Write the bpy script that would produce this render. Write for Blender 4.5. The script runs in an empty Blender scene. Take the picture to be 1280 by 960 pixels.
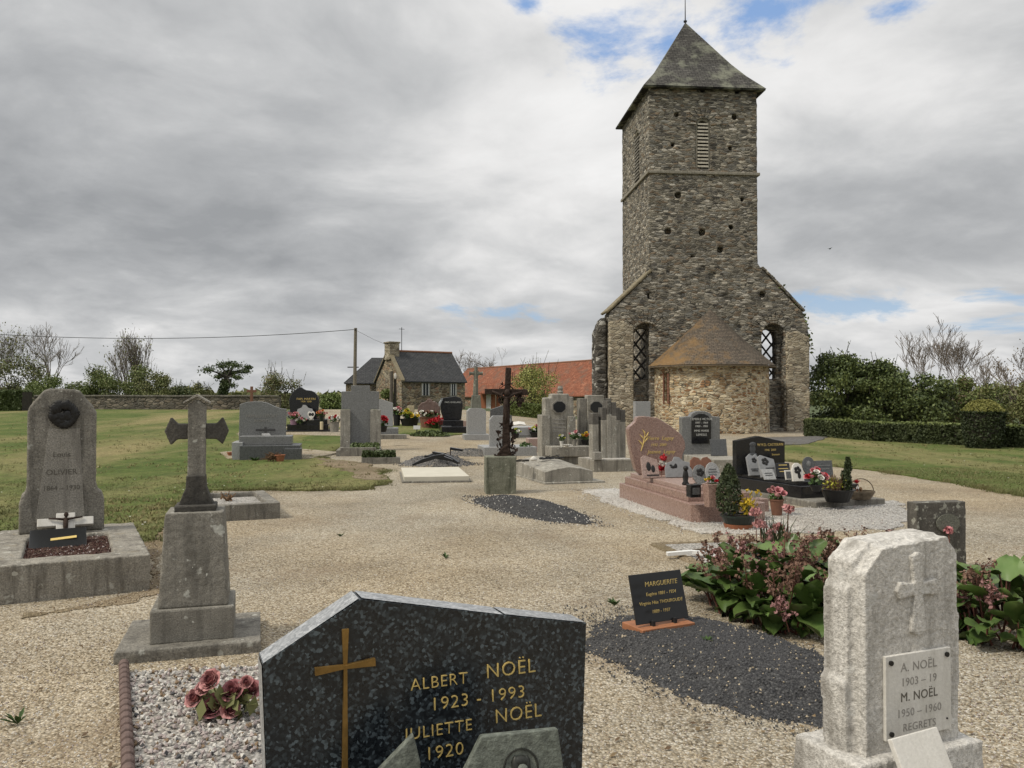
import bpy, bmesh, math, random
from mathutils import Vector, Matrix, noise, Euler, geometry
R = math.radians
random.seed(7)
C = bpy.context.scene.collection
SC = bpy.context.scene

# ------------------------------------------------------------------ camera model
F, EYE, PITCH = 1040.0, 1.65, math.atan(20 / 1040)
CP, SP = math.cos(PITCH), math.sin(PITCH)


def ray(px, py):
    x, u = (px - 640) / F, (480 - py) / F
    return Vector((x, CP - u * SP, SP + u * CP))


def at(px, py, Y):
    d = ray(px, py)
    return Vector((0, 0, EYE)) + d * (Y / d.y)


def sst(t):
    t = max(0.0, min(1.0, t))
    return t * t * (3 - 2 * t)


def hgt(x, y):
    return 0.95 * sst((y - 16) / 48) * sst((9 - x) / 14)


def on(px, py, z):
    d = ray(px, py)
    k = (z - EYE) / d.z
    return Vector((0, 0, EYE)) + d * k


def gp(px, py):
    d = ray(px, py)
    p0 = Vector((0, 0, EYE))
    t = 1.0
    while t < 400:
        p = p0 + d * t
        if p.z <= hgt(p.x, p.y):
            lo, hi = t - max(.05, .01 * t), t
            for _ in range(24):
                m = (lo + hi) / 2
                q = p0 + d * m
                if q.z <= hgt(q.x, q.y):
                    hi = m
                else:
                    lo = m
            q = p0 + d * hi
            return Vector((q.x, q.y, hgt(q.x, q.y)))
        t += max(.05, .01 * t)
    return p0 + d * 400


# ------------------------------------------------------------------ mesh builder
class B:
    def __init__(s):
        s.v, s.f, s.m, s.uv = [], [], [], {}

    def add(s, vs, fs, mi=0):
        o = len(s.v)
        s.v += [tuple(v) for v in vs]
        for f in fs:
            s.f.append(tuple(i + o for i in f))
            s.m.append(mi)
        return s

    def box(s, a, b, mi=0, taper=1.0):
        x0, y0, z0 = a
        x1, y1, z1 = b
        cx, cy = (x0 + x1) / 2, (y0 + y1) / 2
        t = lambda x, y: (cx + (x - cx) * taper, cy + (y - cy) * taper)
        vs = [(x0, y0, z0), (x1, y0, z0), (x1, y1, z0), (x0, y1, z0)]
        vs += [(*t(x0, y0), z1), (*t(x1, y0), z1), (*t(x1, y1), z1), (*t(x0, y1), z1)]
        return s.add(vs, [(3, 2, 1, 0), (4, 5, 6, 7), (0, 1, 5, 4), (1, 2, 6, 5), (2, 3, 7, 6), (3, 0, 4, 7)], mi)

    def prism(s, pts, y0, y1, mi=0):
        n = len(pts)
        vs = [(x, y0, z) for x, z in pts] + [(x, y1, z) for x, z in pts]
        fs = [tuple(range(n)), tuple(range(2 * n - 1, n - 1, -1))]
        fs += [(i, i + n, (i + 1) % n + n, (i + 1) % n) for i in range(n)]
        return s.add(vs, fs, mi)

    def slab(s, pts, z0, z1, mi=0):
        n = len(pts)
        vs = [(x, y, z0) for x, y in pts] + [(x, y, z1) for x, y in pts]
        fs = [tuple(range(n - 1, -1, -1)), tuple(range(n, 2 * n))]
        fs += [(i, (i + 1) % n, (i + 1) % n + n, i + n) for i in range(n)]
        return s.add(vs, fs, mi)

    def lathe(s, prof, n=16, c=(0, 0, 0), sx=1, sy=1, mi=0, cap=True):
        vs, fs = [], []
        for r, z in prof:
            for k in range(n):
                a = 2 * math.pi * k / n
                vs.append((c[0] + r * sx * math.cos(a), c[1] + r * sy * math.sin(a), c[2] + z))
        for i in range(len(prof) - 1):
            for k in range(n):
                fs.append((i * n + k, i * n + (k + 1) % n, (i + 1) * n + (k + 1) % n, (i + 1) * n + k))
        if cap:
            fs.append(tuple(range(n - 1, -1, -1)))
            fs.append(tuple((len(prof) - 1) * n + k for k in range(n)))
        return s.add(vs, fs, mi)

    def tube(s, pts, rad, n=6, mi=0, cap=True):
        pts = [Vector(p) for p in pts]
        if not isinstance(rad, (list, tuple)):
            rad = [rad] * len(pts)
        vs, fs = [], []
        for i, p in enumerate(pts):
            d = pts[min(i + 1, len(pts) - 1)] - pts[max(i - 1, 0)]
            d = d.normalized() if d.length > 1e-9 else Vector((0, 0, 1))
            a = d.cross(Vector((0, 0, 1)) if abs(d.z) < .9 else Vector((1, 0, 0))).normalized()
            b = d.cross(a)
            for k in range(n):
                t = 2 * math.pi * k / n
                vs.append(p + (a * math.cos(t) + b * math.sin(t)) * rad[i])
        for i in range(len(pts) - 1):
            for k in range(n):
                fs.append((i * n + k, i * n + (k + 1) % n, (i + 1) * n + (k + 1) % n, (i + 1) * n + k))
        if cap:
            fs.append(tuple(range(n - 1, -1, -1)))
            fs.append(tuple((len(pts) - 1) * n + k for k in range(n)))
        return s.add(vs, fs, mi)

    def quad(s, a, b, c, d, mi=0, uv=None):
        s.add([a, b, c, d], [(0, 1, 2, 3)], mi)
        if uv:
            s.uv[len(s.f) - 1] = uv
        return s

    def poly(s, pts, mi=0, uv=None):
        s.add(pts, [tuple(range(len(pts)))], mi)
        if uv:
            s.uv[len(s.f) - 1] = uv
        return s

    def leaf(s, p, size, mi=0, asp=1.6, up=None):
        d = Vector((random.gauss(0, 1), random.gauss(0, 1), random.gauss(0, .8)))
        if up is not None:
            d = d * .6 + up
        d.normalize()
        a = d.cross(Vector((random.gauss(0, 1), random.gauss(0, 1), random.gauss(0, 1)))).normalized()
        b = d.cross(a)
        l, w = size * asp * .5, size * .5
        p = Vector(p)
        return s.add([p - a * l, p + b * w, p + a * l, p - b * w], [(0, 1, 2, 3)], mi)

    def ball(s, c, r, mi=0, n=8, m=6, sq=(1, 1, 1), nz=0.0):
        vs, fs = [], []
        for i in range(m + 1):
            th = math.pi * i / m
            for k in range(n):
                a = 2 * math.pi * k / n
                d = Vector((math.sin(th) * math.cos(a) * sq[0], math.sin(th) * math.sin(a) * sq[1], math.cos(th) * sq[2]))
                rr = r * (1 + (nz * noise.noise(d * 2.3 + Vector(c) * 5) if nz else 0))
                vs.append(Vector(c) + d * rr)
        for i in range(m):
            for k in range(n):
                fs.append((i * n + k, (i + 1) * n + k, (i + 1) * n + (k + 1) % n, i * n + (k + 1) % n))
        return s.add(vs, fs, mi)

    def chip(s, p, r, mi=0):
        # a small irregular pebble: squashed random octahedron
        q = Euler((random.uniform(0, 6), random.uniform(0, 6), random.uniform(0, 6))).to_matrix()
        e = [Vector(v) * r * random.uniform(.7, 1.2) for v in ((1, 0, 0), (0, 1, 0), (-1, 0, 0), (0, -1, 0), (0, 0, .7), (0, 0, -.7))]
        p = Vector(p)
        return s.add([p + q @ x for x in e], [(0, 1, 4), (1, 2, 4), (2, 3, 4), (3, 0, 4), (1, 0, 5), (2, 1, 5), (3, 2, 5), (0, 3, 5)], mi)

    def xf(s, M, i0=0):
        for i in range(i0, len(s.v)):
            s.v[i] = tuple(M @ Vector(s.v[i]))
        return s

    def build(s, name, mat, parent=None, bevel=0, smooth=False, loc=None, rot=None, voxel=0, amp=0, nsc=8, fix=True, seg=2):
        me = bpy.data.meshes.new(name)
        me.from_pydata(s.v, [], s.f)
        mats = mat if isinstance(mat, (list, tuple)) else [mat]
        for m in mats:
            me.materials.append(m)
        if len(mats) > 1:
            me.polygons.foreach_set('material_index', s.m)
        if s.uv:
            ul = me.uv_layers.new(name='UVMap')
            for fi, uvs in s.uv.items():
                p = me.polygons[fi]
                for li, uv in zip(p.loop_indices, uvs):
                    ul.data[li].uv = uv
        if fix:
            bm = bmesh.new()
            bm.from_mesh(me)
            bmesh.ops.recalc_face_normals(bm, faces=bm.faces)
            bm.to_mesh(me)
            bm.free()
        o = bpy.data.objects.new(name, me)
        C.objects.link(o)
        if voxel:
            md = o.modifiers.new('r', 'REMESH')
            md.mode, md.voxel_size = 'VOXEL', voxel
            bake(o)
            me = o.data
            roughen(me, amp, nsc)
            smooth = True
        if smooth:
            me.polygons.foreach_set('use_smooth', [True] * len(me.polygons))
        if bevel:
            md = o.modifiers.new('bev', 'BEVEL')
            md.width, md.segments, md.limit_method, md.angle_limit = bevel, seg, 'ANGLE', R(28)
            md.harden_normals = False
        if parent:
            o.parent = parent
        if loc is not None:
            o.location = loc
        if rot is not None:
            o.rotation_euler = rot
        return o


def bake(o):
    dg = bpy.context.evaluated_depsgraph_get()
    dg.update()
    me = bpy.data.meshes.new_from_object(o.evaluated_get(dg))
    o.modifiers.clear()
    old = o.data
    o.data = me
    bpy.data.meshes.remove(old)


def roughen(me, amp, sc):
    if not amp:
        return
    n = len(me.vertices)
    co, no = [0.0] * (3 * n), [0.0] * (3 * n)
    me.vertices.foreach_get('co', co)
    me.vertex_normals.foreach_get('vector', no)
    for i in range(0, 3 * n, 3):
        c = Vector(co[i:i + 3])
        k = amp * (noise.noise(c * sc) * .6 + noise.noise(c * (sc * 2.7)) * .4)
        co[i] += no[i] * k
        co[i + 1] += no[i + 1] * k
        co[i + 2] += no[i + 2] * k
    me.vertices.foreach_set('co', co)
    me.update()


def tag(o, label, cat, group=None):
    o['label'], o['category'] = label, cat
    if group:
        o['group'] = group
    return o


def kind(o, k):
    o['kind'] = k
    return o


def thing(name, label, cat, loc=(0, 0, 0), yaw=0, group=None):
    o = bpy.data.objects.new(name, None)
    o.empty_display_size = .2
    C.objects.link(o)
    o.location = loc
    o.rotation_euler = (0, 0, R(yaw))
    return tag(o, label, cat, group)


def copy_tree(o, parent=None):
    c = o.copy()
    C.objects.link(c)
    if parent:
        c.parent = parent
    for ch in list(o.children):
        copy_tree(ch, c)
    return c


def text(s, size, mat, parent, loc, rot=(R(90), 0, 0), name='inscription', align='CENTER', ext=.0015, sx=1.0, space=1.0, shear=0, off=0):
    cu = bpy.data.curves.new(name, 'FONT')
    cu.body, cu.size, cu.align_x, cu.extrude, cu.space_character, cu.shear = s, size, align, ext, space, shear
    cu.resolution_u = 3
    cu.offset = off
    o = bpy.data.objects.new(name, cu)
    C.objects.link(o)
    dg = bpy.context.evaluated_depsgraph_get()
    me = bpy.data.meshes.new_from_object(o.evaluated_get(dg))
    bpy.data.objects.remove(o)
    bpy.data.curves.remove(cu)
    me.materials.clear()
    me.materials.append(mat)
    o = bpy.data.objects.new(name, me)
    C.objects.link(o)
    o.parent = parent
    o.location, o.rotation_euler, o.scale = loc, rot, (sx, 1, 1)
    return o


# ------------------------------------------------------------------ materials
class G:
    def __init__(s, name):
        s.mat = bpy.data.materials.new(name)
        s.mat.use_nodes = True
        s.nt = s.mat.node_tree
        s.b = s.nt.nodes['Principled BSDF']

    def n(s, t, _p=None, **inp):
        nd = s.nt.nodes.new(t)
        for k, v in (_p or {}).items():
            setattr(nd, k, v)
        for k, v in inp.items():
            k2 = int(k[1:]) if k[0] == '_' else k
            s.set(nd.inputs[k2], v)
        return nd

    def set(s, sock, v):
        if isinstance(v, bpy.types.NodeSocket):
            s.nt.links.new(v, sock)
        else:
            if isinstance(v, (tuple, list)) and len(v) == 3 and sock.type == 'RGBA':
                v = (*v, 1)
            sock.default_value = v

    def co(s, kind='Object', scale=(1, 1, 1), loc=(0, 0, 0)):
        t = s.n('ShaderNodeTexCoord')
        m = s.n('ShaderNodeMapping', None, Vector=t.outputs[kind], Scale=scale, Location=loc)
        return m.outputs[0]

    def noise(s, vec, sc, det=4, rough=.55, dist=0):
        return s.n('ShaderNodeTexNoise', None, Vector=vec, Scale=sc, Detail=det, Roughness=rough, Distortion=dist).outputs[0]

    def vor(s, vec, sc, feat='F1', rnd=1.0):
        return s.n('ShaderNodeTexVoronoi', {'feature': feat}, Vector=vec, Scale=sc, Randomness=rnd)

    def ramp(s, fac, stops, mode='LINEAR'):
        r = s.n('ShaderNodeValToRGB', None, Fac=fac)
        cr = r.color_ramp
        cr.interpolation = mode
        while len(cr.elements) < len(stops):
            cr.elements.new(.5)
        for e, (p, c) in zip(cr.elements, stops):
            e.position = p
            e.color = (c, c, c, 1) if isinstance(c, (int, float)) else (*c, 1)
        return r.outputs[0]

    def mix(s, fac, a, b, mode='MIX'):
        m = s.n('ShaderNodeMix', {'data_type': 'RGBA', 'blend_type': mode})
        s.set(m.inputs[0], fac)
        s.set(m.inputs[6], a)
        s.set(m.inputs[7], b)
        return m.outputs[2]

    def math(s, op, a, b=0.0, c=None):
        m = s.n('ShaderNodeMath', {'operation': op}, _0=a, _1=b)
        if c is not None:
            s.set(m.inputs[2], c)
        return m.outputs[0]

    def warp(s, vec, sc, amt):
        nz = s.n('ShaderNodeTexNoise', None, Vector=vec, Scale=sc, Detail=2.0)
        sub = s.n('ShaderNodeVectorMath', {'operation': 'SUBTRACT'}, _0=nz.outputs[1], _1=(.5, .5, .5))
        mul = s.n('ShaderNodeVectorMath', {'operation': 'SCALE'}, _0=sub.outputs[0], Scale=amt)
        return s.n('ShaderNodeVectorMath', {'operation': 'ADD'}, _0=vec, _1=mul.outputs[0]).outputs[0]

    def out(s, col, rough=.85, h=None, bs=.3, bd=.01, metal=0, spec=.4):
        s.set(s.b.inputs['Base Color'], col)
        s.set(s.b.inputs['Roughness'], rough)
        s.set(s.b.inputs['Metallic'], metal)
        s.set(s.b.inputs['Specular IOR Level'], spec)
        if h is not None:
            bp = s.n('ShaderNodeBump', None, Strength=bs, Distance=bd, Height=h)
            s.set(s.b.inputs['Normal'], bp.outputs[0])
        return s.mat


def stone(name, c1, c2, dark=None, lich=None, sc=3.0, fine=80, rough=.85, streak=.5, lth=.62, bd=.008, spk=.75, orange=None, lsc=9):
    g = G(name)
    co = g.co()
    big = g.noise(co, sc, 5, .6)
    col = g.ramp(big, [(.3, c1), (.7, c2)])
    f = g.noise(co, fine, 3, .7)
    col = g.mix(spk, col, g.ramp(f, [(.3, .35), (.7, 1.7)]), 'MULTIPLY')
    if dark:
        st = g.noise(g.co(scale=(7, 7, .9)), 1.6, 5, .65)
        col = g.mix(g.math('MULTIPLY', g.ramp(st, [(.48, 0.0), (.66, 1.0)]), streak), col, dark)
    if lich:
        l = g.noise(co, lsc, 4, .6)
        col = g.mix(g.ramp(l, [(lth, 0.0), (lth + .05, .8)]), col, lich)
        v = g.vor(g.warp(co, 30, .03), 13)
        sc_ = g.n('ShaderNodeSeparateColor', None, Color=v.outputs['Color'])
        keep = g.math('GREATER_THAN', sc_.outputs[0], .84)
        spot = g.math('LESS_THAN', v.outputs['Distance'], g.math('ADD', .03, g.math('MULTIPLY', g.math('POWER', sc_.outputs[1], 2.0), .3)))
        col = g.mix(g.math('MULTIPLY', g.math('MULTIPLY', keep, spot), .75), col, tuple(min(.75, x * 1.25) for x in lich))
    if orange:
        l = g.noise(g.co(loc=(3, 5, 1)), 6, 5, .6)
        col = g.mix(g.ramp(l, [(.6, 0.0), (.7, .8)]), col, orange)
    pit = g.noise(g.co(loc=(5, 1, 8)), 36, 4, .7)
    col = g.mix(g.ramp(pit, [(.60, 0.0), (.68, .55 * min(1, spk * 1.2))]), col, dark or tuple(x * .4 for x in c1))
    h = g.math('ADD', f, g.math('MULTIPLY', g.noise(co, 22, 5, .6), 1.6))
    h = g.math('SUBTRACT', h, g.math('MULTIPLY', pit, .8))
    return g.out(col, rough, h, .6, bd)


def granite(name, c1, c2, c3, sc=160, rough=.12, c4=None):
    g = G(name)
    co = g.co()
    v = g.vor(co, sc)
    ch = g.n('ShaderNodeSeparateColor', None, Color=v.outputs['Color']).outputs[0]
    col = g.ramp(ch, [(0, c1), (.55, c2), (.8, c3), (1, c4 or c3)])
    col = g.mix(.4, col, g.ramp(g.noise(co, sc * .25, 3), [(.3, .4), (.7, 1.5)]), 'MULTIPLY')
    rg = g.ramp(g.noise(co, 12, 4), [(.35, rough), (.7, rough + .16)])
    return g.out(col, rg, None, spec=.5)


def flat(name, c, rough=.6, metal=0, var=.3, sc=30, bd=.0, spec=.4, c2=None):
    g = G(name)
    co = g.co()
    nz = g.noise(co, sc, 4, .6)
    c2 = c2 or tuple(x * (1 - var) for x in c)
    col = g.ramp(nz, [(.3, c2), (.7, c)])
    return g.out(col, rough, nz if bd else None, .4, bd, metal, spec)


def masonry(name, cols, mortar, sx=3.2, sz=6.6, warp=.12, mw=.045, stain=(.05, .045, .04), stain_amt=.55, bd=.05):
    g = G(name)
    co = g.co()
    w = g.warp(co, 2.2, warp)
    m = g.n('ShaderNodeMapping', None, Vector=w, Scale=(sx, sx, sz)).outputs[0]
    v = g.vor(m, 1.0)
    e = g.vor(m, 1.0, 'DISTANCE_TO_EDGE').outputs['Distance']
    sep = g.n('ShaderNodeSeparateColor', None, Color=v.outputs['Color'])
    n = len(cols)
    col = g.ramp(sep.outputs[0], [(i / n, c) for i, c in enumerate(cols)], 'CONSTANT')
    col = g.mix(.65, col, g.ramp(sep.outputs[1], [(0, .5), (1, 1.5)]), 'MULTIPLY')
    col = g.mix(.6, col, g.ramp(g.noise(co, 14, 5, .7), [(.25, .35), (.75, 1.6)]), 'MULTIPLY')
    me = g.ramp(g.math('ADD', e, g.math('MULTIPLY', g.math('SUBTRACT', g.noise(co, 12, 3), .5), .1)), [(mw, 1.0), (mw + .05, 0.0)])
    col = g.mix(me, col, mortar)
    # deep joints here and there
    deep = g.math('MULTIPLY', me, g.ramp(g.noise(co, 3.1, 3), [(.5, 0.0), (.62, .85)]))
    col = g.mix(deep, col, (.03, .027, .023))
    st = g.noise(g.co(scale=(1, 1, .35)), .8, 6, .65)
    col = g.mix(g.math('MULTIPLY', g.ramp(st, [(.45, 0.0), (.72, 1.0)]), stain_amt), col, stain)
    pale = g.noise(g.co(loc=(7, 3, 2)), 2.6, 6, .7)
    col = g.mix(g.ramp(pale, [(.62, 0.0), (.72, .45)]), col, (.42, .41, .36))
    h = g.math('ADD', g.ramp(e, [(0, 0.0), (.16, 1.0)]), g.math('MULTIPLY', g.noise(co, 18, 4), .5))
    return g.out(col, .95, h, .9, bd, spec=.2)


def gravel(name, cols, sc=75, big=.35, dirt=(.2, .15, .1), bd=.012, dirt_lo=.58):
    g = G(name)
    co = g.co()
    v = g.vor(co, sc)
    sep = g.n('ShaderNodeSeparateColor', None, Color=v.outputs['Color'])
    n = len(cols)
    col = g.ramp(sep.outputs[0], [(i / max(1, n - 1), c) for i, c in enumerate(cols)])
    col = g.mix(.7, col, g.ramp(v.outputs['Distance'], [(.1, 1.15), (.75, .35)]), 'MULTIPLY')
    b = g.noise(co, .55, 6, .62)
    hue = g.noise(g.co(loc=(20, 3, 0), scale=(1, .55, 1)), .3, 5, .65)
    col = g.mix(g.ramp(hue, [(.38, 0.0), (.66, big * .9)]), col, dirt, 'MULTIPLY') if big < 0 else g.mix(g.ramp(hue, [(.4, 0.0), (.64, min(1, big * 1.3))]), col, g.mix(1.0, col, (1.0, .91, .78), 'MULTIPLY'))
    col = g.mix(big, col, g.ramp(b, [(.3, .62), (.7, 1.35)]), 'MULTIPLY')
    d = g.noise(g.co(loc=(11, 4, 0)), .8, 7, .68)
    col = g.mix(g.ramp(d, [(dirt_lo, 0.0), (dirt_lo + .16, .6)]), col, dirt)
    h = g.math('SUBTRACT', 1.0, v.outputs['Distance'])
    h = g.math('ADD', h, g.math('MULTIPLY', g.noise(g.co(loc=(8, 8, 0)), 3.2, 4, .55), 3.0))
    return g.out(col, .95, h, 1.0, bd, spec=.15)
# ------------------------------------------------------------------ material library
m_gravel = gravel('pea_gravel', [(.165, .132, .09), (.375, .325, .24), (.51, .455, .355), (.62, .575, .485), (.295, .243, .168), (.455, .405, .315)], 62, .6, dirt_lo=.55)
m_gravel_white = gravel('white_gravel', [(.38, .36, .33), (.6, .58, .54), (.74, .72, .69), (.5, .47, .43)], 55, .35, (.38, .32, .23), dirt_lo=.56)
m_gravel_dark = gravel('slate_gravel', [(.04, .041, .043), (.08, .081, .084), (.058, .058, .061), (.13, .13, .13), (.045, .046, .05)], 70, .35, (.03, .027, .025), dirt_lo=.62)
m_gravel_mid = gravel('grey_gravel', [(.06, .06, .06), (.16, .155, .15), (.3, .29, .28), (.1, .1, .1)], 60, .4, (.09, .08, .07))
m_gravel_brown = gravel('brown_earthy_gravel', [(.14, .105, .066), (.27, .215, .145), (.36, .295, .205), (.2, .155, .1), (.44, .375, .275)], 62, .5, (.13, .11, .06), dirt_lo=.5)
m_gravel_mid2 = gravel('silvery_gravel', [(.2, .19, .175), (.42, .41, .39), (.6, .58, .55), (.3, .285, .26)], 50, .4, (.2, .16, .12))
m_gravel_red = gravel('red_chippings', [(.035, .02, .016), (.09, .045, .036), (.06, .032, .026), (.17, .12, .1), (.045, .026, .02)], 50, .35, (.03, .018, .014))
m_chip_w = flat('pale_pebble', (.60, .575, .53), .9, var=.25)
m_chip_b = flat('beige_pebble', (.50, .42, .30), .9, var=.35)
m_chip_g = flat('brown_pebble', (.27, .19, .12), .9, var=.4)
m_chip_d = flat('dark_pebble', (.085, .085, .088), .9, var=.4)
m_chip_p = flat('pinkish_pebble', (.42, .36, .34), .9, var=.35)


def lawn_mat():
    g = G('mown_grass')
    co = g.co()
    a = g.noise(co, .5, 6, .65)
    b = g.noise(g.co(scale=(1, .22, 1), loc=(5, 0, 0)), .32, 5, .6)
    f = g.noise(co, 34, 4, .75)
    col = g.ramp(a, [(.3, (.052, .082, .018)), (.5, (.09, .118, .03)), (.72, (.16, .158, .06))])
    col = g.mix(g.ramp(b, [(.46, 0.0), (.66, .85)]), col, (.25, .205, .10))
    t = g.noise(g.co(loc=(2, 9, 0)), 1.7, 6, .7)
    col = g.mix(g.ramp(t, [(.58, 0.0), (.7, .7)]), col, (.15, .115, .05))
    col = g.mix(.85, col, g.ramp(f, [(.25, .2), (.75, 1.8)]), 'MULTIPLY')
    col = g.mix(.6, col, g.ramp(g.noise(g.co(loc=(1, 1, 0)), 7, 5, .75), [(.3, .35), (.7, 1.6)]), 'MULTIPLY')
    h = g.math('ADD', f, g.noise(co, 6, 4))
    return g.out(col, .95, h, .7, .03, spec=.15)


m_lawn = lawn_mat()
m_field = flat('far_meadow', (.07, .095, .03), .95, var=.4, sc=.3)
m_blade = flat('grass_blade', (.115, .14, .045), .8, var=.55, sc=1.2, c2=(.15, .13, .055))
m_weed = flat('weed_leaf', (.05, .1, .02), .7, var=.4)
m_earth = flat('bare_earth', (.16, .12, .075), .95, var=.5, sc=6, bd=.01)

m_tower = masonry('tower_rubble', [(.265, .24, .192), (.15, .139, .115), (.35, .318, .26), (.205, .158, .112), (.195, .188, .168), (.41, .38, .325), (.09, .084, .075)], (.26, .238, .195), 3.1, 10.2, .15, .04, (.055, .048, .04), .36)
m_apse = masonry('apse_rubble', [(.40, .30, .18), (.54, .44, .285), (.27, .155, .08), (.48, .39, .255), (.34, .23, .125), (.60, .52, .37)], (.60, .52, .385), 3.4, 9.4, .09, .06, (.12, .1, .075), .3)
m_pier = masonry('pier_stone', [(.40, .345, .25), (.31, .26, .185), (.46, .405, .31), (.26, .215, .155), (.38, .33, .24)], (.42, .375, .29), 3.0, 8.0, .08, .045, (.1, .09, .075), .4)
m_house = masonry('cottage_rubble', [(.26, .20, .13), (.2, .15, .1), (.33, .27, .18), (.15, .125, .1), (.28, .18, .12), (.24, .21, .16)], (.31, .27, .2), 2.4, 4.4, .14, .05, (.09, .07, .05), .45)
m_yardwall = masonry('yard_wall_rubble', [(.17, .15, .12), (.11, .1, .082), (.22, .19, .15), (.15, .125, .095)], (.13, .12, .1), 2.3, 5.5, .15, .05, (.04, .036, .03), .6)
m_buttress_black = masonry('blackened_rubble', [(.08, .074, .066), (.13, .12, .105), (.045, .042, .038), (.34, .33, .3), (.1, .09, .075)], (.12, .11, .095), 2.6, 6, .15, .05, (.025, .023, .02), .6)
m_dressed = stone('dressed_stone', (.2, .185, .15), (.29, .265, .215), (.08, .075, .06), (.35, .34, .27), bd=.01)
m_louvre = stone('louvre_slat_stone', (.42, .39, .32), (.54, .5, .42), (.24, .21, .17), spk=.3)
m_void = flat('painted_deep_shade', (.02, .019, .018), .95, var=.3)
m_iron = flat('black_iron', (.02, .02, .021), .6, var=.3)
m_rust = flat('rusted_iron', (.042, .025, .017), .9, var=.55, sc=40, bd=.004)
m_bars = flat('lattice_iron', (.05, .047, .043), .8, var=.4)


def slate(name, c1, c2, lich, lth, rw=.28, rh=.13, moss=None, uvco=True, bias=None):
    g = G(name)
    uv = g.n('ShaderNodeTexCoord').outputs['UV' if uvco else 'Object']
    br = g.n('ShaderNodeTexBrick', {'offset': .5}, Vector=uv, Color1=(*c1, 1), Color2=(*c2, 1), Mortar=tuple(x * .22 for x in c1) + (1,), Scale=1.0)
    br.inputs['Mortar Size'].default_value = .012
    br.inputs['Brick Width'].default_value = rw
    br.inputs['Row Height'].default_value = rh
    br.inputs['Bias'].default_value = -.1
    col = br.outputs[0]
    co = g.co()
    col = g.mix(.7, col, g.ramp(g.noise(co, 7, 5, .7), [(.25, .4), (.75, 1.6)]), 'MULTIPLY')
    col = g.mix(g.ramp(g.noise(co, .9, 6, .65), [(lth, 0.0), (lth + .14, .85)]), col, lich)
    if bias:
        ox = g.n('ShaderNodeSeparateXYZ', None, Vector=g.n('ShaderNodeTexCoord').outputs['Object']).outputs[0]
        lf = g.math('ADD', g.noise(g.co(loc=(1, 2, 3)), 1.3, 6, .7), g.math('MULTIPLY', g.math('SUBTRACT', bias, ox), .085))
        col = g.mix(g.ramp(lf, [(.50, 0.0), (.72, .75)]), col, lich)
    if moss:
        col = g.mix(g.ramp(g.noise(g.co(loc=(3, 8, 4)), 1.4, 7, .72), [(.56, 0.0), (.66, .8)]), col, moss)
    # slates lap: height rises along each course
    sepv = g.n('ShaderNodeSeparateXYZ', None, Vector=uv).outputs[1]
    saw = g.math('SUBTRACT', 1.0, g.math('FRACT', g.math('DIVIDE', sepv, rh)))
    h = g.math('ADD', saw, g.math('MULTIPLY', br.outputs[1], -.6))
    return g.out(col, .85, h, .7, .02, spec=.25)


m_slate_tower = slate('tower_slates', (.06, .057, .052), (.11, .104, .094), (.21, .215, .165), .49, .3, .16, (.028, .027, .025))
m_slate_apse = slate('apse_slates', (.10, .083, .065), (.15, .12, .092), (.25, .15, .06), .6, .26, .12, (.12, .105, .085), bias=2.6)
m_slate_house = slate('cottage_slates', (.055, .057, .06), (.08, .081, .083), (.1, .095, .08), .6, .3, .15)
m_tile = slate('red_clay_tiles', (.20, .07, .038), (.29, .11, .06), (.14, .085, .06), .5, .2, .22, (.33, .15, .09))
m_ridge = flat('ridge_tile', (.25, .12, .07), .9, var=.4)
m_ochre = stone('lichened_verge', (.17, .145, .095), (.23, .195, .125), (.09, .08, .06), orange=(.24, .16, .06))
m_glass = flat('dark_window_glass', (.03, .035, .04), .12, var=.3)
m_white = flat('white_paint', (.72, .72, .7), .6, var=.12)
m_wood = flat('weathered_wood', (.16, .125, .085), .9, var=.5, sc=14)
m_pole = flat('grey_pole_timber', (.2, .18, .14), .9, var=.4, sc=9)

m_conc = stone('grey_concrete', (.21, .195, .165), (.33, .31, .265), (.075, .07, .06), (.42, .42, .37))
m_conc_dk = stone('dark_weathered_concrete', (.135, .125, .105), (.235, .22, .188), (.06, .055, .048), (.36, .36, .32), streak=.7, lth=.66)
m_conc_pale = stone('pale_worn_concrete', (.20, .188, .162), (.285, .268, .235), (.12, .11, .095), lich=None)
m_conc_cream = stone('cream_new_concrete', (.46, .435, .36), (.53, .50, .42), spk=.12, bd=.002)
m_conc_black = stone('soot_topped_concrete', (.07, .065, .058), (.13, .12, .105), (.035, .033, .03), (.25, .25, .22), streak=.6)
m_limewhite = stone('whitewashed_stone', (.45, .43, .395), (.58, .56, .52), (.22, .205, .18), (.5, .49, .46), sc=5, fine=70, streak=.75, bd=.014, spk=.5)
m_cross = stone('lichened_granite', (.155, .145, .123), (.26, .245, .21), (.075, .07, .06), (.48, .48, .43), lth=.63, fine=120, spk=.6)
m_crossdark = stone('blackened_granite', (.04, .037, .032), (.085, .078, .066), (.022, .021, .02), (.3, .3, .27), lth=.69, orange=None, spk=.5)
m_lichdark = stone('mottled_dark_granite', (.065, .06, .052), (.12, .112, .095), (.035, .032, .028), (.34, .34, .29), lth=.56, lsc=14, spk=.5)
m_kerb = stone('kerb_concrete', (.19, .175, .145), (.28, .26, .22), (.09, .08, .066), (.4, .39, .34), streak=.8, orange=(.26, .22, .15))
m_mossy = stone('mossy_grey_plinth', (.12, .125, .09), (.2, .2, .155), (.055, .06, .04), (.3, .3, .24), streak=.8)
m_tan = stone('tan_sandstone', (.3, .26, .17), (.38, .33, .22), (.2, .17, .11))
m_greenstone = stone('green_grey_stone', (.11, .112, .09), (.17, .172, .14), (.06, .062, .05), (.3, .31, .24))

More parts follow.
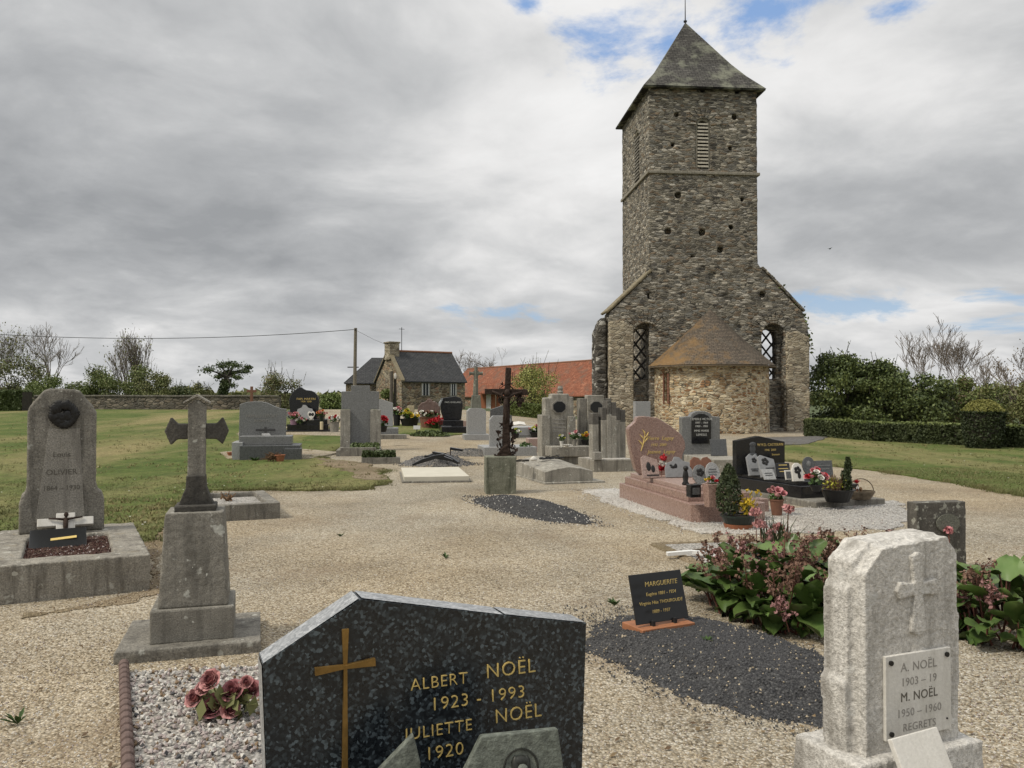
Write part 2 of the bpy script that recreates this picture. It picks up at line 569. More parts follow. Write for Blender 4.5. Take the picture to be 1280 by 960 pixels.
m_blackgr = granite('blue_black_granite', (.007, .009, .012), (.015, .019, .023), (.035, .045, .052), 120, .2, (.095, .12, .135))
m_black = granite('polished_black_granite', (.006, .006, .007), (.01, .01, .011), (.02, .02, .022), 200, .1)
m_grey = granite('grey_granite', (.085, .086, .085), (.155, .157, .154), (.24, .242, .238), 190, .25)
m_grey_lt = granite('light_grey_granite', (.18, .182, .18), (.28, .283, .28), (.37, .37, .365), 190, .35)
m_grey_dk = granite('slate_grey_granite', (.042, .045, .046), (.08, .083, .084), (.12, .123, .124), 190, .22)
m_grey_cut = granite('sawn_granite_edge', (.18, .19, .2), (.27, .28, .29), (.36, .37, .38), 120, .35)
m_pink = granite('rose_granite', (.15, .09, .073), (.27, .17, .138), (.36, .255, .215), 170, .22)
m_pink_lt = granite('rose_granite_sawn', (.22, .145, .12), (.31, .21, .178), (.40, .31, .27), 170, .35)
m_gold = flat('gilded_letters', (.66, .49, .17), .5, 0, var=.2, sc=60)
m_bronzegold = flat('tarnished_gilt_bronze', (.32, .19, .055), .45, .6, var=.4, sc=30)
m_bronze = flat('dark_bronze', (.035, .034, .033), .5, .5, var=.5, sc=40, bd=.004)
m_verdi = stone('green_bronze_plaque', (.085, .095, .078), (.15, .165, .14), (.045, .048, .04), fine=40, sc=7, rough=.6, streak=.6)
m_verdi_dk = flat('dark_bronze_relief', (.04, .042, .036), .5, .3, var=.5, sc=50)
m_letter_dk = flat('faded_dark_letters', (.12, .11, .09), .8, var=.3)
m_letter_wh = flat('pale_letters', (.55, .55, .52), .7, var=.1)
m_letter_gr = flat('worn_grey_letters', (.30, .285, .26), .8, var=.3)
m_plaque_wh = stone('pale_marble_plaque', (.56, .54, .49), (.64, .62, .58), (.4, .38, .33), bd=.002, spk=.12)
m_enamel = flat('black_enamel', (.014, .015, .016), .3, var=.3)
m_terra = flat('terracotta', (.34, .13, .065), .8, var=.25, sc=20)
m_terra_dk = flat('brown_terracotta', (.2, .095, .06), .8, var=.3, sc=20)
m_orange_tile = flat('orange_clay_tile', (.36, .15, .07), .7, var=.25, sc=25)
m_edging = flat('brown_concrete_edging', (.15, .1, .085), .7, var=.4, sc=30)
m_plastic = flat('dark_green_plastic', (.016, .024, .02), .35, var=.2)
m_plastic_bk = flat('black_plastic', (.014, .014, .015), .4, var=.3)
m_soil = flat('dark_soil', (.045, .032, .022), .95, var=.5)
m_grey_pl = flat('grey_resin_plaque', (.26, .265, .27), .5, var=.25, sc=25)
m_lav = flat('mauve_pot', (.26, .16, .23), .6, var=.2)
m_yel = flat('yellow_petal', (.70, .50, .04), .7, var=.3)
m_yel2 = flat('lime_yellow_leaf', (.50, .50, .06), .7, var=.4)
m_red = flat('red_petal', (.50, .02, .03), .7, var=.4)
m_pinkp = flat('pink_petal', (.62, .25, .27), .7, var=.35)
m_salmon = flat('dusty_pink_petal', (.58, .28, .27), .7, var=.45, sc=60)
m_rosedk = flat('deep_rose_petal', (.2, .06, .065), .7, var=.4, sc=60)
m_wpet = flat('white_petal', (.72, .7, .64), .7, var=.2)
m_orange = flat('orange_petal', (.60, .2, .05), .7, var=.3)
m_mauve = flat('mauve_pink_flower', (.36, .185, .175), .75, var=.4, sc=60)
m_brownfl = flat('fading_brown_flower', (.235, .135, .095), .85, var=.45, sc=60)
m_stem = flat('red_brown_stem', (.17, .07, .05), .7, var=.3)


def leafm(name, c, c2, rough=.45, sc=3):
    g = G(name)
    col = g.ramp(g.noise(g.co(), sc, 3, .6), [(.3, c), (.7, c2)])
    m = g.out(col, rough, spec=.4)
    g.set(g.b.inputs['Subsurface Weight'], 0.0)
    return m


m_berg = leafm('bergenia_leaf', (.045, .085, .02), (.105, .155, .042), .4, 6)
m_berg2 = leafm('bergenia_young_leaf', (.09, .16, .035), (.14, .21, .06), .4, 6)
m_leaf_dk = leafm('dark_evergreen_leaf', (.04, .06, .019), (.09, .12, .036), .6, .8)
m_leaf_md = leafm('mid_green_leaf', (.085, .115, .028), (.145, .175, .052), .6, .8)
m_leaf_lt = leafm('spring_green_leaf', (.11, .155, .035), (.17, .215, .06), .6, .8)
m_leaf_ol = leafm('olive_leaf', (.12, .132, .048), (.19, .188, .075), .6, .8)
m_leaf_yel = leafm('willow_leaf', (.24, .26, .07), (.33, .33, .10), .6, .8)
m_leaf_br = leafm('budding_brown_twig_leaf', (.13, .1, .06), (.18, .14, .08), .7, .8)
m_pot_leaf = leafm('houseplant_leaf', (.03, .07, .014), (.07, .12, .03), .5, 12)
m_yew = leafm('clipped_yew_leaf', (.018, .028, .009), (.038, .052, .015), .7, 2)
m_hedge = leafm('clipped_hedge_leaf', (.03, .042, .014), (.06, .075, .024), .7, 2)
m_yew_lit = leafm('yew_lit_top', (.16, .165, .04), (.22, .21, .06), .7, 2)
m_conif = leafm('dwarf_conifer_leaf', (.022, .035, .012), (.045, .06, .02), .6, 8)
m_bark = flat('grey_bark', (.12, .105, .085), .95, var=.5, sc=8, bd=.01)
m_bark_pale = flat('pale_twig_bark', (.21, .18, .15), .95, var=.35, sc=6)
m_bark_dk = flat('ivy_dark_bark', (.05, .045, .034), .95, var=.5, sc=8)
m_dry = flat('dry_plant', (.2, .12, .065), .9, var=.5, sc=20)
# ------------------------------------------------------------------ camera, light, sky
cam = bpy.data.cameras.new('camera')
cam.sensor_width, cam.lens = 36, 36 * F / 1280
cam.clip_start, cam.clip_end = .05, 6000
co_ = bpy.data.objects.new('camera', cam)
C.objects.link(co_)
co_.location = (0, 0, EYE)
co_.rotation_euler = (R(90) + PITCH, 0, 0)
SC.camera = co_
SC.view_settings.view_transform = 'Standard'
SC.view_settings.look = 'None'
SC.view_settings.exposure = 0.48
SC.view_settings.gamma = 1
SC.cycles.use_denoising = True
SC.cycles.max_bounces = 6
SC.cycles.transparent_max_bounces = 8

SUND = Vector((-.60, -.26, .76)).normalized()
sl = bpy.data.lights.new('sun', 'SUN')
sl.energy, sl.angle, sl.color = 1.9, R(11), (1.0, .92, .78)
so = bpy.data.objects.new('sun', sl)
C.objects.link(so)
so.rotation_euler = (-SUND).to_track_quat('-Z', 'Y').to_euler()
so.location = (0, 0, 60)


def make_world():
    w = bpy.data.worlds.new('World')
    SC.world = w
    w.use_nodes = True
    g = G.__new__(G)
    g.nt = w.node_tree
    bg = g.nt.nodes['Background']
    sky = g.n('ShaderNodeTexSky', {'sky_type': 'NISHITA', 'sun_disc': False, 'sun_elevation': math.asin(SUND.z), 'sun_rotation': math.atan2(SUND.x, SUND.y), 'air_density': 1.2, 'dust_density': 1.5})
    dr = g.n('ShaderNodeTexCoord').outputs['Generated']
    sp = g.n('ShaderNodeSeparateXYZ', None, Vector=dr)
    x, y, z = sp.outputs
    zz = g.math('ADD', g.math('MAXIMUM', z, 0.0), .27)
    p = g.n('ShaderNodeCombineXYZ', None, _0=g.math('DIVIDE', x, zz), _1=g.math('DIVIDE', y, zz), _2=0.0).outputs[0]
    pw = g.warp(g.n('ShaderNodeVectorMath', {'operation': 'SCALE'}, _0=p, Scale=1.35).outputs[0], 1.1, .45)
    big = g.noise(pw, .62, 5, .52)
    fine = g.noise(pw, 2.0, 7, .6)

    def lobe(px, py, r0, r1, sxy=1.0):
        d = ray(px, py).normalized()
        v = g.n('ShaderNodeVectorMath', {'operation': 'SUBTRACT'}, _0=dr, _1=tuple(d)).outputs[0]
        v = g.n('ShaderNodeVectorMath', {'operation': 'MULTIPLY'}, _0=v, _1=(1, 1, sxy)).outputs[0]
        l = g.n('ShaderNodeVectorMath', {'operation': 'LENGTH'}, _0=v).outputs[1]
        l = g.math('ADD', l, g.math('MULTIPLY', g.math('SUBTRACT', fine, .5), r1 * 1.2))
        return g.ramp(l, [(r0, 1.0), (r1, 0.0)])

    # lumpy relief: the cloud density compared with itself a step towards the sun
    def dens(v):
        return g.math('ADD', g.noise(v, 1.25, 7, .52), g.math('MULTIPLY', g.noise(v, 4.2, 5, .6), .16))
    off = g.n('ShaderNodeVectorMath', {'operation': 'ADD'}, _0=pw, _1=(-.10, -.15, 0)).outputs[0]
    relief = g.math('SUBTRACT', dens(off), dens(pw))
    fac = g.math('ADD', g.math('MULTIPLY', big, .60), g.math('MULTIPLY', fine, .34))
    fac = g.math('ADD', fac, .04)
    fac = g.math('ADD', fac, g.math('MULTIPLY', relief, .66))
    for (px, py, r0, r1, s, k) in ((200, 230, .05, .42, 1.5, -.115), (330, 295, .02, .24, 3.2, -.07), (40, 300, .02, .3, 3.0, -.05), (1150, 270, .02, .2, 3.2, -.16), (1000, 200, .02, .12, 2, -.03), (600, 200, .02, .2, 1.6, .10), (860, 100, .05, .28, 1.3, .13), (700, 20, .05, .25, 1, .08), (420, 90, .02, .2, 1.3, .05), (1190, 60, .05, .25, 1.2, .08), (1150, 390, .03, .2, 3.2, .10), (540, 420, .03, .22, 4, .08), (560, 280, .01, .1, 1.3, .06), (690, 330, .02, .14, 2, .06), (150, 400, .02, .2, 4, .06)):
        fac = g.math('ADD', fac, g.math('MULTIPLY', lobe(px, py, r0, r1, s), k))
    col = g.ramp(fac, [(.24, (.242, .25, .26)), (.40, (.325, .332, .34)), (.52, (.415, .42, .424)), (.66, (.575, .572, .568)), (.85, (.72, .715, .71))])
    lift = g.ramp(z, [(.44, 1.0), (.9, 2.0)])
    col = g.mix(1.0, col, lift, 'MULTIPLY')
    k = 10.0   # the Background strength is 0.1
    col = g.mix(1.0, col, (k, k, k), 'MULTIPLY')
    n5 = g.noise(pw, 3.4, 8, .62)

    def gap(px, py, r, s):
        d = ray(px, py).normalized()
        v = g.n('ShaderNodeVectorMath', {'operation': 'SUBTRACT'}, _0=dr, _1=tuple(d)).outputs[0]
        v = g.n('ShaderNodeVectorMath', {'operation': 'MULTIPLY'}, _0=v, _1=(1, 1, s)).outputs[0]
        l = g.n('ShaderNodeVectorMath', {'operation': 'LENGTH'}, _0=v).outputs[1]
        m = g.ramp(l, [(0, .95), (r * 2.2, 0.0)])
        m = g.math('SUBTRACT', m, g.math('MULTIPLY', g.math('SUBTRACT', n5, .46), 2.6))
        m = g.math('MULTIPLY', m, g.ramp(l, [(r * 1.6, 1.0), (r * 2.4, 0.0)]))
        return g.ramp(m, [(.42, 0.0), (.95, 1.0)], 'EASE')
    gaps = None
    for a in ((765, 26, .095, 1.4), (735, 50, .06, 1.2), (972, 8, .065, 1.2), (655, 6, .028, 1.4), (620, 394, .075, 6), (1075, 382, .10, 5.5), (1255, 412, .065, 5), (1265, 372, .06, 6), (1110, 20, .03, 2)):
        l = gap(*a)
        gaps = l if gaps is None else g.math('MAXIMUM', gaps, l)
    blue = g.mix(1.0, sky.outputs[0], (.62, .62, .62), 'MULTIPLY')
    blue = g.mix(.85, blue, g.ramp(z, [(.1, (2.9, 4.0, 5.4)), (.32, (1.6, 2.9, 5.4))]))
    col = g.mix(g.math('MULTIPLY', gaps, .92), col, blue)
    # below the horizon: dull ground light
    col = g.mix(g.ramp(z, [(.0, 1.0), (.004, 0.0)]), col, (2.2, 2.1, 1.8))
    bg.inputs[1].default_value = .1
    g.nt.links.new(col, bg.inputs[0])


make_world()


# ------------------------------------------------------------------ ground sheets
def nz2(x, y, s=1.0):
    return noise.noise(Vector((x * s, y * s, 3.7)))


def in_poly(x, y, poly):
    c = False
    n = len(poly)
    for i in range(n):
        x1, y1 = poly[i][:2]
        x2, y2 = poly[i - 1][:2]
        if (y1 > y) != (y2 > y) and x < (x2 - x1) * (y - y1) / (y2 - y1) + x1:
            c = not c
    return c


def rag(poly, step, amp):
    out = []
    n = len(poly)
    for i in range(n):
        a, b = Vector(poly[i][:2]), Vector(poly[(i + 1) % n][:2])
        L = (b - a).length
        m = max(1, int(L / step))
        nr = Vector((-(b - a).y, (b - a).x)).normalized()
        for k in range(m):
            p = a.lerp(b, k / m)
            q = nz2(p.x + 31, p.y, .9) + .7 * nz2(p.x, p.y + 9, 3.1) + .5 * nz2(p.x, p.y, 8) + .3 * nz2(p.x, p.y, 21)
            out.append(p + nr * (q * amp))
    return out


def sheet(name, poly, dz, mat, step=.12, amp=.1, cell=1.2, label=None):
    pts = rag(poly, step, amp)
    n = len(pts)
    xs, ys = [p.x for p in pts], [p.y for p in pts]
    vs = [Vector((p.x, p.y)) for p in pts]
    x = min(xs) + cell / 2
    while x < max(xs):
        y = min(ys) + cell / 2
        while y < max(ys):
            if in_poly(x, y, pts):
                vs.append(Vector((x, y)))
            y += cell
        x += cell
    ov, oe, of = geometry.delaunay_2d_cdt(vs, [(i, (i + 1) % n) for i in range(n)], [], 1, 1e-4)[:3]
    bm = bmesh.new()
    bv = [bm.verts.new((v.x, v.y, hgt(v.x, v.y) + dz)) for v in ov]
    for f in of:
        bm.faces.new([bv[i] for i in f])
    bm.normal_update()
    for f in bm.faces:
        if f.normal.z < 0:
            f.normal_flip()
    for e in bmesh.ops.extrude_edge_only(bm, edges=[e for e in bm.edges if e.is_boundary])['geom']:
        if isinstance(e, bmesh.types.BMVert):
            e.co.z -= .07
    me = bpy.data.meshes.new(name)
    bm.to_mesh(me)
    bm.free()
    me.materials.append(mat)
    o = bpy.data.objects.new(name, me)
    C.objects.link(o)
    return o


def grid(name, xs, ys, zf, mat):
    vs = [(x, y, zf(x, y)) for y in ys for x in xs]
    n = len(xs)
    fs = [(j * n + i, j * n + i + 1, (j + 1) * n + i + 1, (j + 1) * n + i) for j in range(len(ys) - 1) for i in range(n - 1)]
    me = bpy.data.meshes.new(name)
    me.from_pydata(vs, [], fs)
    me.polygons.foreach_set('use_smooth', [True] * len(fs))
    me.materials.append(mat)
    o = bpy.data.objects.new(name, me)
    C.objects.link(o)
    return o


fr = lambda a, b, n: [a + (b - a) * i / n for i in range(n + 1)]
xs = [-2500, -900, -300] + fr(-110, 110, 55) + [300, 900, 2500]
ys = [-400, -60] + fr(-20, 130, 60) + [200, 400, 900, 2500]
kind(grid('ground', xs, ys, lambda x, y: hgt(x, y) - .03 + (0 if y < 140 else -.3), m_field), 'structure')
kind(grid('gravel_path', fr(-34, 34, 68), fr(-6, 62, 90), lambda x, y: hgt(x, y) + .012 * nz2(x, y, .7) * (1 if y > 3 else .4), m_gravel), 'structure')


def pxpoly(pts):
    return [gp(*p)[:2] if len(p) == 2 else p[:2] for p in pts]


LAWN_L = [(-40, 61.2), (-19.6, 61.0), (-14, 61.5), *pxpoly([(350, 536), (440, 534), (432, 545), (428, 561)]), *pxpoly([(385, 571), (455, 580), (482, 591), (490, 603), (460, 613), (330, 613), (262, 613), (215, 632), (208, 655), (192, 676), (60, 684)]), (-9, 7.6), (-40, 7.5)]
kind(sheet('lawn', LAWN_L, .03, m_lawn, .09, .16), 'structure')
LAWN_R = [*pxpoly([(962, 575), (1100, 590), (1200, 606), (1285, 622), (1500, 660)]), (34, 14), (38, 36), *pxpoly([(1290, 560), (1150, 551), (1050, 546), (985, 553), (955, 562)])]
kind(sheet('lawn', LAWN_R, .03, m_lawn, .12, .14), 'structure')
LAWN_M = pxpoly([(478, 534), (530, 527), (575, 532), (560, 538), (585, 543), (540, 546), (505, 543), (470, 546)])
kind(sheet('lawn', LAWN_M, .03, m_lawn, .12, .12), 'structure')
BAY = pxpoly([(275, 567), (300, 564), (372, 562), (425, 567), (385, 575), (300, 576), (282, 574)])
kind(sheet('gravel_bay', BAY, .042, m_gravel, .09, .08), 'structure')
BAY2 = pxpoly([(300, 540), (350, 538), (430, 538), (428, 546), (350, 544), (298, 546)])
kind(sheet('gravel_bay', BAY2, .042, m_gravel, .09, .1), 'structure')
# bare worn strip at the lawn edge
kind(sheet('bare_earth', pxpoly([(392, 573), (455, 580), (482, 591), (488, 601), (452, 603), (425, 590)]), .036, m_gravel_brown, .08, .22), 'structure')
EARTH = pxpoly([(178, 668), (206, 655), (204, 690), (198, 745), (150, 757), (20, 772), (188, 738)])
kind(sheet('bare_earth', pxpoly([(178, 668), (206, 655), (204, 690), (200, 742), (150, 757), (20, 772), (188, 738)]), .010, m_gravel_brown, .05, .13), 'structure')
kind(sheet('church_gravel', pxpoly([(955, 548), (1040, 546), (1010, 556), (950, 560)]), .05, m_gravel_mid, .12, .12), 'structure')


def grass(poly, n, y0, y1, x0, x1, hb=.035):
    b = B()
    k = 0
    while k < n:
        t = random.random()
        y = 1 / ((1 - t) / y0 + t / y1)
        x = random.uniform(-.68, .68) * y
        if not (x0 < x < x1):
            continue
        k += 1
        if not in_poly(x + random.gauss(0, .05), y + random.gauss(0, .05), poly):
            continue
        if nz2(x, y, 1.3) + random.uniform(-.5, .5) < -.25:
            continue
        z = hgt(x, y) + .025
        a = random.uniform(0, 6.28)
        w, h = random.uniform(.004, .008), hb * random.uniform(.5, 1.4)
        l = Vector((random.gauss(0, .9), random.gauss(0, .9), 1)) * h
        p = Vector((x, y, z))
        d = Vector((math.cos(a), math.sin(a), 0)) * w
        b.add([p - d, p + d, p + l], [(0, 1, 2)])
    return b


kind(grass(LAWN_L, 80000, 7.5, 17, -13, 0, .03).build('grass', m_blade, fix=False), 'stuff')
kind(grass(LAWN_R, 50000, 13, 20, 5, 24, .03).build('grass', m_blade, fix=False), 'stuff')


def edge_tufts(polys, n, ymax):
    b = B()
    segs = []
    for poly in polys:
        pts = rag(poly, .12, .15)
        segs += [(p, poly) for p in pts if 6 < p.y < ymax and abs(p.x) < .72 * p.y]
    for k in range(n):
        p, poly = random.choice(segs)
        if nz2(p.x, p.y, 1.1) < -.1:
            continue
        q = Vector((p.x + random.gauss(0, .09), p.y + random.gauss(0, .09), 0))
        q.z = hgt(q.x, q.y) + .01
        for j in range(7):
            a = random.uniform(0, 6.28)
            h = random.uniform(.03, .085)
            l = Vector((random.gauss(0, .5), random.gauss(0, .5), 1)) * h
            d = Vector((math.cos(a), math.sin(a), 0)) * random.uniform(.004, .008)
            r = q + Vector((random.gauss(0, .025), random.gauss(0, .025), 0))
            b.add([r - d, r + d, r + l], [(0, 1, 2)])
    return b


kind(edge_tufts([LAWN_L, LAWN_R], 2600, 26).build('grass_tufts', m_blade, fix=False), 'stuff')


def mound(name, cx, cy, ax, ay, yaw, h, mats, nchip, nwhite, rmin=.006, rmax=.014, dz=0):
    # heap of loose stone chippings: one heaped sheet with its own loose stones on top
    b = B()
    ca, sa = math.cos(R(yaw)), math.sin(R(yaw))

    def top(u, v):
        x, y = cx + u * ca - v * sa, cy + u * sa + v * ca
        r = math.hypot(u / ax, v / ay) + .15 * nz2(x, y, 1.7) + .11 * nz2(x, y, 5) + .07 * nz2(x, y, 14)
        zz = h * (sst((1.0 - r) / .55)) + h * .12 * nz2(x, y, 5) - .02 * (r > 1)
        return x, y, hgt(x, y) + dz + zz + .006, r
    n = 46
    vs, ok = [], []
    for j in range(n + 1):
        for i in range(n + 1):
            x, y, z, r = top((i / n * 2 - 1) * ax * 1.25, (j / n * 2 - 1) * ay * 1.25)
            vs.append((x, y, z if r < 1.0 else hgt(x, y) - .03))
    fs = [(j * (n + 1) + i, j * (n + 1) + i + 1, (j + 1) * (n + 1) + i + 1, (j + 1) * (n + 1) + i) for j in range(n) for i in range(n)]
    b.add(vs, fs, 0)
    for k in range(nchip + nwhite):
        u, v = random.gauss(0, .55) * ax, random.gauss(0, .55) * ay
        x, y, z, r = top(u, v)
        if r > 1.22:
            continue
        w = k >= nchip
        if w and random.random() > .12 + r ** 4:
            continue
        b.chip((x, y, max(z, hgt(x, y) + .012)), random.uniform(rmin, rmax), 2 if w else 1)
    return kind(b.build(name, mats, fix=False), 'stuff')


def pebbles(name, n, y0, y1, x0, x1, rm, mats, wts, skip=None):
    b = B()
    for k in range(n):
        t = random.random()
        y = 1 / ((1 - t) / y0 + t / y1)
        x = random.uniform(x0, x1) * y
        if skip and skip(x, y):
            continue
        mi = random.choices(range(len(mats)), wts)[0]
        r = random.uniform(.5, 1.3) * rm
        b.chip((x, y, hgt(x, y) + r * .3), r, mi)
    return kind(b.build(name, mats, fix=False), 'stuff')


def skip_lawn(x, y):
    return (x < -1 and in_poly(x, y, LAWN_L)) or (x > 3 and in_poly(x, y, LAWN_R))


pebbles('loose_gravel', 42000, 3.2, 15, -.70, .70, .0062, [m_chip_b, m_chip_w, m_chip_g, m_chip_p], [6, 3, 1.5, 1.5], skip_lawn)
b = B()
for k in range(2600):
    x, y = random.uniform(-4.4, -2.6), random.uniform(6.0, 9.6)
    if in_poly(x + random.gauss(0, .06), y + random.gauss(0, .06), EARTH):
        b.chip((x, y, hgt(x, y) + .016), random.uniform(.005, .010), random.choices((0, 1, 2), (4, 2, 3))[0])
kind(b.build('strewn_pebbles', [m_chip_b, m_chip_p, m_chip_g], fix=False), 'stuff')
# daisies and loose clumps of grass over the mown lawns
b, c_ = B(), B()
k = 0
while k < 9000:
    y = 1 / random.uniform(1 / 46, 1 / 7.6)
    x = random.uniform(-.66, .66) * y
    k += 1
    pl_ = LAWN_L if x < 0 else LAWN_R
    if not in_poly(x, y, pl_):
        continue
    z = hgt(x, y) + .03
    if k % 45 == 0:
        c_.lathe([(.016, .03), (.001, .034)], 6, (x, y, z), cap=False)
        continue
    if nz2(x, y, .8) < -.15:
        continue
    mi = 1 if nz2(x + 9, y, .5) > .12 else 0
    for j in range(7):
        a = random.uniform(0, 6.28)
        h = random.uniform(.02, .05) * (1 + y / 60)
        l = Vector((random.gauss(0, .8), random.gauss(0, .8), 1)) * h
        d = Vector((math.cos(a), math.sin(a), 0)) * random.uniform(.006, .012)
        r = Vector((x + random.gauss(0, .05), y + random.gauss(0, .05), z))
        b.add([r - d, r + d, r + l], [(0, 1, 2)], mi)
kind(b.build('grass_tufts', [m_blade, flat('straw_blade', (.26, .22, .10), .9, var=.4)], fix=False), 'stuff')
kind(c_.build('daisies', m_wpet, fix=False), 'stuff')
b = B()
for k in range(520):
    y = 1 / random.uniform(1 / 24, 1 / 3.4)
    x = random.uniform(-.66, .66) * y
    if skip_lawn(x, y):
        continue
    b.leaf((x, y, hgt(x, y) + .016), random.uniform(.010, .026), random.randint(0, 1), 1.8, Vector((0, 0, 2.5)))
kind(b.build('leaf_litter', [flat('dead_leaf', (.12, .075, .04), .9, var=.5), flat('dry_leaf', (.24, .17, .09), .9, var=.5)], fix=False), 'stuff')
# ------------------------------------------------------------------ the church
YW = 5
FL = Vector((7.12, 43.0, hgt(7.1, 43)))
church = thing('church', 'tall square rubble church tower with slate pyramid roof, sloping side walls and round apse', 'church', FL, YW)


def boolean(o, cutter):
    md = o.modifiers.new('b', 'BOOLEAN')
    md.operation, md.solver, md.object = 'DIFFERENCE', 'EXACT', cutter
    md.use_self = True
    bake(o)
    bpy.data.objects.remove(cutter)


def arch_pts(u0, u1, z0, z1, n=8):
    r = (u1 - u0) / 2
    c = (u0 + u1) / 2
    pts = [(u0, z0), (u1, z0)]
    for i in range(n + 1):
        a = math.pi * i / n
        pts.append((c + r * math.cos(a), z1 - r + r * math.sin(a)))
    return pts


def fuv(px, py):
    # facade coordinates (u, w) of a pixel on the front plane
    d = ray(px, py)
    nrm = Vector((-math.sin(R(YW)), math.cos(R(YW)), 0))
    o = Vector((0, 0, EYE))
    t = (FL - o).dot(nrm) / d.dot(nrm)
    p = o + d * t - FL
    return p.dot(Vector((math.cos(R(YW)), math.sin(R(YW)), 0))), p.z


TW, TD, TH = 5.82, 6.3, 18.05
holes = [(840, 109), (878, 111), (921, 114), (846, 143), (918, 146), (841, 181), (913, 185), (848, 244), (928, 249), (835, 289), (878, 290), (914, 284), (838, 338), (879, 336), (938, 338), (853, 369), (907, 371), (953, 368), (812, 370), (866, 322), (900, 312), (826, 402), (922, 408), (890, 345)]


def hole_box(cut, px, py, sz=.27):
    u, w = fuv(px, py)
    s = sz * random.uniform(.75, 1.25)
    cut.box((u - s / 2, -.3, w - s / 2 - .02), (u + s / 2, .42, w + s / 2))


def rubble_finish(o, vox, amp, sc):
    md = o.modifiers.new('r', 'REMESH')
    md.mode, md.voxel_size = 'VOXEL', vox
    bake(o)
    roughen(o.data, amp, sc)
    o.data.polygons.foreach_set('use_smooth', [True] * len(o.data.polygons))


tb = B().box((0, 0, -.4), (TW, TD, TH)).build('tower_wall', m_tower, church)
cut = B()
for h_ in holes:
    if fuv(*h_)[1] > 8.6:
        hole_box(cut, *h_)
BW = (2.52, 3.24, 13.72, 16.35)
cut.prism(arch_pts(*BW), -.3, .42)
SWW = (2.15, 3.35, 13.72, 16.5)
i0 = len(cut.v)
cut.prism(arch_pts(*SWW), -.3, .42)
cut.xf(Matrix(((0, 1, 0, 0), (1, 0, 0, 0), (0, 0, 1, 0), (0, 0, 0, 1))), i0)
for v_, w_ in ((1.1, 16.9), (4.2, 17.0), (1.1, 14.6), (4.4, 14.5), (1.0, 12.2), (3.9, 12.3), (1.2, 10.4), (3.6, 10.2), (4.6, 16.2), (2.4, 17.3), (2.4, 11.2)):
    cut.box((-.3, v_ - .1, w_ - .1), (.42, v_ + .1, w_ + .1))
boolean(tb, cut.build('cutter', m_void, church))
rubble_finish(tb, .075, .045, 2.6)

GL, GR = -2.12, 8.5
sl_, sr_ = fuv(815, 339), fuv(951, 335)
gpts = [(GL, -.4), (GR, -.4), (GR, fuv(1012, 408)[1]), (fuv(1003, 390)[0], fuv(1003, 390)[1]), (sr_[0] + .02, sr_[1]), (5.6, sr_[1] + .5), (.05, sr_[1] + .5), (sl_[0], sl_[1]), (GL, fuv(762, 391)[1])]
gw = B().prism(gpts, -.06, 1.3).build('gable_wall', m_tower, church)
cut = B()
for h_ in holes:
    if fuv(*h_)[1] <= 8.6:
        hole_box(cut, *h_, .28)
RC = ((3.2 - 4.05, 3.2 - 2.78), (3.2 + 2.78, 3.2 + 4.0))
for a, b_ in RC:
    cut.prism(arch_pts(a, b_, .15, 5.62), -.5, .62)
    cut.prism(arch_pts(a + .16, b_ - .16, 2.7, 5.42), .4, 1.9)
boolean(gw, cut.build('cutter', m_void, church))
rubble_finish(gw, .07, .04, 2.6)
# corner piers of dressed rubble standing proud of the wall
for (a, b_, zt) in ((GL - .02, -.88, 5.75), (7.25, GR + .02, 5.25)):
    B().prism([(a, -.4), (b_, -.4), (b_, zt - .35), ((a + b_) / 2, zt), (a, zt - .1)], -.16, .3).build('corner_pier', m_pier, church, voxel=.07, amp=.03, nsc=3)
B().prism([(GL - .62, -.4), (GL - .05, -.4), (GL - .05, 5.95), (GL - .3, 5.9), (GL - .62, 5.1)], .3, 1.6).build('side_buttress', m_buttress_black, church, voxel=.07, amp=.05, nsc=3)
# sloping coping stones
for (p, q) in (((GL - .1, fuv(762, 391)[1] - .03), sl_), ((fuv(1003, 390)[0] + .05, fuv(1003, 390)[1]), sr_)):
    p, q = Vector(p), Vector(q)
    d = (q - p).normalized()
    nrm = Vector((-d.y, d.x)) if d.x > 0 else Vector((d.y, -d.x))
    m_ = m_ochre if d.x > 0 else m_tower
    B().prism([tuple(p), tuple(q), tuple(q + nrm * .14), tuple(p + nrm * .14)], -.12, 1.36).build('coping', m_, church, voxel=.05, amp=.03, nsc=4)
# ivy and moss growing along the right-hand slope
iv = B()
for k in range(420):
    t = random.random()
    p0, p1, p2 = Vector(fuv(1014, 440)), Vector(fuv(1004, 390)), Vector(sr_)
    p = p0.lerp(p1, t * 2.2) if t < .45 else p1.lerp(p2, (t - .45) / .55 * .8)
    iv.leaf((p.x + random.gauss(.06, .07), random.uniform(-.1, 1.2), p.y + random.gauss(.1, .07)), random.uniform(.08, .17))
iv.build('ivy', m_leaf_md, church, fix=False)

# string course, louvres, arches
sc_ = B()
zc = fuv(880, 216)[1]
for (a, b_) in (((-.1, -.1), (TW + .1, .0)), ((-.1, 0), (0, TD + .1)), ((TW, 0), (TW + .1, TD + .1))):
    sc_.box((a[0], a[1], zc - .1), (b_[0], b_[1], zc + .06))
sc_.build('string_course', m_dressed, church, bevel=.03)


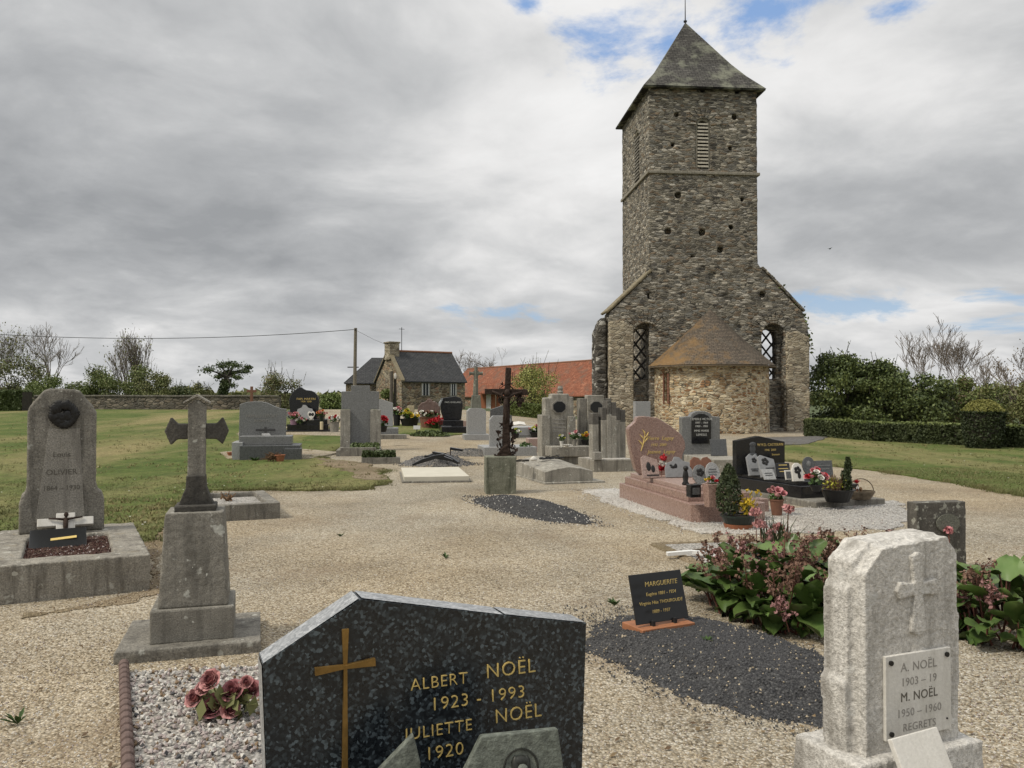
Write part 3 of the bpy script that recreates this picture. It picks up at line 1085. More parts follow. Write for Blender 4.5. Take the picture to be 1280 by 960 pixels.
def louvre(flip):
    u0, u1, z0, z1 = SWW if flip else BW
    fr_ = B()
    outer, inner = arch_pts(u0 - .02, u1 + .02, z0 - .06, z1 + .02, 10), arch_pts(u0 + .07, u1 - .07, z0, z1 - .09, 10)
    n = len(outer)
    for i in range(n):
        j = (i + 1) % n
        fr_.add([(outer[i][0], .05, outer[i][1]), (outer[j][0], .05, outer[j][1]), (inner[j][0], .05, inner[j][1]), (inner[i][0], .05, inner[i][1]),
                 (outer[i][0], .3, outer[i][1]), (outer[j][0], .3, outer[j][1]), (inner[j][0], .3, inner[j][1]), (inner[i][0], .3, inner[i][1])],
                [(0, 1, 2, 3), (7, 6, 5, 4), (2, 1, 5, 6)[::-1], (3, 2, 6, 7), (0, 3, 7, 4), (1, 0, 4, 5)])
    sl2 = B()
    for k in range(13):
        z = z0 + .1 + k * .185
        if z > z1 - .2:
            break
        hw = (u1 - u0) / 2 - .08
        r = z - (z1 - (u1 - u0) / 2)
        if r > 0:
            hw = math.sqrt(max(.01, hw * hw - r * r))
        c_ = (u0 + u1) / 2
        sl2.add([(c_ - hw, -.01, z - .04), (c_ + hw, -.01, z - .04), (c_ + hw, -.01, z + .055), (c_ - hw, -.01, z + .055), (c_ - hw, .3, z + .1), (c_ + hw, .3, z + .1), (c_ + hw, .3, z + .17), (c_ - hw, .3, z + .17)],
                [(0, 1, 2, 3), (5, 4, 7, 6), (3, 2, 6, 7), (1, 0, 4, 5), (0, 3, 7, 4), (2, 1, 5, 6)])
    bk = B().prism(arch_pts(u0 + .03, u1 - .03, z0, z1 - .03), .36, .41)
    M_ = Matrix(((0, 1, 0, 0), (1, 0, 0, 0), (0, 0, 1, 0), (0, 0, 0, 1)))
    if flip:
        for q in (fr_, sl2, bk):
            q.xf(M_)
    w = fr_.build('belfry_window', m_dressed, church)
    sl2.build('louvre', m_conc_dk if flip else m_louvre, w)
    bk.build('backing', m_void, w)  # near-black panel: colour stands in for shade inside the solid belfry


louvre(False)
louvre(True)


def voussoirs(c, z, r0, r1, y, n, name='arch_stones', mat=m_tower):
    b = B()
    for k in range(n):
        a0, a1 = math.pi * (k + .06) / n, math.pi * (k + .94) / n
        rr = r1 * random.uniform(.92, 1.1)
        ps = [(c + r0 * math.cos(a0), z + r0 * math.sin(a0)), (c + rr * math.cos(a0), z + rr * math.sin(a0)), (c + rr * math.cos(a1), z + rr * math.sin(a1)), (c + r0 * math.cos(a1), z + r0 * math.sin(a1))]
        b.prism(ps, y - random.uniform(.0, .03), y + .2)
    b.build(name, mat, church, bevel=.015)


voussoirs(2.88, 15.99, .40, .95, -.04, 9, mat=m_tower)
for a, b_ in RC:
    voussoirs((a + b_) / 2, 5.62 - (b_ - a) / 2, (b_ - a) / 2 + .02, (b_ - a) / 2 + .62, -.09, 15)
# lattice windows in the two tall recesses
for a, b_ in RC:
    a2, b2, z0, z1 = a + .16, b_ - .16, 2.7, 5.42
    lt = B()
    st = .60
    hw = (b2 - a2)
    k = -4
    while k < 12:
        for sg in (1, -1):
            # bars at 50 degrees clipped to the opening
            seg = []
            for i in range(25):
                t = i / 24
                u = a2 + hw * t
                z = z0 + k * st * 1.25 + sg * (t - (.5 if sg < 0 else .5)) * hw * 1.25
                r = hw / 2
                zt = z1 - r + math.sqrt(max(0, r * r - (u - (a2 + r)) ** 2))
                if z0 < z < zt:
                    seg.append((u, .95 + .012 * sg, z))
            if len(seg) > 1:
                lt.tube([seg[0], seg[-1]], .052, 4)
        k += 1
    o_ = arch_pts(a2, b2, z0, z1, 10)
    for i in range(len(o_)):
        j = (i + 1) % len(o_)
        lt.tube([(o_[i][0], .95, o_[i][1]), (o_[j][0], .95, o_[j][1])], .045, 4)
    lt.build('lattice_window', m_bars, church)

# pyramid roof with a slight bell-cast, slates on UVs
rf = B()
cx_, cy_ = TW / 2, TD / 2
rings = [(3.26, 17.9), (2.5, 18.85), (1.9, 19.72), (.0, 22.85)]
for (h0, z0), (h1, z1) in zip(rings, rings[1:]):
    vl0 = 0 if h0 > 3 else math.hypot(3.26 - h0, z0 - 17.9)
    vl1 = vl0 + math.hypot(h0 - h1, z1 - z0)
    for k in range(4):
        def q(h, s, z):
            v = Matrix.Rotation(R(90 * k), 3, 'Z') @ Vector((s * h, -h, 0))
            return Vector((cx_ + v.x, cy_ + v.y * (TD + .8) / (TW + .8), z))
        if h1 > 0:
            rf.quad(q(h0, -1, z0), q(h0, 1, z0), q(h1, 1, z1), q(h1, -1, z1), 0, [(-h0 + k * 9, vl0), (h0 + k * 9, vl0), (h1 + k * 9, vl1), (-h1 + k * 9, vl1)])
        else:
            rf.poly([q(h0, -1, z0), q(h0, 1, z0), q(0, 0, z1)], 0, [(-h0 + k * 9, vl0), (h0 + k * 9, vl0), (k * 9, vl1)])
rfo = rf.build('tower_roof', m_slate_tower, church)
ev = B().slab([(cx_ - 3.24, cy_ - 3.46), (cx_ + 3.24, cy_ - 3.46), (cx_ + 3.24, cy_ + 3.46), (cx_ - 3.24, cy_ + 3.46)], 17.83, 17.89)
ev.build('eaves', m_slate_tower, rfo)
B().tube([(cx_, cy_, 22.7), (cx_, cy_, 24.2)], [.035, .02], 6).lathe([(.02, 0), (.1, .05), (.1, .12), (.02, .17)], 8, (cx_, cy_, 22.82)).build('lightning_rod', m_iron, rfo)

# apse
ap = B()
ac, ar, ah = 3.2, 2.95, 3.42
n = 28
prof = [(ac + ar * math.cos(math.pi + math.pi * i / n), .02 + ar * math.sin(math.pi + math.pi * i / n)) for i in range(n + 1)]
ap.slab(prof + [(ac + ar, .3), (ac - ar, .3)], -.4, ah)
apo = ap.build('apse_wall', m_apse, church)
cut = B()
i0 = len(cut.v)
cut.box((-.12, -.3, 1.5), (.12, .35, 3.0))
an = math.pi + R(24)
cut.xf(Matrix.Translation((ac + ar * math.cos(an), ar * math.sin(an), 0)) @ Matrix.Rotation(an + R(90), 4, 'Z'))
boolean(apo, cut.build('cutter', m_void, church))
rubble_finish(apo, .065, .03, 3.2)
co2 = B()
apex, er, ez = Vector((ac, -.02, 6.38)), 3.28, 3.36
SL = math.hypot(er, apex.z - ez)
m = 30
for i in range(m):
    a0, a1 = math.pi + math.pi * i / m, math.pi + math.pi * (i + 1) / m
    rr = [0, .15, .35, .6, .85, 1.0]
    for t0, t1 in zip(rr, rr[1:]):
        def pt(a, t):
            sag = -.10 * math.sin(math.pi * min(1, t)) * 1.0
            return Vector((ac + er * t * math.cos(a), -.02 + er * t * math.sin(a), apex.z + (ez - apex.z) * t + sag * .8))
        uvq = [(a0 * er * t1, SL * (1 - t1)), (a1 * er * t1, SL * (1 - t1)), (a1 * er * t1, SL * (1 - t0)), (a0 * er * t1, SL * (1 - t0))]
        if t0 == 0:
            co2.poly([pt(a0, t1), pt(a1, t1), pt(a0, 0)], 0, uvq[:3])
        else:
            co2.quad(pt(a0, t1), pt(a1, t1), pt(a1, t0), pt(a0, t0), 0, uvq)
apr = co2.build('apse_roof', m_slate_apse, church, smooth=True)
ed = B()
for i in range(m):
    a0, a1 = math.pi + math.pi * i / m, math.pi + math.pi * (i + 1) / m
    P = lambda a, r, z: (ac + r * math.cos(a), -.02 + r * math.sin(a), z)
    ed.add([P(a0, er, ez - .02), P(a1, er, ez - .02), P(a1, er, ez - .09), P(a0, er, ez - .09), P(a0, 2.8, ez - .05), P(a1, 2.8, ez - .05)], [(0, 1, 2, 3), (3, 2, 5, 4)])
ed.build('eaves', m_wood, apr)
# narrow brick-edged slit
sb = B()
for k in range(9):
    for s_ in (1,):
        sb.box((s_ * .2 - .075, -.02, 1.45 + k * .17), (s_ * .2 + .075, .1, 1.6 + k * .17))
sb.box((-.2, -.02, 1.45), (-.13, .1, 2.98))
sb.xf(Matrix.Translation((ac + ar * math.cos(an), ar * math.sin(an), 0)) @ Matrix.Rotation(an + R(90), 4, 'Z'))
sb.build('slit_surround', m_terra_dk, apo)
# ------------------------------------------------------------------ cottage, barn, pole, wall
def gable_house(root, L, W, h, rise, wallm, roofm, oh=.2, walls=True, ridge=True, hip=0):
    # L along x (front wall at y=0), W along y; returns wall and roof parts
    wp = B().add([(0, 0, -1), (L, 0, -1), (L, W, -1), (0, W, -1), (0, 0, h), (L, 0, h), (L, W, h), (0, W, h), (0, W / 2, h + rise), (L, W / 2, h + rise)],
                 [(0, 1, 5, 4), (2, 3, 7, 6), (1, 2, 6, 5) if hip else (1, 2, 6, 9, 5), (3, 0, 4, 8, 7)]).build('wall', wallm, root)
    r = B()
    sl = math.hypot(W / 2 + oh, rise * (1 + oh * 2 / W))
    dz = rise * oh * 2 / W
    for sgn, y0 in ((1, -oh), (-1, W + oh)):
        a, b_ = Vector((-oh * .6, y0, h - dz + .07)), Vector((L + oh * .6, y0, h - dz + .07))
        c_, d_ = Vector((L + oh * .6 - hip, W / 2, h + rise + .07)), Vector((-oh * .6, W / 2, h + rise + .07))
        dn = Vector((0, 0, -.09))
        r.quad(a, b_, c_, d_, 0, [(0, 0), (L, 0), (L - hip, sl), (0, sl)])
        r.quad(a + dn, b_ + dn, c_ + dn, d_ + dn, 0, [(0, 0), (L, 0), (L, sl), (0, sl)])
        for p, q in ((a, b_), (b_, c_), (d_, a)):
            r.quad(p, q, q + dn, p + dn)
    if hip:
        r.poly([(L + oh, -oh, h - dz + .07), (L + oh, W + oh, h - dz + .07), (L + oh * .6 - hip, W / 2, h + rise + .07)], 0, [(0, 0), (W, 0), (W / 2, sl)])
    ro = r.build('roof', roofm, root)
    if ridge:
        B().tube([(-oh * .6, W / 2, h + rise + .05), (L + oh * .6 - hip, W / 2, h + rise + .05)], .11, 8).build('ridge_tiles', m_ridge, ro)
    return wp, ro


hc = at(502, 500, 68)
hz = hgt(hc.x, hc.y)
cot = thing('cottage', 'small stone cottage with slate roof and square end chimney', 'cottage', (hc.x, hc.y, hz), 32)
HL, HW, HH, HR = 5.9, 5.3, 2.35, 2.45
wl, ro = gable_house(cot, HL, HW, HH, HR, m_house, m_slate_house)
for (x, w_) in ((2.15, .62), (4.75, .5)):
    wn = B().box((x - w_ / 2 - .12, -.05, 1.0), (x + w_ / 2 + .12, .03, 2.2)).build('window', m_dressed, cot)
    B().box((x - w_ / 2, -.07, 1.08), (x + w_ / 2, -.052, 2.08)).build('pane', m_glass, wn)
    B().box((x - .02, -.085, 1.08), (x + .02, -.072, 2.08)).box((x - w_ / 2, -.085, 1.08), (x - w_ / 2 + .06, -.072, 2.08)).box((x + w_ / 2 - .06, -.085, 1.08), (x + w_ / 2, -.072, 2.08)).build('frame', m_white, wn)
ch = B().box((-.15, HW / 2 - .55, HH + HR - .7), (.75, HW / 2 + .55, HH + HR + .75)).box((-.22, HW / 2 - .62, HH + HR + .68), (.82, HW / 2 + .62, HH + HR + .82)).build('chimney', m_pier, ro, bevel=.03)
B().tube([(1.2, HW / 2, HH + HR), (1.2, HW / 2, HH + HR + 2.1)], .03, 5).tube([(.95, HW / 2, HH + HR + 1.95), (1.45, HW / 2, HH + HR + 1.95)], .02, 4).build('aerial', m_iron, ro)
# ochre lichened verge on the gable
sl3 = math.hypot(HW / 2, HR)
for y0 in (0, HW):
    B().add([(-.16, y0 + (-.22 if y0 == 0 else .22), HH - .16), (.2, y0 + (-.22 if y0 == 0 else .22), HH - .12), (.2, HW / 2, HH + HR + .1), (-.16, HW / 2, HH + HR + .1),
             (-.16, y0 + (-.22 if y0 == 0 else .22), HH - .02), (.2, y0 + (-.22 if y0 == 0 else .22), HH + .02), (.2, HW / 2, HH + HR + .22), (-.16, HW / 2, HH + HR + .22)],
            [(0, 1, 2, 3), (7, 6, 5, 4), (0, 3, 7, 4), (1, 5, 6, 2), (0, 4, 5, 1)]).build('verge', m_ochre, ro)
# rear wing of the cottage
pw = at(424, 500, 74)
wing = thing('outbuilding', 'low slate-roofed stone outbuilding behind the cottage gable', 'outbuilding', (pw.x + 5.2, pw.y + 4.8, hgt(pw.x, pw.y)), 188)
gable_house(wing, 5.2, 4.8, 2.3, 2.2, m_house, m_slate_house, ridge=False, hip=2.3)

# the long red-tiled barn
b0, b1 = at(552, 500, 104), at(775, 500, 73)
ang = math.degrees(math.atan2(b1.y - b0.y, b1.x - b0.x))
bl = (b1 - b0).length
barn = thing('barn', 'long low barn with a red clay tile roof beyond the graves', 'barn', (b0.x, b0.y, .5), ang)
gable_house(barn, bl, 7.5, 1.75, 3.3, m_house, m_tile, .3)
# hooded doorway on the barn
pd = at(612, 500, 82)
hood = thing('porch', 'small tiled porch hood over a pale door in front of the barn', 'porch', (pd.x, pd.y, hgt(pd.x, pd.y) - .3), ang * .4)
B().box((-1.0, 0, 0), (1.0, .3, 2.0)).build('wall', m_terra, hood)
B().box((-.35, -.04, .0), (.15, -.002, 1.75)).build('door', m_white, hood)
r_ = B()
r_.quad((-1.2, -.9, 1.75), (1.2, -.9, 1.75), (1.1, .4, 2.75), (-1.1, .4, 2.75), 0, [(0, 0), (2.4, 0), (2.3, 1.6), (0, 1.6)])
r_.quad((-1.2, -.9, 1.68), (1.2, -.9, 1.68), (1.1, .4, 2.66), (-1.1, .4, 2.66), 0, [(0, 0), (2.4, 0), (2.3, 1.6), (0, 1.6)])
r_.quad((-1.2, -.9, 1.75), (1.2, -.9, 1.75), (1.2, -.9, 1.68), (-1.2, -.9, 1.68))
r_.build('roof', m_tile, hood)
B().tube([(-1.05, -.8, 0), (-1.05, -.8, 1.75)], .06, 6).build('post', m_wood, hood)
B().tube([(1.05, -.8, 0), (1.05, -.8, 1.75)], .06, 6).build('post', m_wood, hood)

pp = at(443, 500, 60)
pz = hgt(pp.x, pp.y)
ptop = at(444.5, 410, 60)
pole = thing('utility_pole', 'grey timber utility pole carrying one sagging wire', 'pole', (pp.x, pp.y, pz))
B().tube([(0, 0, -.2), (ptop.x - pp.x, 0, ptop.z - pz)], [.14, .11], 10).build('pole', m_pole, pole)
B().box((-.5, -.04, 3.05), (.3, .04, 3.12)).build('crossarm', m_iron, pole)
B().lathe([(.03, 0), (.05, .03), (.05, .1), (.02, .14)], 8, (ptop.x - pp.x, -.16, ptop.z - pz - .2)).build('insulator', m_iron, pole)
wend = at(-260, 392, 62)
wp_ = []
for i in range(41):
    t = i / 40
    q = Vector((ptop.x, ptop.y, ptop.z - .1)).lerp(wend, t)
    q.z -= 1.9 * 4 * t * (1 - t) * .62
    wp_.append(q)
tag(B().tube(wp_, .022, 5).build('overhead_wire', m_iron), 'thin dark wire sagging from the utility pole towards the bare trees', 'wire')
ce = cot.matrix_basis @ Vector((.3, HW / 2, HH + HR + .4))
tag(B().tube([(ptop.x, ptop.y, ptop.z - .15), ptop.lerp(ce, .5) - Vector((0, 0, .15)), ce], .012, 4).build('service_wire', m_iron), 'very thin wire running from the utility pole down to the cottage chimney', 'wire')


def follow_wall(b, pts, th, hf, top=None):
    # wall or hedge core following the ground between world points
    fine = []
    for a, c_ in zip(pts, pts[1:]):
        a, c_ = Vector(a), Vector(c_)
        k = max(1, int((c_ - a).length / .7))
        fine += [a.lerp(c_, i / k) for i in range(k)]
    fine.append(Vector(pts[-1]))
    vs, fs = [], []
    for i, p in enumerate(fine):
        d = (fine[min(i + 1, len(fine) - 1)] - fine[max(i - 1, 0)]).normalized()
        nn = Vector((-d.y, d.x)) * th / 2
        z0, z1 = hgt(p.x, p.y) - .3, hgt(p.x, p.y) + hf(p) + .03 * nz2(p.x, p.y, 1.3)
        vs += [(p.x - nn.x, p.y - nn.y, z0), (p.x + nn.x, p.y + nn.y, z0), (p.x + nn.x, p.y + nn.y, z1), (p.x - nn.x, p.y - nn.y, z1)]
    for i in range(len(fine) - 1):
        o = i * 4
        fs += [(o, o + 4, o + 7, o + 3), (o + 3, o + 7, o + 6, o + 2), (o + 2, o + 6, o + 5, o + 1)]
    fs += [(0, 3, 2, 1), (len(vs) - 4, len(vs) - 3, len(vs) - 2, len(vs) - 1)]
    b.add(vs, fs)
    return fine


w0, w1, w2 = at(40, 500, 61.5), at(298, 500, 60), at(350, 500, 60)
b = B()
fw = follow_wall(b, [w0[:2], w1[:2], w2[:2]], .5, lambda p: .98)
yw = thing('boundary_wall', 'long low rubble stone wall along the back of the lawn', 'wall', (0, 0, 0))
b.build('wall', m_yardwall, yw)
b = B()
b2 = B()
fine = follow_wall(b2, [w0[:2], w1[:2], w2[:2]], .62, lambda p: 1.08)
for i in range(len(fine) - 1):
    o = i * 4
    b.add([b2.v[o + 3], b2.v[o + 7], b2.v[o + 6], b2.v[o + 2]] + [(v[0], v[1], v[2] - .1) for v in (b2.v[o + 3], b2.v[o + 7], b2.v[o + 6], b2.v[o + 2])], [(0, 1, 2, 3), (4, 5, 1, 0), (7, 6, 5, 4), (3, 2, 6, 7)])
b.build('coping', m_conc_dk, yw)


def hedge(name, label, pts, th, hf, mat, n, ls=.1, group=None, topm=None):
    t = thing(name, label, 'hedge', (0, 0, 0), 0, group)
    b = B()
    fine = follow_wall(b, pts, th * .86, lambda p: hf(p) - .05)
    b.build('twigs', m_bark_dk, t)
    l = B()
    for k in range(n):
        i = random.randrange(len(fine) - 1)
        p = fine[i].lerp(fine[i + 1], random.random())
        d = (fine[i + 1] - fine[i]).normalized()
        nn = Vector((-d.y, d.x))
        H = hf(p) + .03 * nz2(p.x, p.y, 1.3)
        s = random.random()
        gz = hgt(p.x, p.y)
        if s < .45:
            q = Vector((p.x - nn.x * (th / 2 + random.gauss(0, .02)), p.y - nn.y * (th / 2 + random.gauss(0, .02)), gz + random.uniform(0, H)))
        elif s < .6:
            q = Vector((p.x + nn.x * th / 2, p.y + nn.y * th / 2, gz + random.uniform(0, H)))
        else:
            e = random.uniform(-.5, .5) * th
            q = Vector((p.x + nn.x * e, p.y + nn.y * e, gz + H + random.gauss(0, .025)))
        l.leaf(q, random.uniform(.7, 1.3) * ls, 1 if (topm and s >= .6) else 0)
    l.build('leaves', [mat, topm] if topm else mat, t, fix=False)
    return t


hedge('hedge', 'dark clipped hedge at the far end of the stone wall', [at(-120, 500, 57)[:2], at(34, 500, 57)[:2]], 1.4, lambda p: 1.35, m_leaf_dk, 9000, .14)
h0, h1, h2, h3 = gp(1014, 545), gp(1100, 552), gp(1200, 557), gp(1420, 566)
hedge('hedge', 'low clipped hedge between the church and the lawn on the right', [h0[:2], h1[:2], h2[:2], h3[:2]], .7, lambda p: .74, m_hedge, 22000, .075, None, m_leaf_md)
hedge('hedge', 'small clipped green hedge in front of the yellow willow', [at(632, 500, 56)[:2], at(690, 500, 54)[:2]], .8, lambda p: .85, m_leaf_md, 4000, .1)

# topiary yew
ty = gp(1229, 561)
s_ = ty.y / F
top = thing('topiary_yew', 'clipped dark yew shaped like a drum with a domed top painted as lit', 'topiary', ty)
prof = [(.60, 0), (.68, .35), (.76, .95), (.80, 1.5), (.76, 1.6), (.55, 1.82), (.36, 1.96), (.05, 2.0)]
k_ = 24 * s_ / .80
B().lathe([(r * k_ * .95, z * k_ * .98) for r, z in prof], 20).build('twigs', m_bark_dk, top)
l = B()
for k in range(9000):
    t = random.random() * (len(prof) - 1)
    i = int(t)
    r = prof[i][0] + (prof[i + 1][0] - prof[i][0]) * (t - i)
    z = prof[i][1] + (prof[i + 1][1] - prof[i][1]) * (t - i)
    a = random.uniform(0, 6.283)
    rr = (r + random.gauss(0, .018)) * k_
    l.leaf((rr * math.cos(a), rr * math.sin(a), z * k_ + random.gauss(0, .015)), random.uniform(.035, .07), 1 if z > 1.56 else 0)  # dome leaves coloured paler, painting in the light from above
l.build('foliage', [m_yew, m_yew_lit], top, fix=False)


# ------------------------------------------------------------------ trees
def limb(b, p, d, L, r, lv, rmin=.012, spread=.55, up=.15, segs=3, tips=None, kids=(2, 4)):
    pts, rr = [p], [r]
    for i in range(segs):
        d = (d + Vector((random.gauss(0, .13), random.gauss(0, .13), random.gauss(0, .08) + up * .25))).normalized()
        p = p + d * (L / segs)
        pts.append(p)
        rr.append(max(rmin, r * (1 - .45 * (i + 1) / segs)))
    b.tube(pts, rr, 6 if lv > 3 else (4 if lv > 1 else 3), cap=False)
    if tips is not None and lv <= 2:
        tips.append(p)
    if lv <= 0:
        return
    n = random.randint(*kids)
    for k in range(n):
        t = 1.0 if k == 0 else random.uniform(.35, 1)
        i = min(segs, max(1, round(t * segs)))
        q = pts[i]
        dd = (d + Vector((random.gauss(0, spread), random.gauss(0, spread), random.gauss(0, spread * .6) + up))).normalized()
        limb(b, q, dd, L * random.uniform(.62, .86), max(rmin, rr[i] * random.uniform(.55, .8)), lv - 1, rmin, spread, up, segs, tips, kids)


def bare_tree(px, Y, top_py, label, lv=5, mat=m_bark_pale, spread=.5, up=.18, stems=1, leaves=0, lm=None, name='bare_tree', lsz=.16, zb=None, group=None, seed=None, lf=.32, lspread=.35, kids=(2, 4)):
    if seed is not None:
        random.seed(seed)
    p = at(px, 500, Y)
    z = hgt(p.x, p.y) if zb is None else zb
    H = at(px, top_py, Y).z - z
    t = thing(name, label, 'tree', (p.x, p.y, z), 0, group)
    b = B()
    tips = []
    for s in range(stems):
        a = random.uniform(0, 6.28)
        off = Vector((math.cos(a), math.sin(a), 0)) * (.35 * (stems > 1) * random.uniform(.2, 1.6))
        d = Vector((off.x * .35, off.y * .35, 1)).normalized()
        limb(b, off + Vector((0, 0, -.2)), d, H * lf, H * (.022 if stems == 1 else .011), lv, .013, spread, up, 3, tips, kids)
    zm = max(v[2] for v in b.v)
    k = H / zm
    b.v = [(x * k, y * k, zz * k if zz > 0 else zz) for x, y, zz in b.v]
    b.build('branches' if stems > 1 else 'trunk', mat, t, fix=False)
    if leaves:
        l = B()
        for i in range(leaves):
            q = random.choice(tips) * k
            l.leaf(q + Vector((random.gauss(0, lspread), random.gauss(0, lspread), random.gauss(0, lspread))), random.uniform(.5, 1.3) * lsz)
        l.build('crown', lm, t, fix=False)
    return t


def leafy(px, Y, top_py, wpx, label, mats, n=6000, ls=.2, trunk=.0, name='leafy_tree', dens=16, flatt=1.0, bot=None, group=None, seed=None, cat='tree', twigs=0):
    if seed is not None:
        random.seed(seed)
    p = at(px, 500, Y)
    z = hgt(p.x, p.y)
    H = at(px, top_py, Y).z - z
    W = wpx * Y / F / 2
    t = thing(name, label, cat, (p.x, p.y, z), 0, group)
    zb = H * trunk
    tk = B()
    clumps = []
    for k in range(dens):
        # clumps packed through the crown volume, irregular outline
        a, r = random.uniform(0, 6.28), math.sqrt(random.random())
        f = random.random()
        prof = math.sin(math.pi * (.26 + .62 * f)) ** .7
        c = Vector((W * .78 * r * prof * math.cos(a), W * .78 * r * prof * math.sin(a), zb + (H - zb) * (.05 + .83 * f)))
        clumps.append((c, random.uniform(.2, .36) * min(W * 1.2, (H - zb))))
    for c, rad in clumps[: max(5, dens // 2)]:
        b0_ = Vector((random.gauss(0, .12), random.gauss(0, .12), -.1))
        mid = b0_.lerp(c, .55) + Vector((random.gauss(0, .15), random.gauss(0, .15), .2))
        tk.tube([b0_, mid, c], [H * .022 + .02, H * .013 + .012, .015], 5, cap=False)
    l = B()
    for k in range(n):
        c, rad = random.choice(clumps)
        d = Vector((random.gauss(0, 1), random.gauss(0, 1), random.gauss(0, 1))).normalized()
        rr = rad * (random.random() ** .45) * random.choice((1, 1, 1, 1.25))
        q = c + Vector((d.x, d.y, d.z * .8 * flatt)) * rr
        if q.z < 0:
            q.z = random.uniform(0, .3)
        mi = 0 if len(mats) == 1 else random.choices(range(len(mats)), [3] + [1] * (len(mats) - 1))[0]
        l.leaf(q, random.uniform(.6, 1.3) * ls, mi)
    for k in range(twigs):
        c, rad = random.choice(clumps)
        q = c + Vector((random.gauss(0, rad * .6), random.gauss(0, rad * .6), rad * .5))
        tip = q + Vector((random.gauss(0, .25), random.gauss(0, .25), random.uniform(.4, 1.1) * rad * 1.4))
        tk.tube([q, tip], [.02, .008], 3, cap=False)
        for j in range(3):
            l.leaf(q.lerp(tip, random.uniform(.4, 1)), ls * .7, 0)
    tk.build('trunk', m_bark_dk, t, fix=False)
    l.build('crown', mats, t, fix=False)
    return t


def umbrella_tree():
    random.seed(40)
    Y = 72
    sx = Y / F
    p = at(279, 500, Y)
    z = hgt(p.x, p.y)
    t = thing('ivy_clad_tree', 'small crooked tree with a thick dark ivy-clad trunk and umbrella-shaped crown', 'tree', (p.x, p.y, z), 0, GT)
    q = lambda px, py, y=0: Vector(((px - 279) * sx, y, at(px, py, Y).z - z))
    b, l = B(), B()
    b.tube([q(275, 506), q(278, 490), q(282, 478), q(283, 470)], [.36, .3, .28, .2], 8, cap=False)
    cl = []
    for (px, py, r) in ((268, 463, 7), (275, 457, 7), (284, 455, 6), (293, 457, 7), (300, 464, 6), (297, 472, 5), (288, 465, 6), (278, 466, 6), (270, 471, 4), (292, 482, 5), (302, 458, 4)):
        c = q(px, py, random.gauss(0, .8))
        b.tube([q(283, 472), q(283, 472).lerp(c, .5) + Vector((0, 0, .1)), c], [.13, .08, .03], 5, cap=False)
        cl.append((c, r * sx))
    for k in range(3000):
        c, r = random.choice(cl)
        d = Vector((random.gauss(0, 1), random.gauss(0, 1), random.gauss(0, .6))).normalized()
        l.leaf(c + Vector((d.x, d.y, d.z * .7)) * r * random.random() ** .6 * random.choice((1.0, 1.3, 1.9)), random.uniform(.06, .14))
    for k in range(1500):
        py = random.uniform(474, 506)
        px = 275 + (506 - py) * .25
        a = random.uniform(0, 6.28)
        l.leaf(q(px, py) + Vector((math.cos(a), math.sin(a), 0)) * random.uniform(.25, .45), random.uniform(.08, .16))
    b.build('trunk', m_bark_dk, t, fix=False)
    l.build('crown', m_leaf_dk, t, fix=False)


GT = 'trees and bushes behind the stone wall'
bare_tree(60, 82, 401, 'slender bare tree with an upright trunk behind the stone wall', 5, m_bark_pale, .45, .2, seed=3, group=GT)
bare_tree(12, 84, 406, 'bare tree greening with ivy cut by the picture edge behind the dark hedge', 5, m_bark_pale, .4, .25, 2, 900, m_leaf_ol, seed=5, group=GT, lsz=.13)
bare_tree(163, 80, 409, 'multi-stemmed bare thicket with thin straight poles above green undergrowth', 4, m_bark_pale, .28, .4, 9, 500, m_leaf_ol, name='bare_thicket', seed=8, lsz=.13, group=GT)
leafy(14, 78, 446, 95, 'dark olive bush under the ivy-greened bare tree', [m_leaf_ol, m_leaf_md, m_bark], 5200, .12, name='bush', group=GT, cat='bush', seed=11, twigs=30)
leafy(68, 76, 466, 100, 'low rounded green bush at the foot of the slender bare tree', [m_leaf_md, m_leaf_lt], 6500, .11, name='bush', group=GT, cat='bush', seed=12)
leafy(122, 77, 460, 70, 'mid green bush between the slender bare tree and the bare thicket', [m_leaf_md, m_leaf_ol], 7800, .11, name='bush', group=GT, cat='bush', seed=13, twigs=14)
leafy(165, 76, 459, 90, 'bushy dark green undergrowth beneath the thin straight poles', [m_leaf_md, m_leaf_ol], 7000, .11, name='bush', group=GT, cat='bush', seed=14, twigs=20)
leafy(200, 75, 464, 60, 'thin olive bush with twiggy top right of the bare thicket', [m_leaf_ol, m_leaf_md], 5720, .10, name='bush', group=GT, cat='bush', seed=15, twigs=30)
leafy(226, 75, 482, 50, 'small low dark bush just left of the ivy-clad tree', [m_leaf_dk, m_leaf_ol], 3900, .10, name='bush', group=GT, cat='bush', seed=16, twigs=14)
leafy(253, 76, 476, 34, 'sparse pale green bush touching the ivy-clad tree', [m_leaf_ol], 1700, .1, name='bush', group=GT, cat='bush', seed=17, twigs=24)
umbrella_tree()
leafy(350, 66, 467, 66, 'rounded twiggy grey-green bush behind the black heart-shaped tomb', [m_leaf_ol, m_leaf_br, m_leaf_md], 6500, .09, name='bush', cat='bush', seed=19, twigs=60)
leafy(414, 66, 492, 40, 'small fresh green bush beside the cottage outbuilding', [m_leaf_lt, m_leaf_md], 3600, .09, name='bush', cat='bush', seed=20)
leafy(484, 64, 488, 34, 'round clipped green shrub against the cottage gable', [m_leaf_md], 2600, .12, name='bush', cat='bush', seed=21, dens=10)
bare_tree(590, 108, 435, 'wide bare tree crown showing above the cottage and barn roofs', 6, m_bark_pale, .6, .1, 1, seed=22, zb=.3)
leafy(672, 62, 458, 74, 'yellow-green willow in new leaf in front of the red barn roof', [m_leaf_yel, m_leaf_yel, m_leaf_lt], 9500, .08, name='willow', seed=24, twigs=70, dens=40)
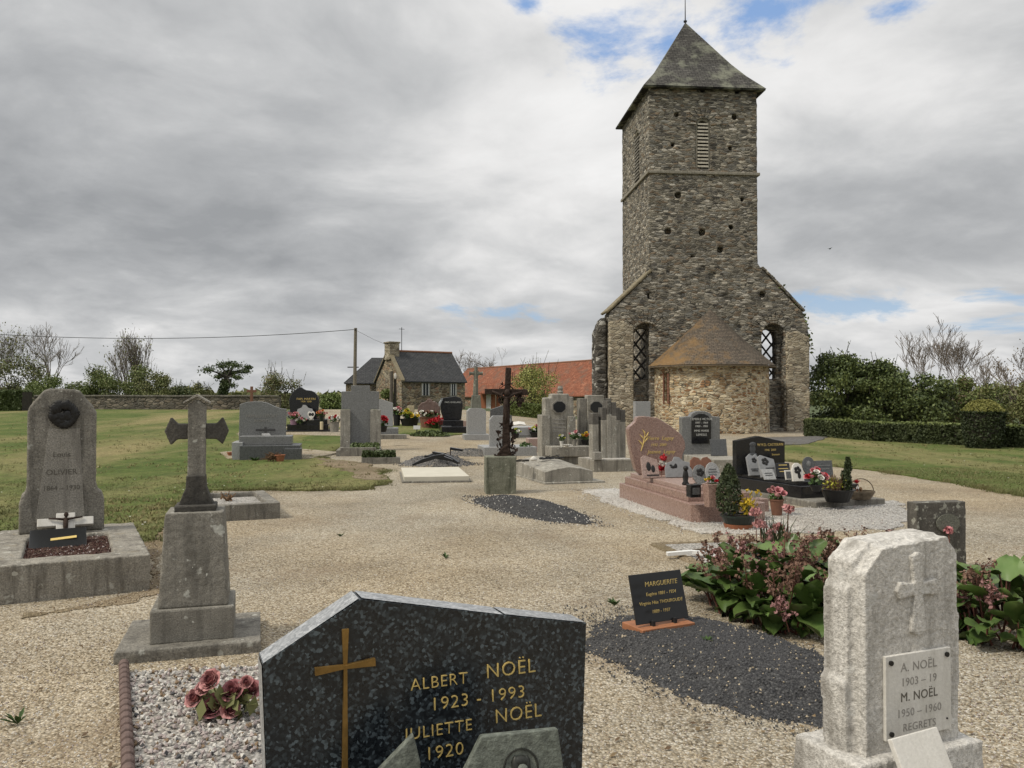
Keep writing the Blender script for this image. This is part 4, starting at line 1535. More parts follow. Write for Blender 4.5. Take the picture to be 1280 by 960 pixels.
leafy(648, 60, 497, 36, 'low tawny bush at the left foot of the yellow willow', [m_leaf_br, m_leaf_yel], 800, .1, name='bush', cat='bush', seed=25, twigs=50)
GR_ = 'trees behind the low hedge right of the church'
leafy(1050, 45, 436, 92, 'tall dark evergreen tree right beside the church wall', [m_leaf_dk, m_leaf_md, m_leaf_md], 16900, .10, name='evergreen_tree', group=GR_, seed=26, twigs=24, dens=34)
leafy(1100, 44, 447, 80, 'dark bushy evergreen second from the church with a feathery top', [m_leaf_dk, m_leaf_md], 15600, .10, name='evergreen_tree', group=GR_, seed=27, twigs=30, dens=34)
leafy(1150, 43, 458, 88, 'dark evergreen in front of the large bare tree', [m_leaf_dk, m_leaf_md], 15600, .10, name='evergreen_tree', group=GR_, seed=28, twigs=10, dens=34)
leafy(1194, 44, 470, 60, 'brown-tinged bush under the right side of the large bare tree', [m_leaf_md, m_leaf_br], 9360, .09, name='bush', cat='bush', group=GR_, seed=29, twigs=30)
leafy(1238, 46, 482, 70, 'green bush directly behind the clipped drum-shaped yew', [m_leaf_ol, m_leaf_md, m_leaf_lt], 9360, .09, name='bush', cat='bush', group=GR_, seed=30, twigs=30)
leafy(1285, 45, 478, 60, 'olive bush cut by the picture edge right of the clipped yew', [m_leaf_ol, m_leaf_md], 7280, .09, name='bush', cat='bush', group=GR_, seed=31, twigs=30)
bare_tree(1178, 56, 392, 'large spreading bare tree rising above the dark evergreens', 6, m_bark_pale, .40, .26, 4, seed=44, group=GR_, zb=0, lf=.30, kids=(2, 3))
bare_tree(1232, 58, 436, 'thin bare sapling right of the large spreading bare tree', 4, m_bark_pale, .4, .25, 2, seed=34, group=GR_, zb=0)
bare_tree(1272, 52, 432, 'twiggy bare tree with sparse buds at the picture edge', 5, m_bark_pale, .5, .15, 2, 400, m_leaf_br, seed=35, group=GR_, zb=0, lsz=.09)
# far-off tree line closing the horizon
b = B()
random.seed(77)
for i in range(2600):
    x = random.uniform(-330, 330)
    y = 300 + 40 * nz2(x, 1, .02) + random.uniform(0, 25)
    hh = 5 + 3.2 * nz2(x, 2, .045)
    for j in range(3):
        b.leaf((x + random.gauss(0, 2), y, random.uniform(0, 1) ** .8 * hh), random.uniform(1.4, 2.8))
kind(b.build('distant_woods', m_leaf_ol, fix=False), 'stuff')
# ------------------------------------------------------------------ helpers for the graves
random.seed(101)


def T(name, label, cat, px, py, yaw=0, group=None, z=None, Y=None):
    p = at(px, py, Y) if Y else (on(px, py, z) if z is not None else gp(px, py))
    if Y and z is not None:
        p.z = z
    t = thing(name, label, cat, p, yaw, group)
    return t, p.y / F


def ol(pts, cx, by, s, kx=1.0):
    return [((x - cx) * s * kx, (by - y) * s) for x, y in pts]


def rrect(x0, x1, y0, y1):
    return [(x0, y0), (x1, y0), (x1, y1), (x0, y1)]


def blob(b, c, r, n, size, mi=0, sq=(1, 1, .8)):
    c = Vector(c)
    for k in range(n):
        d = Vector((random.gauss(0, 1), random.gauss(0, 1), random.gauss(0, 1))).normalized()
        rr = r * random.random() ** .4
        b.leaf(c + Vector((d.x * sq[0], d.y * sq[1], d.z * sq[2])) * rr, random.uniform(.6, 1.3) * size, mi)
    return b


def rosette(b, c, r, mi=0, layers=3, mi_in=None, tilt=None):
    # a full flower head: rings of cupped petals
    i0 = len(b.v)
    for L in range(layers):
        n = 4 + L
        rl = r * (.3 + .7 * L / max(1, layers - 1))
        hz = r * (.7 - .3 * L / max(1, layers - 1))
        for k in range(n):
            a = 2 * math.pi * (k + .5 * L + random.uniform(-.12, .12)) / n
            w = 3.6 / n
            g_ = []
            for j, v in enumerate((0, .55, 1.0)):
                for u in (-1, 0, 1):
                    aa = a + u * w * (.6 if j == 0 else (1.0 if j == 1 else .95))
                    rho = rl * (.3 + .6 * v ** .6 + (.1 if j == 2 and L == layers - 1 else 0)) - (1 - abs(u)) * rl * (-.05)
                    zz = -r * .35 + (hz + r * .35) * (v ** .7) * (1 - .1 * abs(u)) - (.12 * r if j == 2 and L == layers - 1 else 0)
                    g_.append((rho * math.cos(aa) + random.gauss(0, .03 * r), rho * math.sin(aa) + random.gauss(0, .03 * r), zz + random.gauss(0, .05 * r)))
            b.add(g_, [(0, 1, 4, 3), (1, 2, 5, 4), (3, 4, 7, 6), (4, 5, 8, 7)], mi if (L > 0 or mi_in is None) else mi_in)
    M_ = Matrix.Translation(c)
    if tilt is None:
        tilt = Vector((random.gauss(0, .5), random.gauss(-.5, .4), 1)).normalized()
    M_ = M_ @ tilt.to_track_quat('Z', 'Y').to_matrix().to_4x4()
    b.xf(M_, i0)
    return b


def bouquet(t, c, spread, n, r, mats, leaf=m_pot_leaf, nl=40, h=.12, names='flower', lsz=.05):
    l = B()
    c = Vector(c)
    heads = {}
    for k in range(n):
        a = 2.4 * k + random.uniform(-.3, .3)
        rr = spread * math.sqrt((k + .4) / n)
        q = c + Vector((rr * math.cos(a), rr * math.sin(a) * .8, h * (1 - .55 * (rr / spread) ** 2) + random.gauss(0, .1 * h)))
        l.tube([c + Vector((rr * .2 * math.cos(a), rr * .2 * math.sin(a), 0)), q], r * .09, 4, cap=False)
        heads.setdefault(k % len(mats), []).append(q)
    blob(l, c + Vector((0, 0, h * .45)), spread, nl, lsz, 0, (1, .8, h / spread * .6))
    l.build('leaves', leaf, t, fix=False)
    for i, qs in heads.items():
        for q in qs:
            rosette(B(), (0, 0, 0), r * random.uniform(.85, 1.15)).build(names, mats[i], t, loc=q, fix=False)


def pot(t, r0, r1, h, mat, z=0, name='pot', rim=True, n=16, sx=1, sy=1, c=(0, 0)):
    pr = [(r0 * .96, z), (r0, z + .01), (r1, z + h - (.02 if rim else 0))]
    if rim:
        pr += [(r1 * 1.08, z + h - .02), (r1 * 1.08, z + h)]
    pr += [(r1 * .9, z + h), (r1 * .85, z + h - .03), (.001, z + h - .035)]
    return B().lathe(pr, n, (c[0], c[1], 0), sx, sy, cap=False).build(name, mat, t)


def plaque(name, label, px, py, z, wpx, hpx, mat, yaw=14, tilt=12, shape=None, d=.03, Y=None, relief=None, rm=None, group=None, cat='plaque', txt=None, tm=None):
    """a small free-standing memorial plaque leaning back on its foot"""
    t, s = T(name, label, cat, px, py, yaw, group, z, Y)
    W, H = wpx * s, hpx * s
    if shape is None:
        shape = [(-.5, 0), (.5, 0), (.5, 1), (-.5, 1)]
    tl = (R(-tilt), 0, 0)
    B().prism([(x * W, y * H) for x, y in shape], -d / 2, d / 2).build('panel', mat, t, bevel=min(.006, d * .2), rot=tl, loc=(0, 0, .004))
    B().box((-W * .3, 0, 0), (W * .3, H * .3, .02)).build('foot', mat, t)
    if relief:
        b = B()
        for (kind_, x, y, a, c_) in relief:
            if kind_ == 'o':
                b.ball((x * W, -d / 2, y * H), a * W, 0, 10, 7, (1, .25, c_))
            elif kind_ == 'b':
                b.box((x * W - a * W / 2, -d / 2 - .006, y * H - c_ * H / 2), (x * W + a * W / 2, -d / 2 + .002, y * H + c_ * H / 2))
            else:
                for k in range(5):
                    an = k * 1.2566
                    b.ball((x * W + a * W * .6 * math.cos(an), -d / 2 - .002, y * H + a * W * .6 * math.sin(an)), a * W * .5, 0, 6, 5, (1, .3, 1))
        b.build('relief', rm or m_bronze, t, rot=tl, loc=(0, 0, .004))
    if txt:
        for (sx_, tz, size) in txt:
            text(sx_, size * H, tm or m_gold, t, (0, -d / 2 - .002 - math.sin(R(tilt)) * 0, 0), name='inscription')
            o = t.children[-1]
            o.location = (0, (-d / 2 - .002) * math.cos(R(tilt)) + tz * H * math.sin(R(tilt)), tz * H * math.cos(R(tilt)) + .004 + (d / 2) * math.sin(R(tilt)))
            o.rotation_euler = (R(90 - tilt), 0, 0)
    return t


HEART = [(0, 0), (.3, .3), (.5, .6), (.47, .85), (.3, .99), (.1, .95), (0, .82), (-.1, .95), (-.3, .99), (-.47, .85), (-.5, .6), (-.3, .3)]
ROUND = [(-.25, 0), (.25, 0)] + [(.5 * math.cos(R(a)), .5 + .5 * math.sin(R(a))) for a in range(-45, 230, 25)]
FLAME = [(-.5, 0), (.5, 0), (.5, .5), (.42, .72), (.2, .78), (.05, .98), (-.12, 1), (-.2, .8), (-.42, .7), (-.5, .45)]
BOOK = [(-.5, 0), (.5, 0), (.52, .8), (.3, 1), (.05, .9), (-.2, 1), (-.48, .86)]
SLANT = [(-.5, 0), (.5, 0), (.45, .8), (-.3, 1), (-.5, .9)]
ARCH = [(-.5, 0), (.5, 0), (.5, .6), (.36, .88), (.14, 1), (-.14, 1), (-.36, .88), (-.5, .6)]

# ================================================================== FOREGROUND
# --- black speckled headstone with gilt lettering
YN = 22.5
t = thing('headstone', 'black speckled granite headstone with gilt cross and gilt names, asymmetric peaked top', 'headstone', (-.298 * 2.3, 2.3, 0), YN)
out_ = [(.03, .22), (.975, .22), (1.0, .935), (.715, .988), (.27, 1.078), (.0, .925)]
B().prism(out_, 0, .105).build('stone', m_blackgr, t, bevel=.0015)
tp = B()
for p, q in ((out_[5], out_[4]), (out_[4], out_[3]), (out_[3], out_[2])):
    d = Vector((q[0] - p[0], q[1] - p[1])).normalized()
    n_ = Vector((-d.y, d.x)) * .0025
    tp.add([(p[0] + n_.x + d.x * .004, .001, p[1] + n_.y), (q[0] + n_.x - d.x * .004, .001, q[1] + n_.y), (q[0] + n_.x - d.x * .004, .104, q[1] + n_.y), (p[0] + n_.x + d.x * .004, .104, p[1] + n_.y)], [(0, 1, 2, 3)])
tp.add([(.0275, .001, .22), (.0275, .104, .22), (-.0025, .104, .92), (-.0025, .001, .92)], [(0, 1, 2, 3)])
tp.build('sawn_edge', m_grey_cut, t, fix=False)
cr = B()
cx_, cz_ = .226, .893
for (a, b_, w0, w1) in (((cx_, .998), (cx_, cz_), .0095, .005), ((cx_, .25), (cx_, cz_), .011, .005), ((.141, cz_ - .004), (cx_, cz_), .0105, .005), ((.311, cz_ + .004), (cx_, cz_), .0105, .005)):
    a, b_ = Vector(a), Vector(b_)
    d = (b_ - a).normalized()
    n_ = Vector((-d.y, d.x))
    cr.prism([tuple(a + n_ * w0), tuple(a - n_ * w0), tuple(b_ - n_ * w1), tuple(b_ + n_ * w1)], -.010 - .0004 * len(cr.f), .001)
cr.build('cross', m_bronzegold, t)
for (s_, x, z, sz, sx) in (('ALBERT', .507, .797, .0495, .98), ('NOËL', .737, .803, .062, .98), ('1923 - 1993', .632, .730, .054, 1.06), ('JULIETTE', .506, .655, .0495, 1.0), ('NOËL', .762, .663, .060, .96), ('1920', .523, .587, .054, 1.06)):
    text(s_, sz, m_gold, t, (x, -.0032, z), ext=.0022, sx=sx, space=1.1, off=-.0008)
B().box((-.12, -1.0, -.05), (1.12, .2, .22)).build('base', m_blackgr, t, bevel=.008)
# --- plaques leaning in front of it
pt_, sN = T('memorial_plaque', 'green-grey bronze plaque with round relief portrait leaning on black speckled headstone', 'plaque', 652, 1010, 14, None, .222, 2.16)
s2 = 2.16 / F
oz = [(-92, 0), (86, 0), (76, 110), (60, 262), (-42, 262), (-70, 215), (-86, 140)]
B().prism([(x * s2, z * s2) for x, z in oz], 0, .028).build('panel', m_verdi, pt_, bevel=.004, rot=(R(-9), 0, 0))
rl = B()
rz, rx = 218 * s2, 8 * s2
for k in range(28):
    a0, a1 = 2 * math.pi * k / 28, 2 * math.pi * (k + 1) / 28
    rl.tube([(rx + .047 * math.cos(a0), -.002, rz + .05 * math.sin(a0)), (rx + .047 * math.cos(a1), -.002, rz + .05 * math.sin(a1))], .003, 5, cap=False)
rl.build('halo_ring', m_verdi_dk, pt_, rot=(R(-9), 0, 0))
B().ball((rx + .001, -.012, rz - .012), .021, 0, 16, 12, (.85, .6, 1.3), .1).ball((rx + .001, -.028, rz - .014), .0055, 0, 8, 6, (.7, 1, 1.8)).box((rx - .009, -.0262, rz - .003), (rx + .011, -.022, rz + .0015)).build('relief_face', m_verdi, pt_, smooth=True, rot=(R(-9), 0, 0))
hd = B()
hd.ball((rx - .014, -.002, rz - .0), .022, 0, 10, 8, (.6, .5, 1.6)).ball((rx + .016, -.002, rz), .02, 0, 10, 8, (.55, .5, 1.7)).ball((rx, -.001, rz + .018), .024, 0, 12, 8, (1.1, .5, .7))
hd.ball((rx, -.012, rz - .036), .014, 0, 10, 8, (1.1, .6, 1.1)).ball((rx, .0, rz - .075), .05, 0, 14, 8, (1.25, .3, .8))
hd.build('relief_portrait', m_verdi_dk, pt_, smooth=True, rot=(R(-9), 0, 0))
B().box((-.06, .02, -.002), (.06, .13, .05)).build('foot', m_verdi, pt_)
pt_, _ = T('memorial_plaque', 'small grey stone plaque with slanting pointed top before black speckled headstone', 'plaque', 505, 1010, 14, None, .222, 2.2)
B().prism([(-.15, 0), (.05, 0), (.052, .45), (.034, .525), (-.045, .455), (-.13, .38)], 0, .03).build('panel', m_verdi, pt_, bevel=.004, rot=(R(-8), 0, 0))
B().box((-.06, .02, -.002), (.03, .12, .05)).build('foot', m_verdi, pt_)

# --- whitewashed headstone on the right
YWS = 22.5
p0 = at(1079, 930, 2.86)
t = thing('headstone', 'rough whitewashed stone headstone with raised cross and bolted name plate', 'headstone', (p0.x, p0.y, 0), YWS)
W_ = .455
fr_o = [(.012, .40), (W_, .40), (W_ + .004, .75), (W_, 1.095), (W_ - .05, 1.158), (.095, 1.135), (.012, 1.05), (.01, .8)]
bk_o = [(-.02, .40), (W_ + .012, .40), (W_ + .012, 1.085), (W_ - .055, 1.165), (.085, 1.15), (.008, 1.085), (.0, 1.01), (-.016, .985), (-.016, .69), (-.034, .665)]
st_ = B().prism(fr_o, 0, .09).prism(bk_o, .05, .165)
st_.build('stone', m_limewhite, t, voxel=.0075, amp=.0035, nsc=26)
cr = B()
cx_, cz_ = .25, .985
for (a, b_, w0, w1) in (((cx_, cz_ + .115), (cx_, cz_), .034, .017), ((cx_, cz_ - .15), (cx_, cz_), .036, .016), ((cx_ - .088, cz_), (cx_, cz_), .03, .017), ((cx_ + .088, cz_), (cx_, cz_), .03, .017)):
    a, b_ = Vector(a), Vector(b_)
    d = (b_ - a).normalized()
    n_ = Vector((-d.y, d.x))
    e = a - d * .014
    cr.prism([tuple(a + n_ * w0), tuple(e), tuple(a - n_ * w0), tuple(b_ - n_ * w1), tuple(b_ + d * .01), tuple(b_ + n_ * w1)], -.014, .02)
cr.build('raised_cross', m_limewhite, t, voxel=.004, amp=.0015, nsc=60)
pl = B().box((.09, -.014, .475), (.40, .0, .765)).build('name_plate', m_plaque_wh, t, bevel=.002)
for (s_, z, sz) in (('A. NOËL', .705, .044), ('1903 – 19', .655, .040), ('M. NOËL', .602, .044), ('1950 – 1960', .549, .040), ('REGRETS', .499, .038)):
    text(s_, sz, m_letter_dk if s_ == 'M. NOËL' else m_letter_gr, pl, (.245, -.0146, z), ext=.0006, space=1.05)
for (x, z) in ((.112, .742), (.378, .742), (.112, .498)):
    B().lathe([(.0001, -.005), (.008, -.003), (.009, .002), (.009, .006)], 10).build('bolt', m_bronze, pl, loc=(x, -.015, z), rot=(R(90), 0, 0))
B().lathe([(.0001, -.004), (.0035, -.003), (.0035, .002)], 8).build('bolt', m_bronze, pl, loc=(.378, -.015, .515), rot=(R(90), 0, 0))
B().box((-.09, -.06, -.05), (W_ + .08, .27, .43), taper=.93).build('plinth', m_limewhite, t, voxel=.009, amp=.006, nsc=20)
B().box((-.1, -1.0, -.05), (W_ + .12, -.075, .25)).build('grave_slab', m_conc, t, bevel=.01)
pt_, _ = T('memorial_plaque', 'plain white plaque leaning at the foot of the whitewashed headstone', 'plaque', 1196, 1000, 24, None, .252, 2.62)
B().prism([(-.1, 0), (.11, 0), (.11, .34), (-.1, .34)], 0, .02).build('panel', m_plaque_wh, pt_, bevel=.003, rot=(R(-26), R(-2), 0))
B().box((-.08, .02, 0), (.08, .12, .05)).build('foot', m_plaque_wh, pt_)

# --- small stone cross on a tapering pedestal
YC = 17
p0 = gp(240, 822)
t = thing('grave_cross', 'small lichened stone cross with arrow-shaped arms on a tapering granite pedestal', 'grave cross', (p0.x, p0.y, 0), YC)
B().box((-.46, -.02, -.05), (.42, .78, .075)).build('base_slab', m_conc_dk, t, voxel=.015, amp=.007, nsc=14)
B().box((-.265, .1, .07), (.25, .6, .29)).build('lower_block', m_cross, t, bevel=.012)
B().box((-.22, .13, .288), (.215, .56, .905), taper=.84).build('pedestal', m_cross, t, voxel=.011, amp=.005, nsc=25)
B().box((-.135, .22, .9), (.13, .46, .945)).build('cross_foot', m_crossdark, t, bevel=.01)
B().prism([(-.115, .944), (.11, .944), (.085, 1.0), (.062, 1.06), (.058, 1.14), (-.064, 1.14), (-.068, 1.06), (-.09, 1.0)], .28, .41).build('cross_base', m_crossdark, t, voxel=.008, amp=.003, nsc=30)
sh = B().prism([(-.058, 1.13), (.054, 1.13), (.056, 1.32), (.056, 1.62), (.0, 1.655), (-.058, 1.62), (-.058, 1.32)], .295, .395)
sh.build('shaft', m_cross, t, voxel=.008, amp=.003, nsc=30)
for s_ in (-1, 1):
    B().prism([(s_ * x, z) for x, z in ((.05, 1.385), (.125, 1.385), (.165, 1.345), (.205, 1.44), (.165, 1.535), (.125, 1.49), (.05, 1.49))], .305, .385).build('arm', m_crossdark, t, voxel=.007, amp=.003, nsc=35)
B().prism([(-.085, 1.625), (.0, 1.672), (.083, 1.625), (.083, 1.638), (.0, 1.69), (-.085, 1.638)], .27, .42).build('cap', m_conc, t, bevel=.003)

# --- grey headstone with wreath medallion on kerbed grave
YO = 28
p0 = gp(187, 738)
t = thing('grave', 'grey concrete grave with tall shouldered headstone, dark wreath medallion and red chipping bed', 'grave', p0, YO)
kb = B()
GX0, GX1, GY, GH = -1.25, 0, 2.15, .31
for (a, b_) in (((GX0, 0), (GX1, .30)), ((GX0, GY - .6), (GX1, GY)), ((GX0, .30), (GX0 + .28, GY - .6)), ((-.28, .30), (GX1, GY - .6))):
    kb.box((a[0], a[1], -.06), (b_[0], b_[1], GH))
kb.build('kerb', m_kerb, t, voxel=.022, amp=.010, nsc=9)
b = B()
b.quad((GX0 + .2, .2, GH - .05), (-.2, .2, GH - .05), (-.2, GY - .5, GH - .05), (GX0 + .2, GY - .5, GH - .05))
for k in range(3800):
    b.chip((random.uniform(GX0 + .27, -.27), random.uniform(.28, GY - .58), GH - .045 + random.uniform(0, .008)), random.uniform(.007, .016), random.choices((1, 2, 3), (6, 3, .5))[0])
kind(b.build('red_chippings', [m_gravel_red, flat('chip_dark_red', (.075, .032, .025), .9, var=.4), flat('chip_brown', (.12, .075, .055), .9, var=.4), m_chip_p], t, fix=False), 'stuff')
sp = at(78, 655, 8.62)
lx = (t.matrix_basis.inverted() @ sp).x
KX = .72
so_ = [(-.53, GH), (.53, GH), (.53, .62), (.5, .70), (.445, .73), (.42, .80), (.42, 1.52), (.38, 1.58), (.20, 1.745), (.14, 1.76), (-.18, 1.765), (-.24, 1.75), (-.42, 1.58), (-.44, 1.52), (-.44, .80), (-.46, .73), (-.5, .70), (-.53, .62)]
dz_ = hgt(p0.x, p0.y)
B().prism([(lx + x * KX, z) for x, z in so_], GY - .42, GY - .2).build('headstone', m_conc_dk, t, voxel=.016, amp=.006, nsc=16)
hs = t.children[-1]
B().prism([(lx - .24, .42), (lx + .2, .42), (lx + .15, 1.36), (lx - .13, 1.36)], GY - .426, GY - .40).build('name_panel', m_conc_pale, hs, bevel=.004)
md = B()
for k in range(22):
    a = 2 * math.pi * k / 22
    md.ball((lx + .005 + .1 * math.cos(a), GY - .44, 1.50 + .1 * math.sin(a)), random.uniform(.03, .05), 0, 8, 6, (1, .3, 1), .5)
md.lathe([(.0001, -.03), (.06, -.028), (.1, -.018), (.125, .0)], 20)
i0 = len(md.v) - 80
md.xf(Matrix.Translation((lx + .005, GY - .43, 1.50)) @ Matrix.Rotation(R(90), 4, 'X'), i0)
for k in range(10):
    md.ball((lx + random.gauss(0, .055), GY - .438, 1.49 + random.gauss(0, .055)), .045, 0, 8, 6, (1, .3, 1), .3)
md.build('wreath_medallion', m_bronze, hs, smooth=True)
for (s_, z, sz) in (('Louis', 1.075, .075), ('OLIVIER', .895, .08), ('1864 – 1930', .74, .066)):
    text(s_, sz, m_letter_dk, hs, (lx - .01, GY - .4275, z), ext=.001)
cq = thing('crucifix', 'pale stone crucifix with small bronze figure lying against the tall shouldered headstone', 'crucifix', p0 + Matrix.Rotation(R(YO), 3, 'Z') @ Vector((lx + .03, GY - .60, GH)), YO)
B().box((-.25, 0, .10), (.25, .05, .185)).box((-.085, -.002, -.06), (.085, .052, .235)).build('cross', m_plaque_wh, cq, bevel=.006, rot=(R(-30), 0, 0))
fg = B().tube([(0, -.02, .17), (0, -.03, .09), (0, -.02, -.03)], [.02, .024, .012], 8).tube([(-.15, -.015, .175), (-.08, -.025, .165), (0, -.03, .15), (.08, -.025, .165), (.15, -.015, .175)], [.007, .01, .014, .01, .007], 6).ball((.005, -.035, .2), .024, 0, 8, 6, (.9, .9, 1.2))
fg.build('figure', m_rust, cq, smooth=True, rot=(R(-30), 0, 0))
bp = thing('memorial_plaque', 'black plaque with a small gilt strip lying on the red chipping bed', 'plaque', p0 + Matrix.Rotation(R(YO), 3, 'Z') @ Vector((lx - .03, GY - 1.12, GH - .035)), YO)
B().box((-.24, 0, 0), (.24, .02, .34)).build('panel', m_enamel, bp, bevel=.003, rot=(R(-68), 0, 0))
B().box((-.07, -.004, .125), (.16, .001, .165)).build('gilt_strip', m_gold, bp, rot=(R(-68), R(-4), 0))
B().box((-.1, .1, -.02), (.1, .24, .04)).build('foot', m_enamel, bp)

# --- low kerbed plot behind the stone cross
p0 = gp(350, 648)
KW = 1.0
t = thing('kerbed_plot', 'low concrete kerb around a pale gravel plot at the lawn edge', 'grave', p0, 24)
kb = B()
for (a, b_) in (((-KW, 0), (0, .16)), ((-KW, 1.55), (0, 1.7)), ((-KW, .16), (-KW + .15, 1.55)), ((-.16, .16), (0, 1.55))):
    kb.box((a[0], a[1], -.05), (b_[0], b_[1], .22))
kb.build('kerb', m_conc_dk, t, voxel=.022, amp=.01, nsc=9)
B().quad((-KW + .1, .1, .15), (-.1, .1, .15), (-.1, 1.6, .15), (-KW + .1, 1.6, .15)).build('gravel_bed', m_gravel_mid2, t)
b = B()
for k in range(5):
    a = k * 1.25
    b.tube([(-.6, 1.1, .14), (-.6 + .12 * math.cos(a), 1.1 + .1 * math.sin(a), .26 + .04 * (k % 2))], [.012, .006], 5)
blob(b, (-.6, 1.1, .2), .1, 24, .04)
b.build('dried_plant', m_dry, t)

# --- gravel bed with brown scalloped edging and cloth roses
bed = [(-2.33, 5.02), (-1.66, 3.70), (-1.3, 2.95), (-.55, 2.75), (-.55, 3.3), (-1.05, 4.3), (-1.45, 5.15)]
kind(sheet('gravel_bed', bed, .018, m_gravel_mid2, .05, .03, .6), 'structure')
b = B()
k = 0
while k < 5200:
    x, y = random.uniform(-2.4, -.5), random.uniform(2.7, 5.2)
    k += 1
    if in_poly(x, y, bed):
        b.chip((x, y, .022 + random.uniform(0, .01)), random.uniform(.008, .019), random.choices((0, 1, 2, 3), (4, 5, 1.6, .9))[0])
kind(b.build('bed_pebbles', [m_chip_w, m_chip_p, m_chip_g, m_chip_d], fix=False), 'stuff')
e0, e1 = Vector((-2.365, 5.1)), Vector((-1.31, 2.9))
d = (e1 - e0).normalized()
L = (e1 - e0).length
t = thing('scalloped_edging', 'brown scalloped edging strip of rounded lumps beside the pale gravel bed', 'edging', (e0.x, e0.y, 0), math.degrees(math.atan2(d.y, d.x)))
b = B().box((0, -.015, -.05), (L, .015, .045))
n = int(L / .092)
for k in range(n):
    x = (k + .5) * L / n
    b.tube([(x - .038, 0, .05), (x - .030, 0, .05), (x + .030, 0, .05), (x + .038, 0, .05)], [.014, .030, .030, .014], 10)
b.build('edging', m_edging, t, bevel=.004)
t, s = T('rose_bouquet', 'posy of dusty pink cloth roses lying on the pale gravel bed', 'flowers', 280, 903, 0)
lv = B()
for (px, py, r, dk) in ((264, 858, 15, 0), (244, 880, 13, 0), (267, 890, 16, 1), (291, 871, 15, 1), (311, 873, 13, 1), (289, 892, 13, 0), (308, 860, 9, 0), (254, 868, 10, 0)):
    q = Vector(((px - 280) * s, random.uniform(-.05, .04), (905 - py) * s * 1.0 + .02))
    rosette(B().ball((0, 0, r * s * .12), r * s * .36, 1, 8, 6), (0, 0, 0), r * s * .95, 0, 5, 1, Vector((random.gauss(0, .25), -.9, .75)).normalized()).build('rose', [m_salmon if not dk else flat('rose_petal', (.46, .19, .2), .7, var=.45, sc=60), m_rosedk], t, loc=q, fix=False)
    lv.tube([(0, .02, .03), tuple(q)], .004, 4)
blob(lv, (0, .02, .09), .16, 90, .055, 0, (1, .7, .55))
lv.build('leaves', m_leaf_ol, t, fix=False)

# --- dark slate mounds and the engraved sign
random.seed(55)
mc = gp(893, 826)
mound('gravel_mound', mc.x, mc.y, 1.28, .64, -62, .13, [m_gravel_dark, m_chip_d, m_chip_b], 6500, 2600, .005, .010)
mc2 = gp(659, 636)
mound('gravel_mound', mc2.x, mc2.y, 1.75, .52, -64, .11, [m_gravel_dark, m_chip_d, m_chip_w], 2600, 900, .008, .016)
t, s = T('engraved_sign', 'black engraved sign with gilt lettering standing on an orange clay tile', 'sign', 831, 786, 27, None, .118)
B().box((-.215, -.05, -.02), (.215, .19, .028)).build('tile', m_orange_tile, t, bevel=.004)
tl = -16
B().box((-.215, -.008, .045), (.215, .008, .37)).build('panel', m_enamel, t, bevel=.003, rot=(R(tl), 0, 0), loc=(0, .01, .0))
pn = t.children[-1]
for (s_, z, sz) in (('MARGUERITE', .298, .05), ('Eugène 1881 - 1954', .236, .034), ('Virginie Née THOUROUDE', .178, .034), ('1889 - 1937', .118, .034)):
    o = text(s_, sz * .9, m_gold, pn, (-.035, -.0085, z), ext=.0008, space=1.0)
for x in (-.09, .09):
    B().box((x - .010, -.006, .02), (x + .010, .03, .062)).build('foot', m_iron, t)

def weed(px, py, n, h, label, z=None):
    t, s = T('weed', label, 'weed', px, py, 0, None, z)
    b = B()
    for k in range(n):
        a = random.uniform(0, 6.28)
        l = h * random.uniform(.5, 1.2)
        d = Vector((math.cos(a) * .8, math.sin(a) * .8, random.uniform(.5, 1.3))).normalized()
        w = Vector((-math.sin(a), math.cos(a), 0)) * l * .12
        m_ = d * l * .55
        b.add([(0, 0, 0), m_ - w, d * l + Vector((0, 0, -l * .15)), m_ + w], [(0, 1, 2, 3)])
    b.build('leaves', m_weed, t, fix=False)


weed(557, 698, 12, .09, 'small green weed sprouting alone from the open beige gravel')
weed(884, 803, 14, .06, 'small green weed growing on top of the dark slate mound', .125)
weed(768, 757, 26, .08, 'green weed at the far rim of the dark slate mound', .03)
weed(425, 671, 10, .08, 'tiny flat green weed in the gravel right of the kerbed plot')
weed(22, 905, 10, .1, 'thin pale weed in the gravel near the brown scalloped edging')

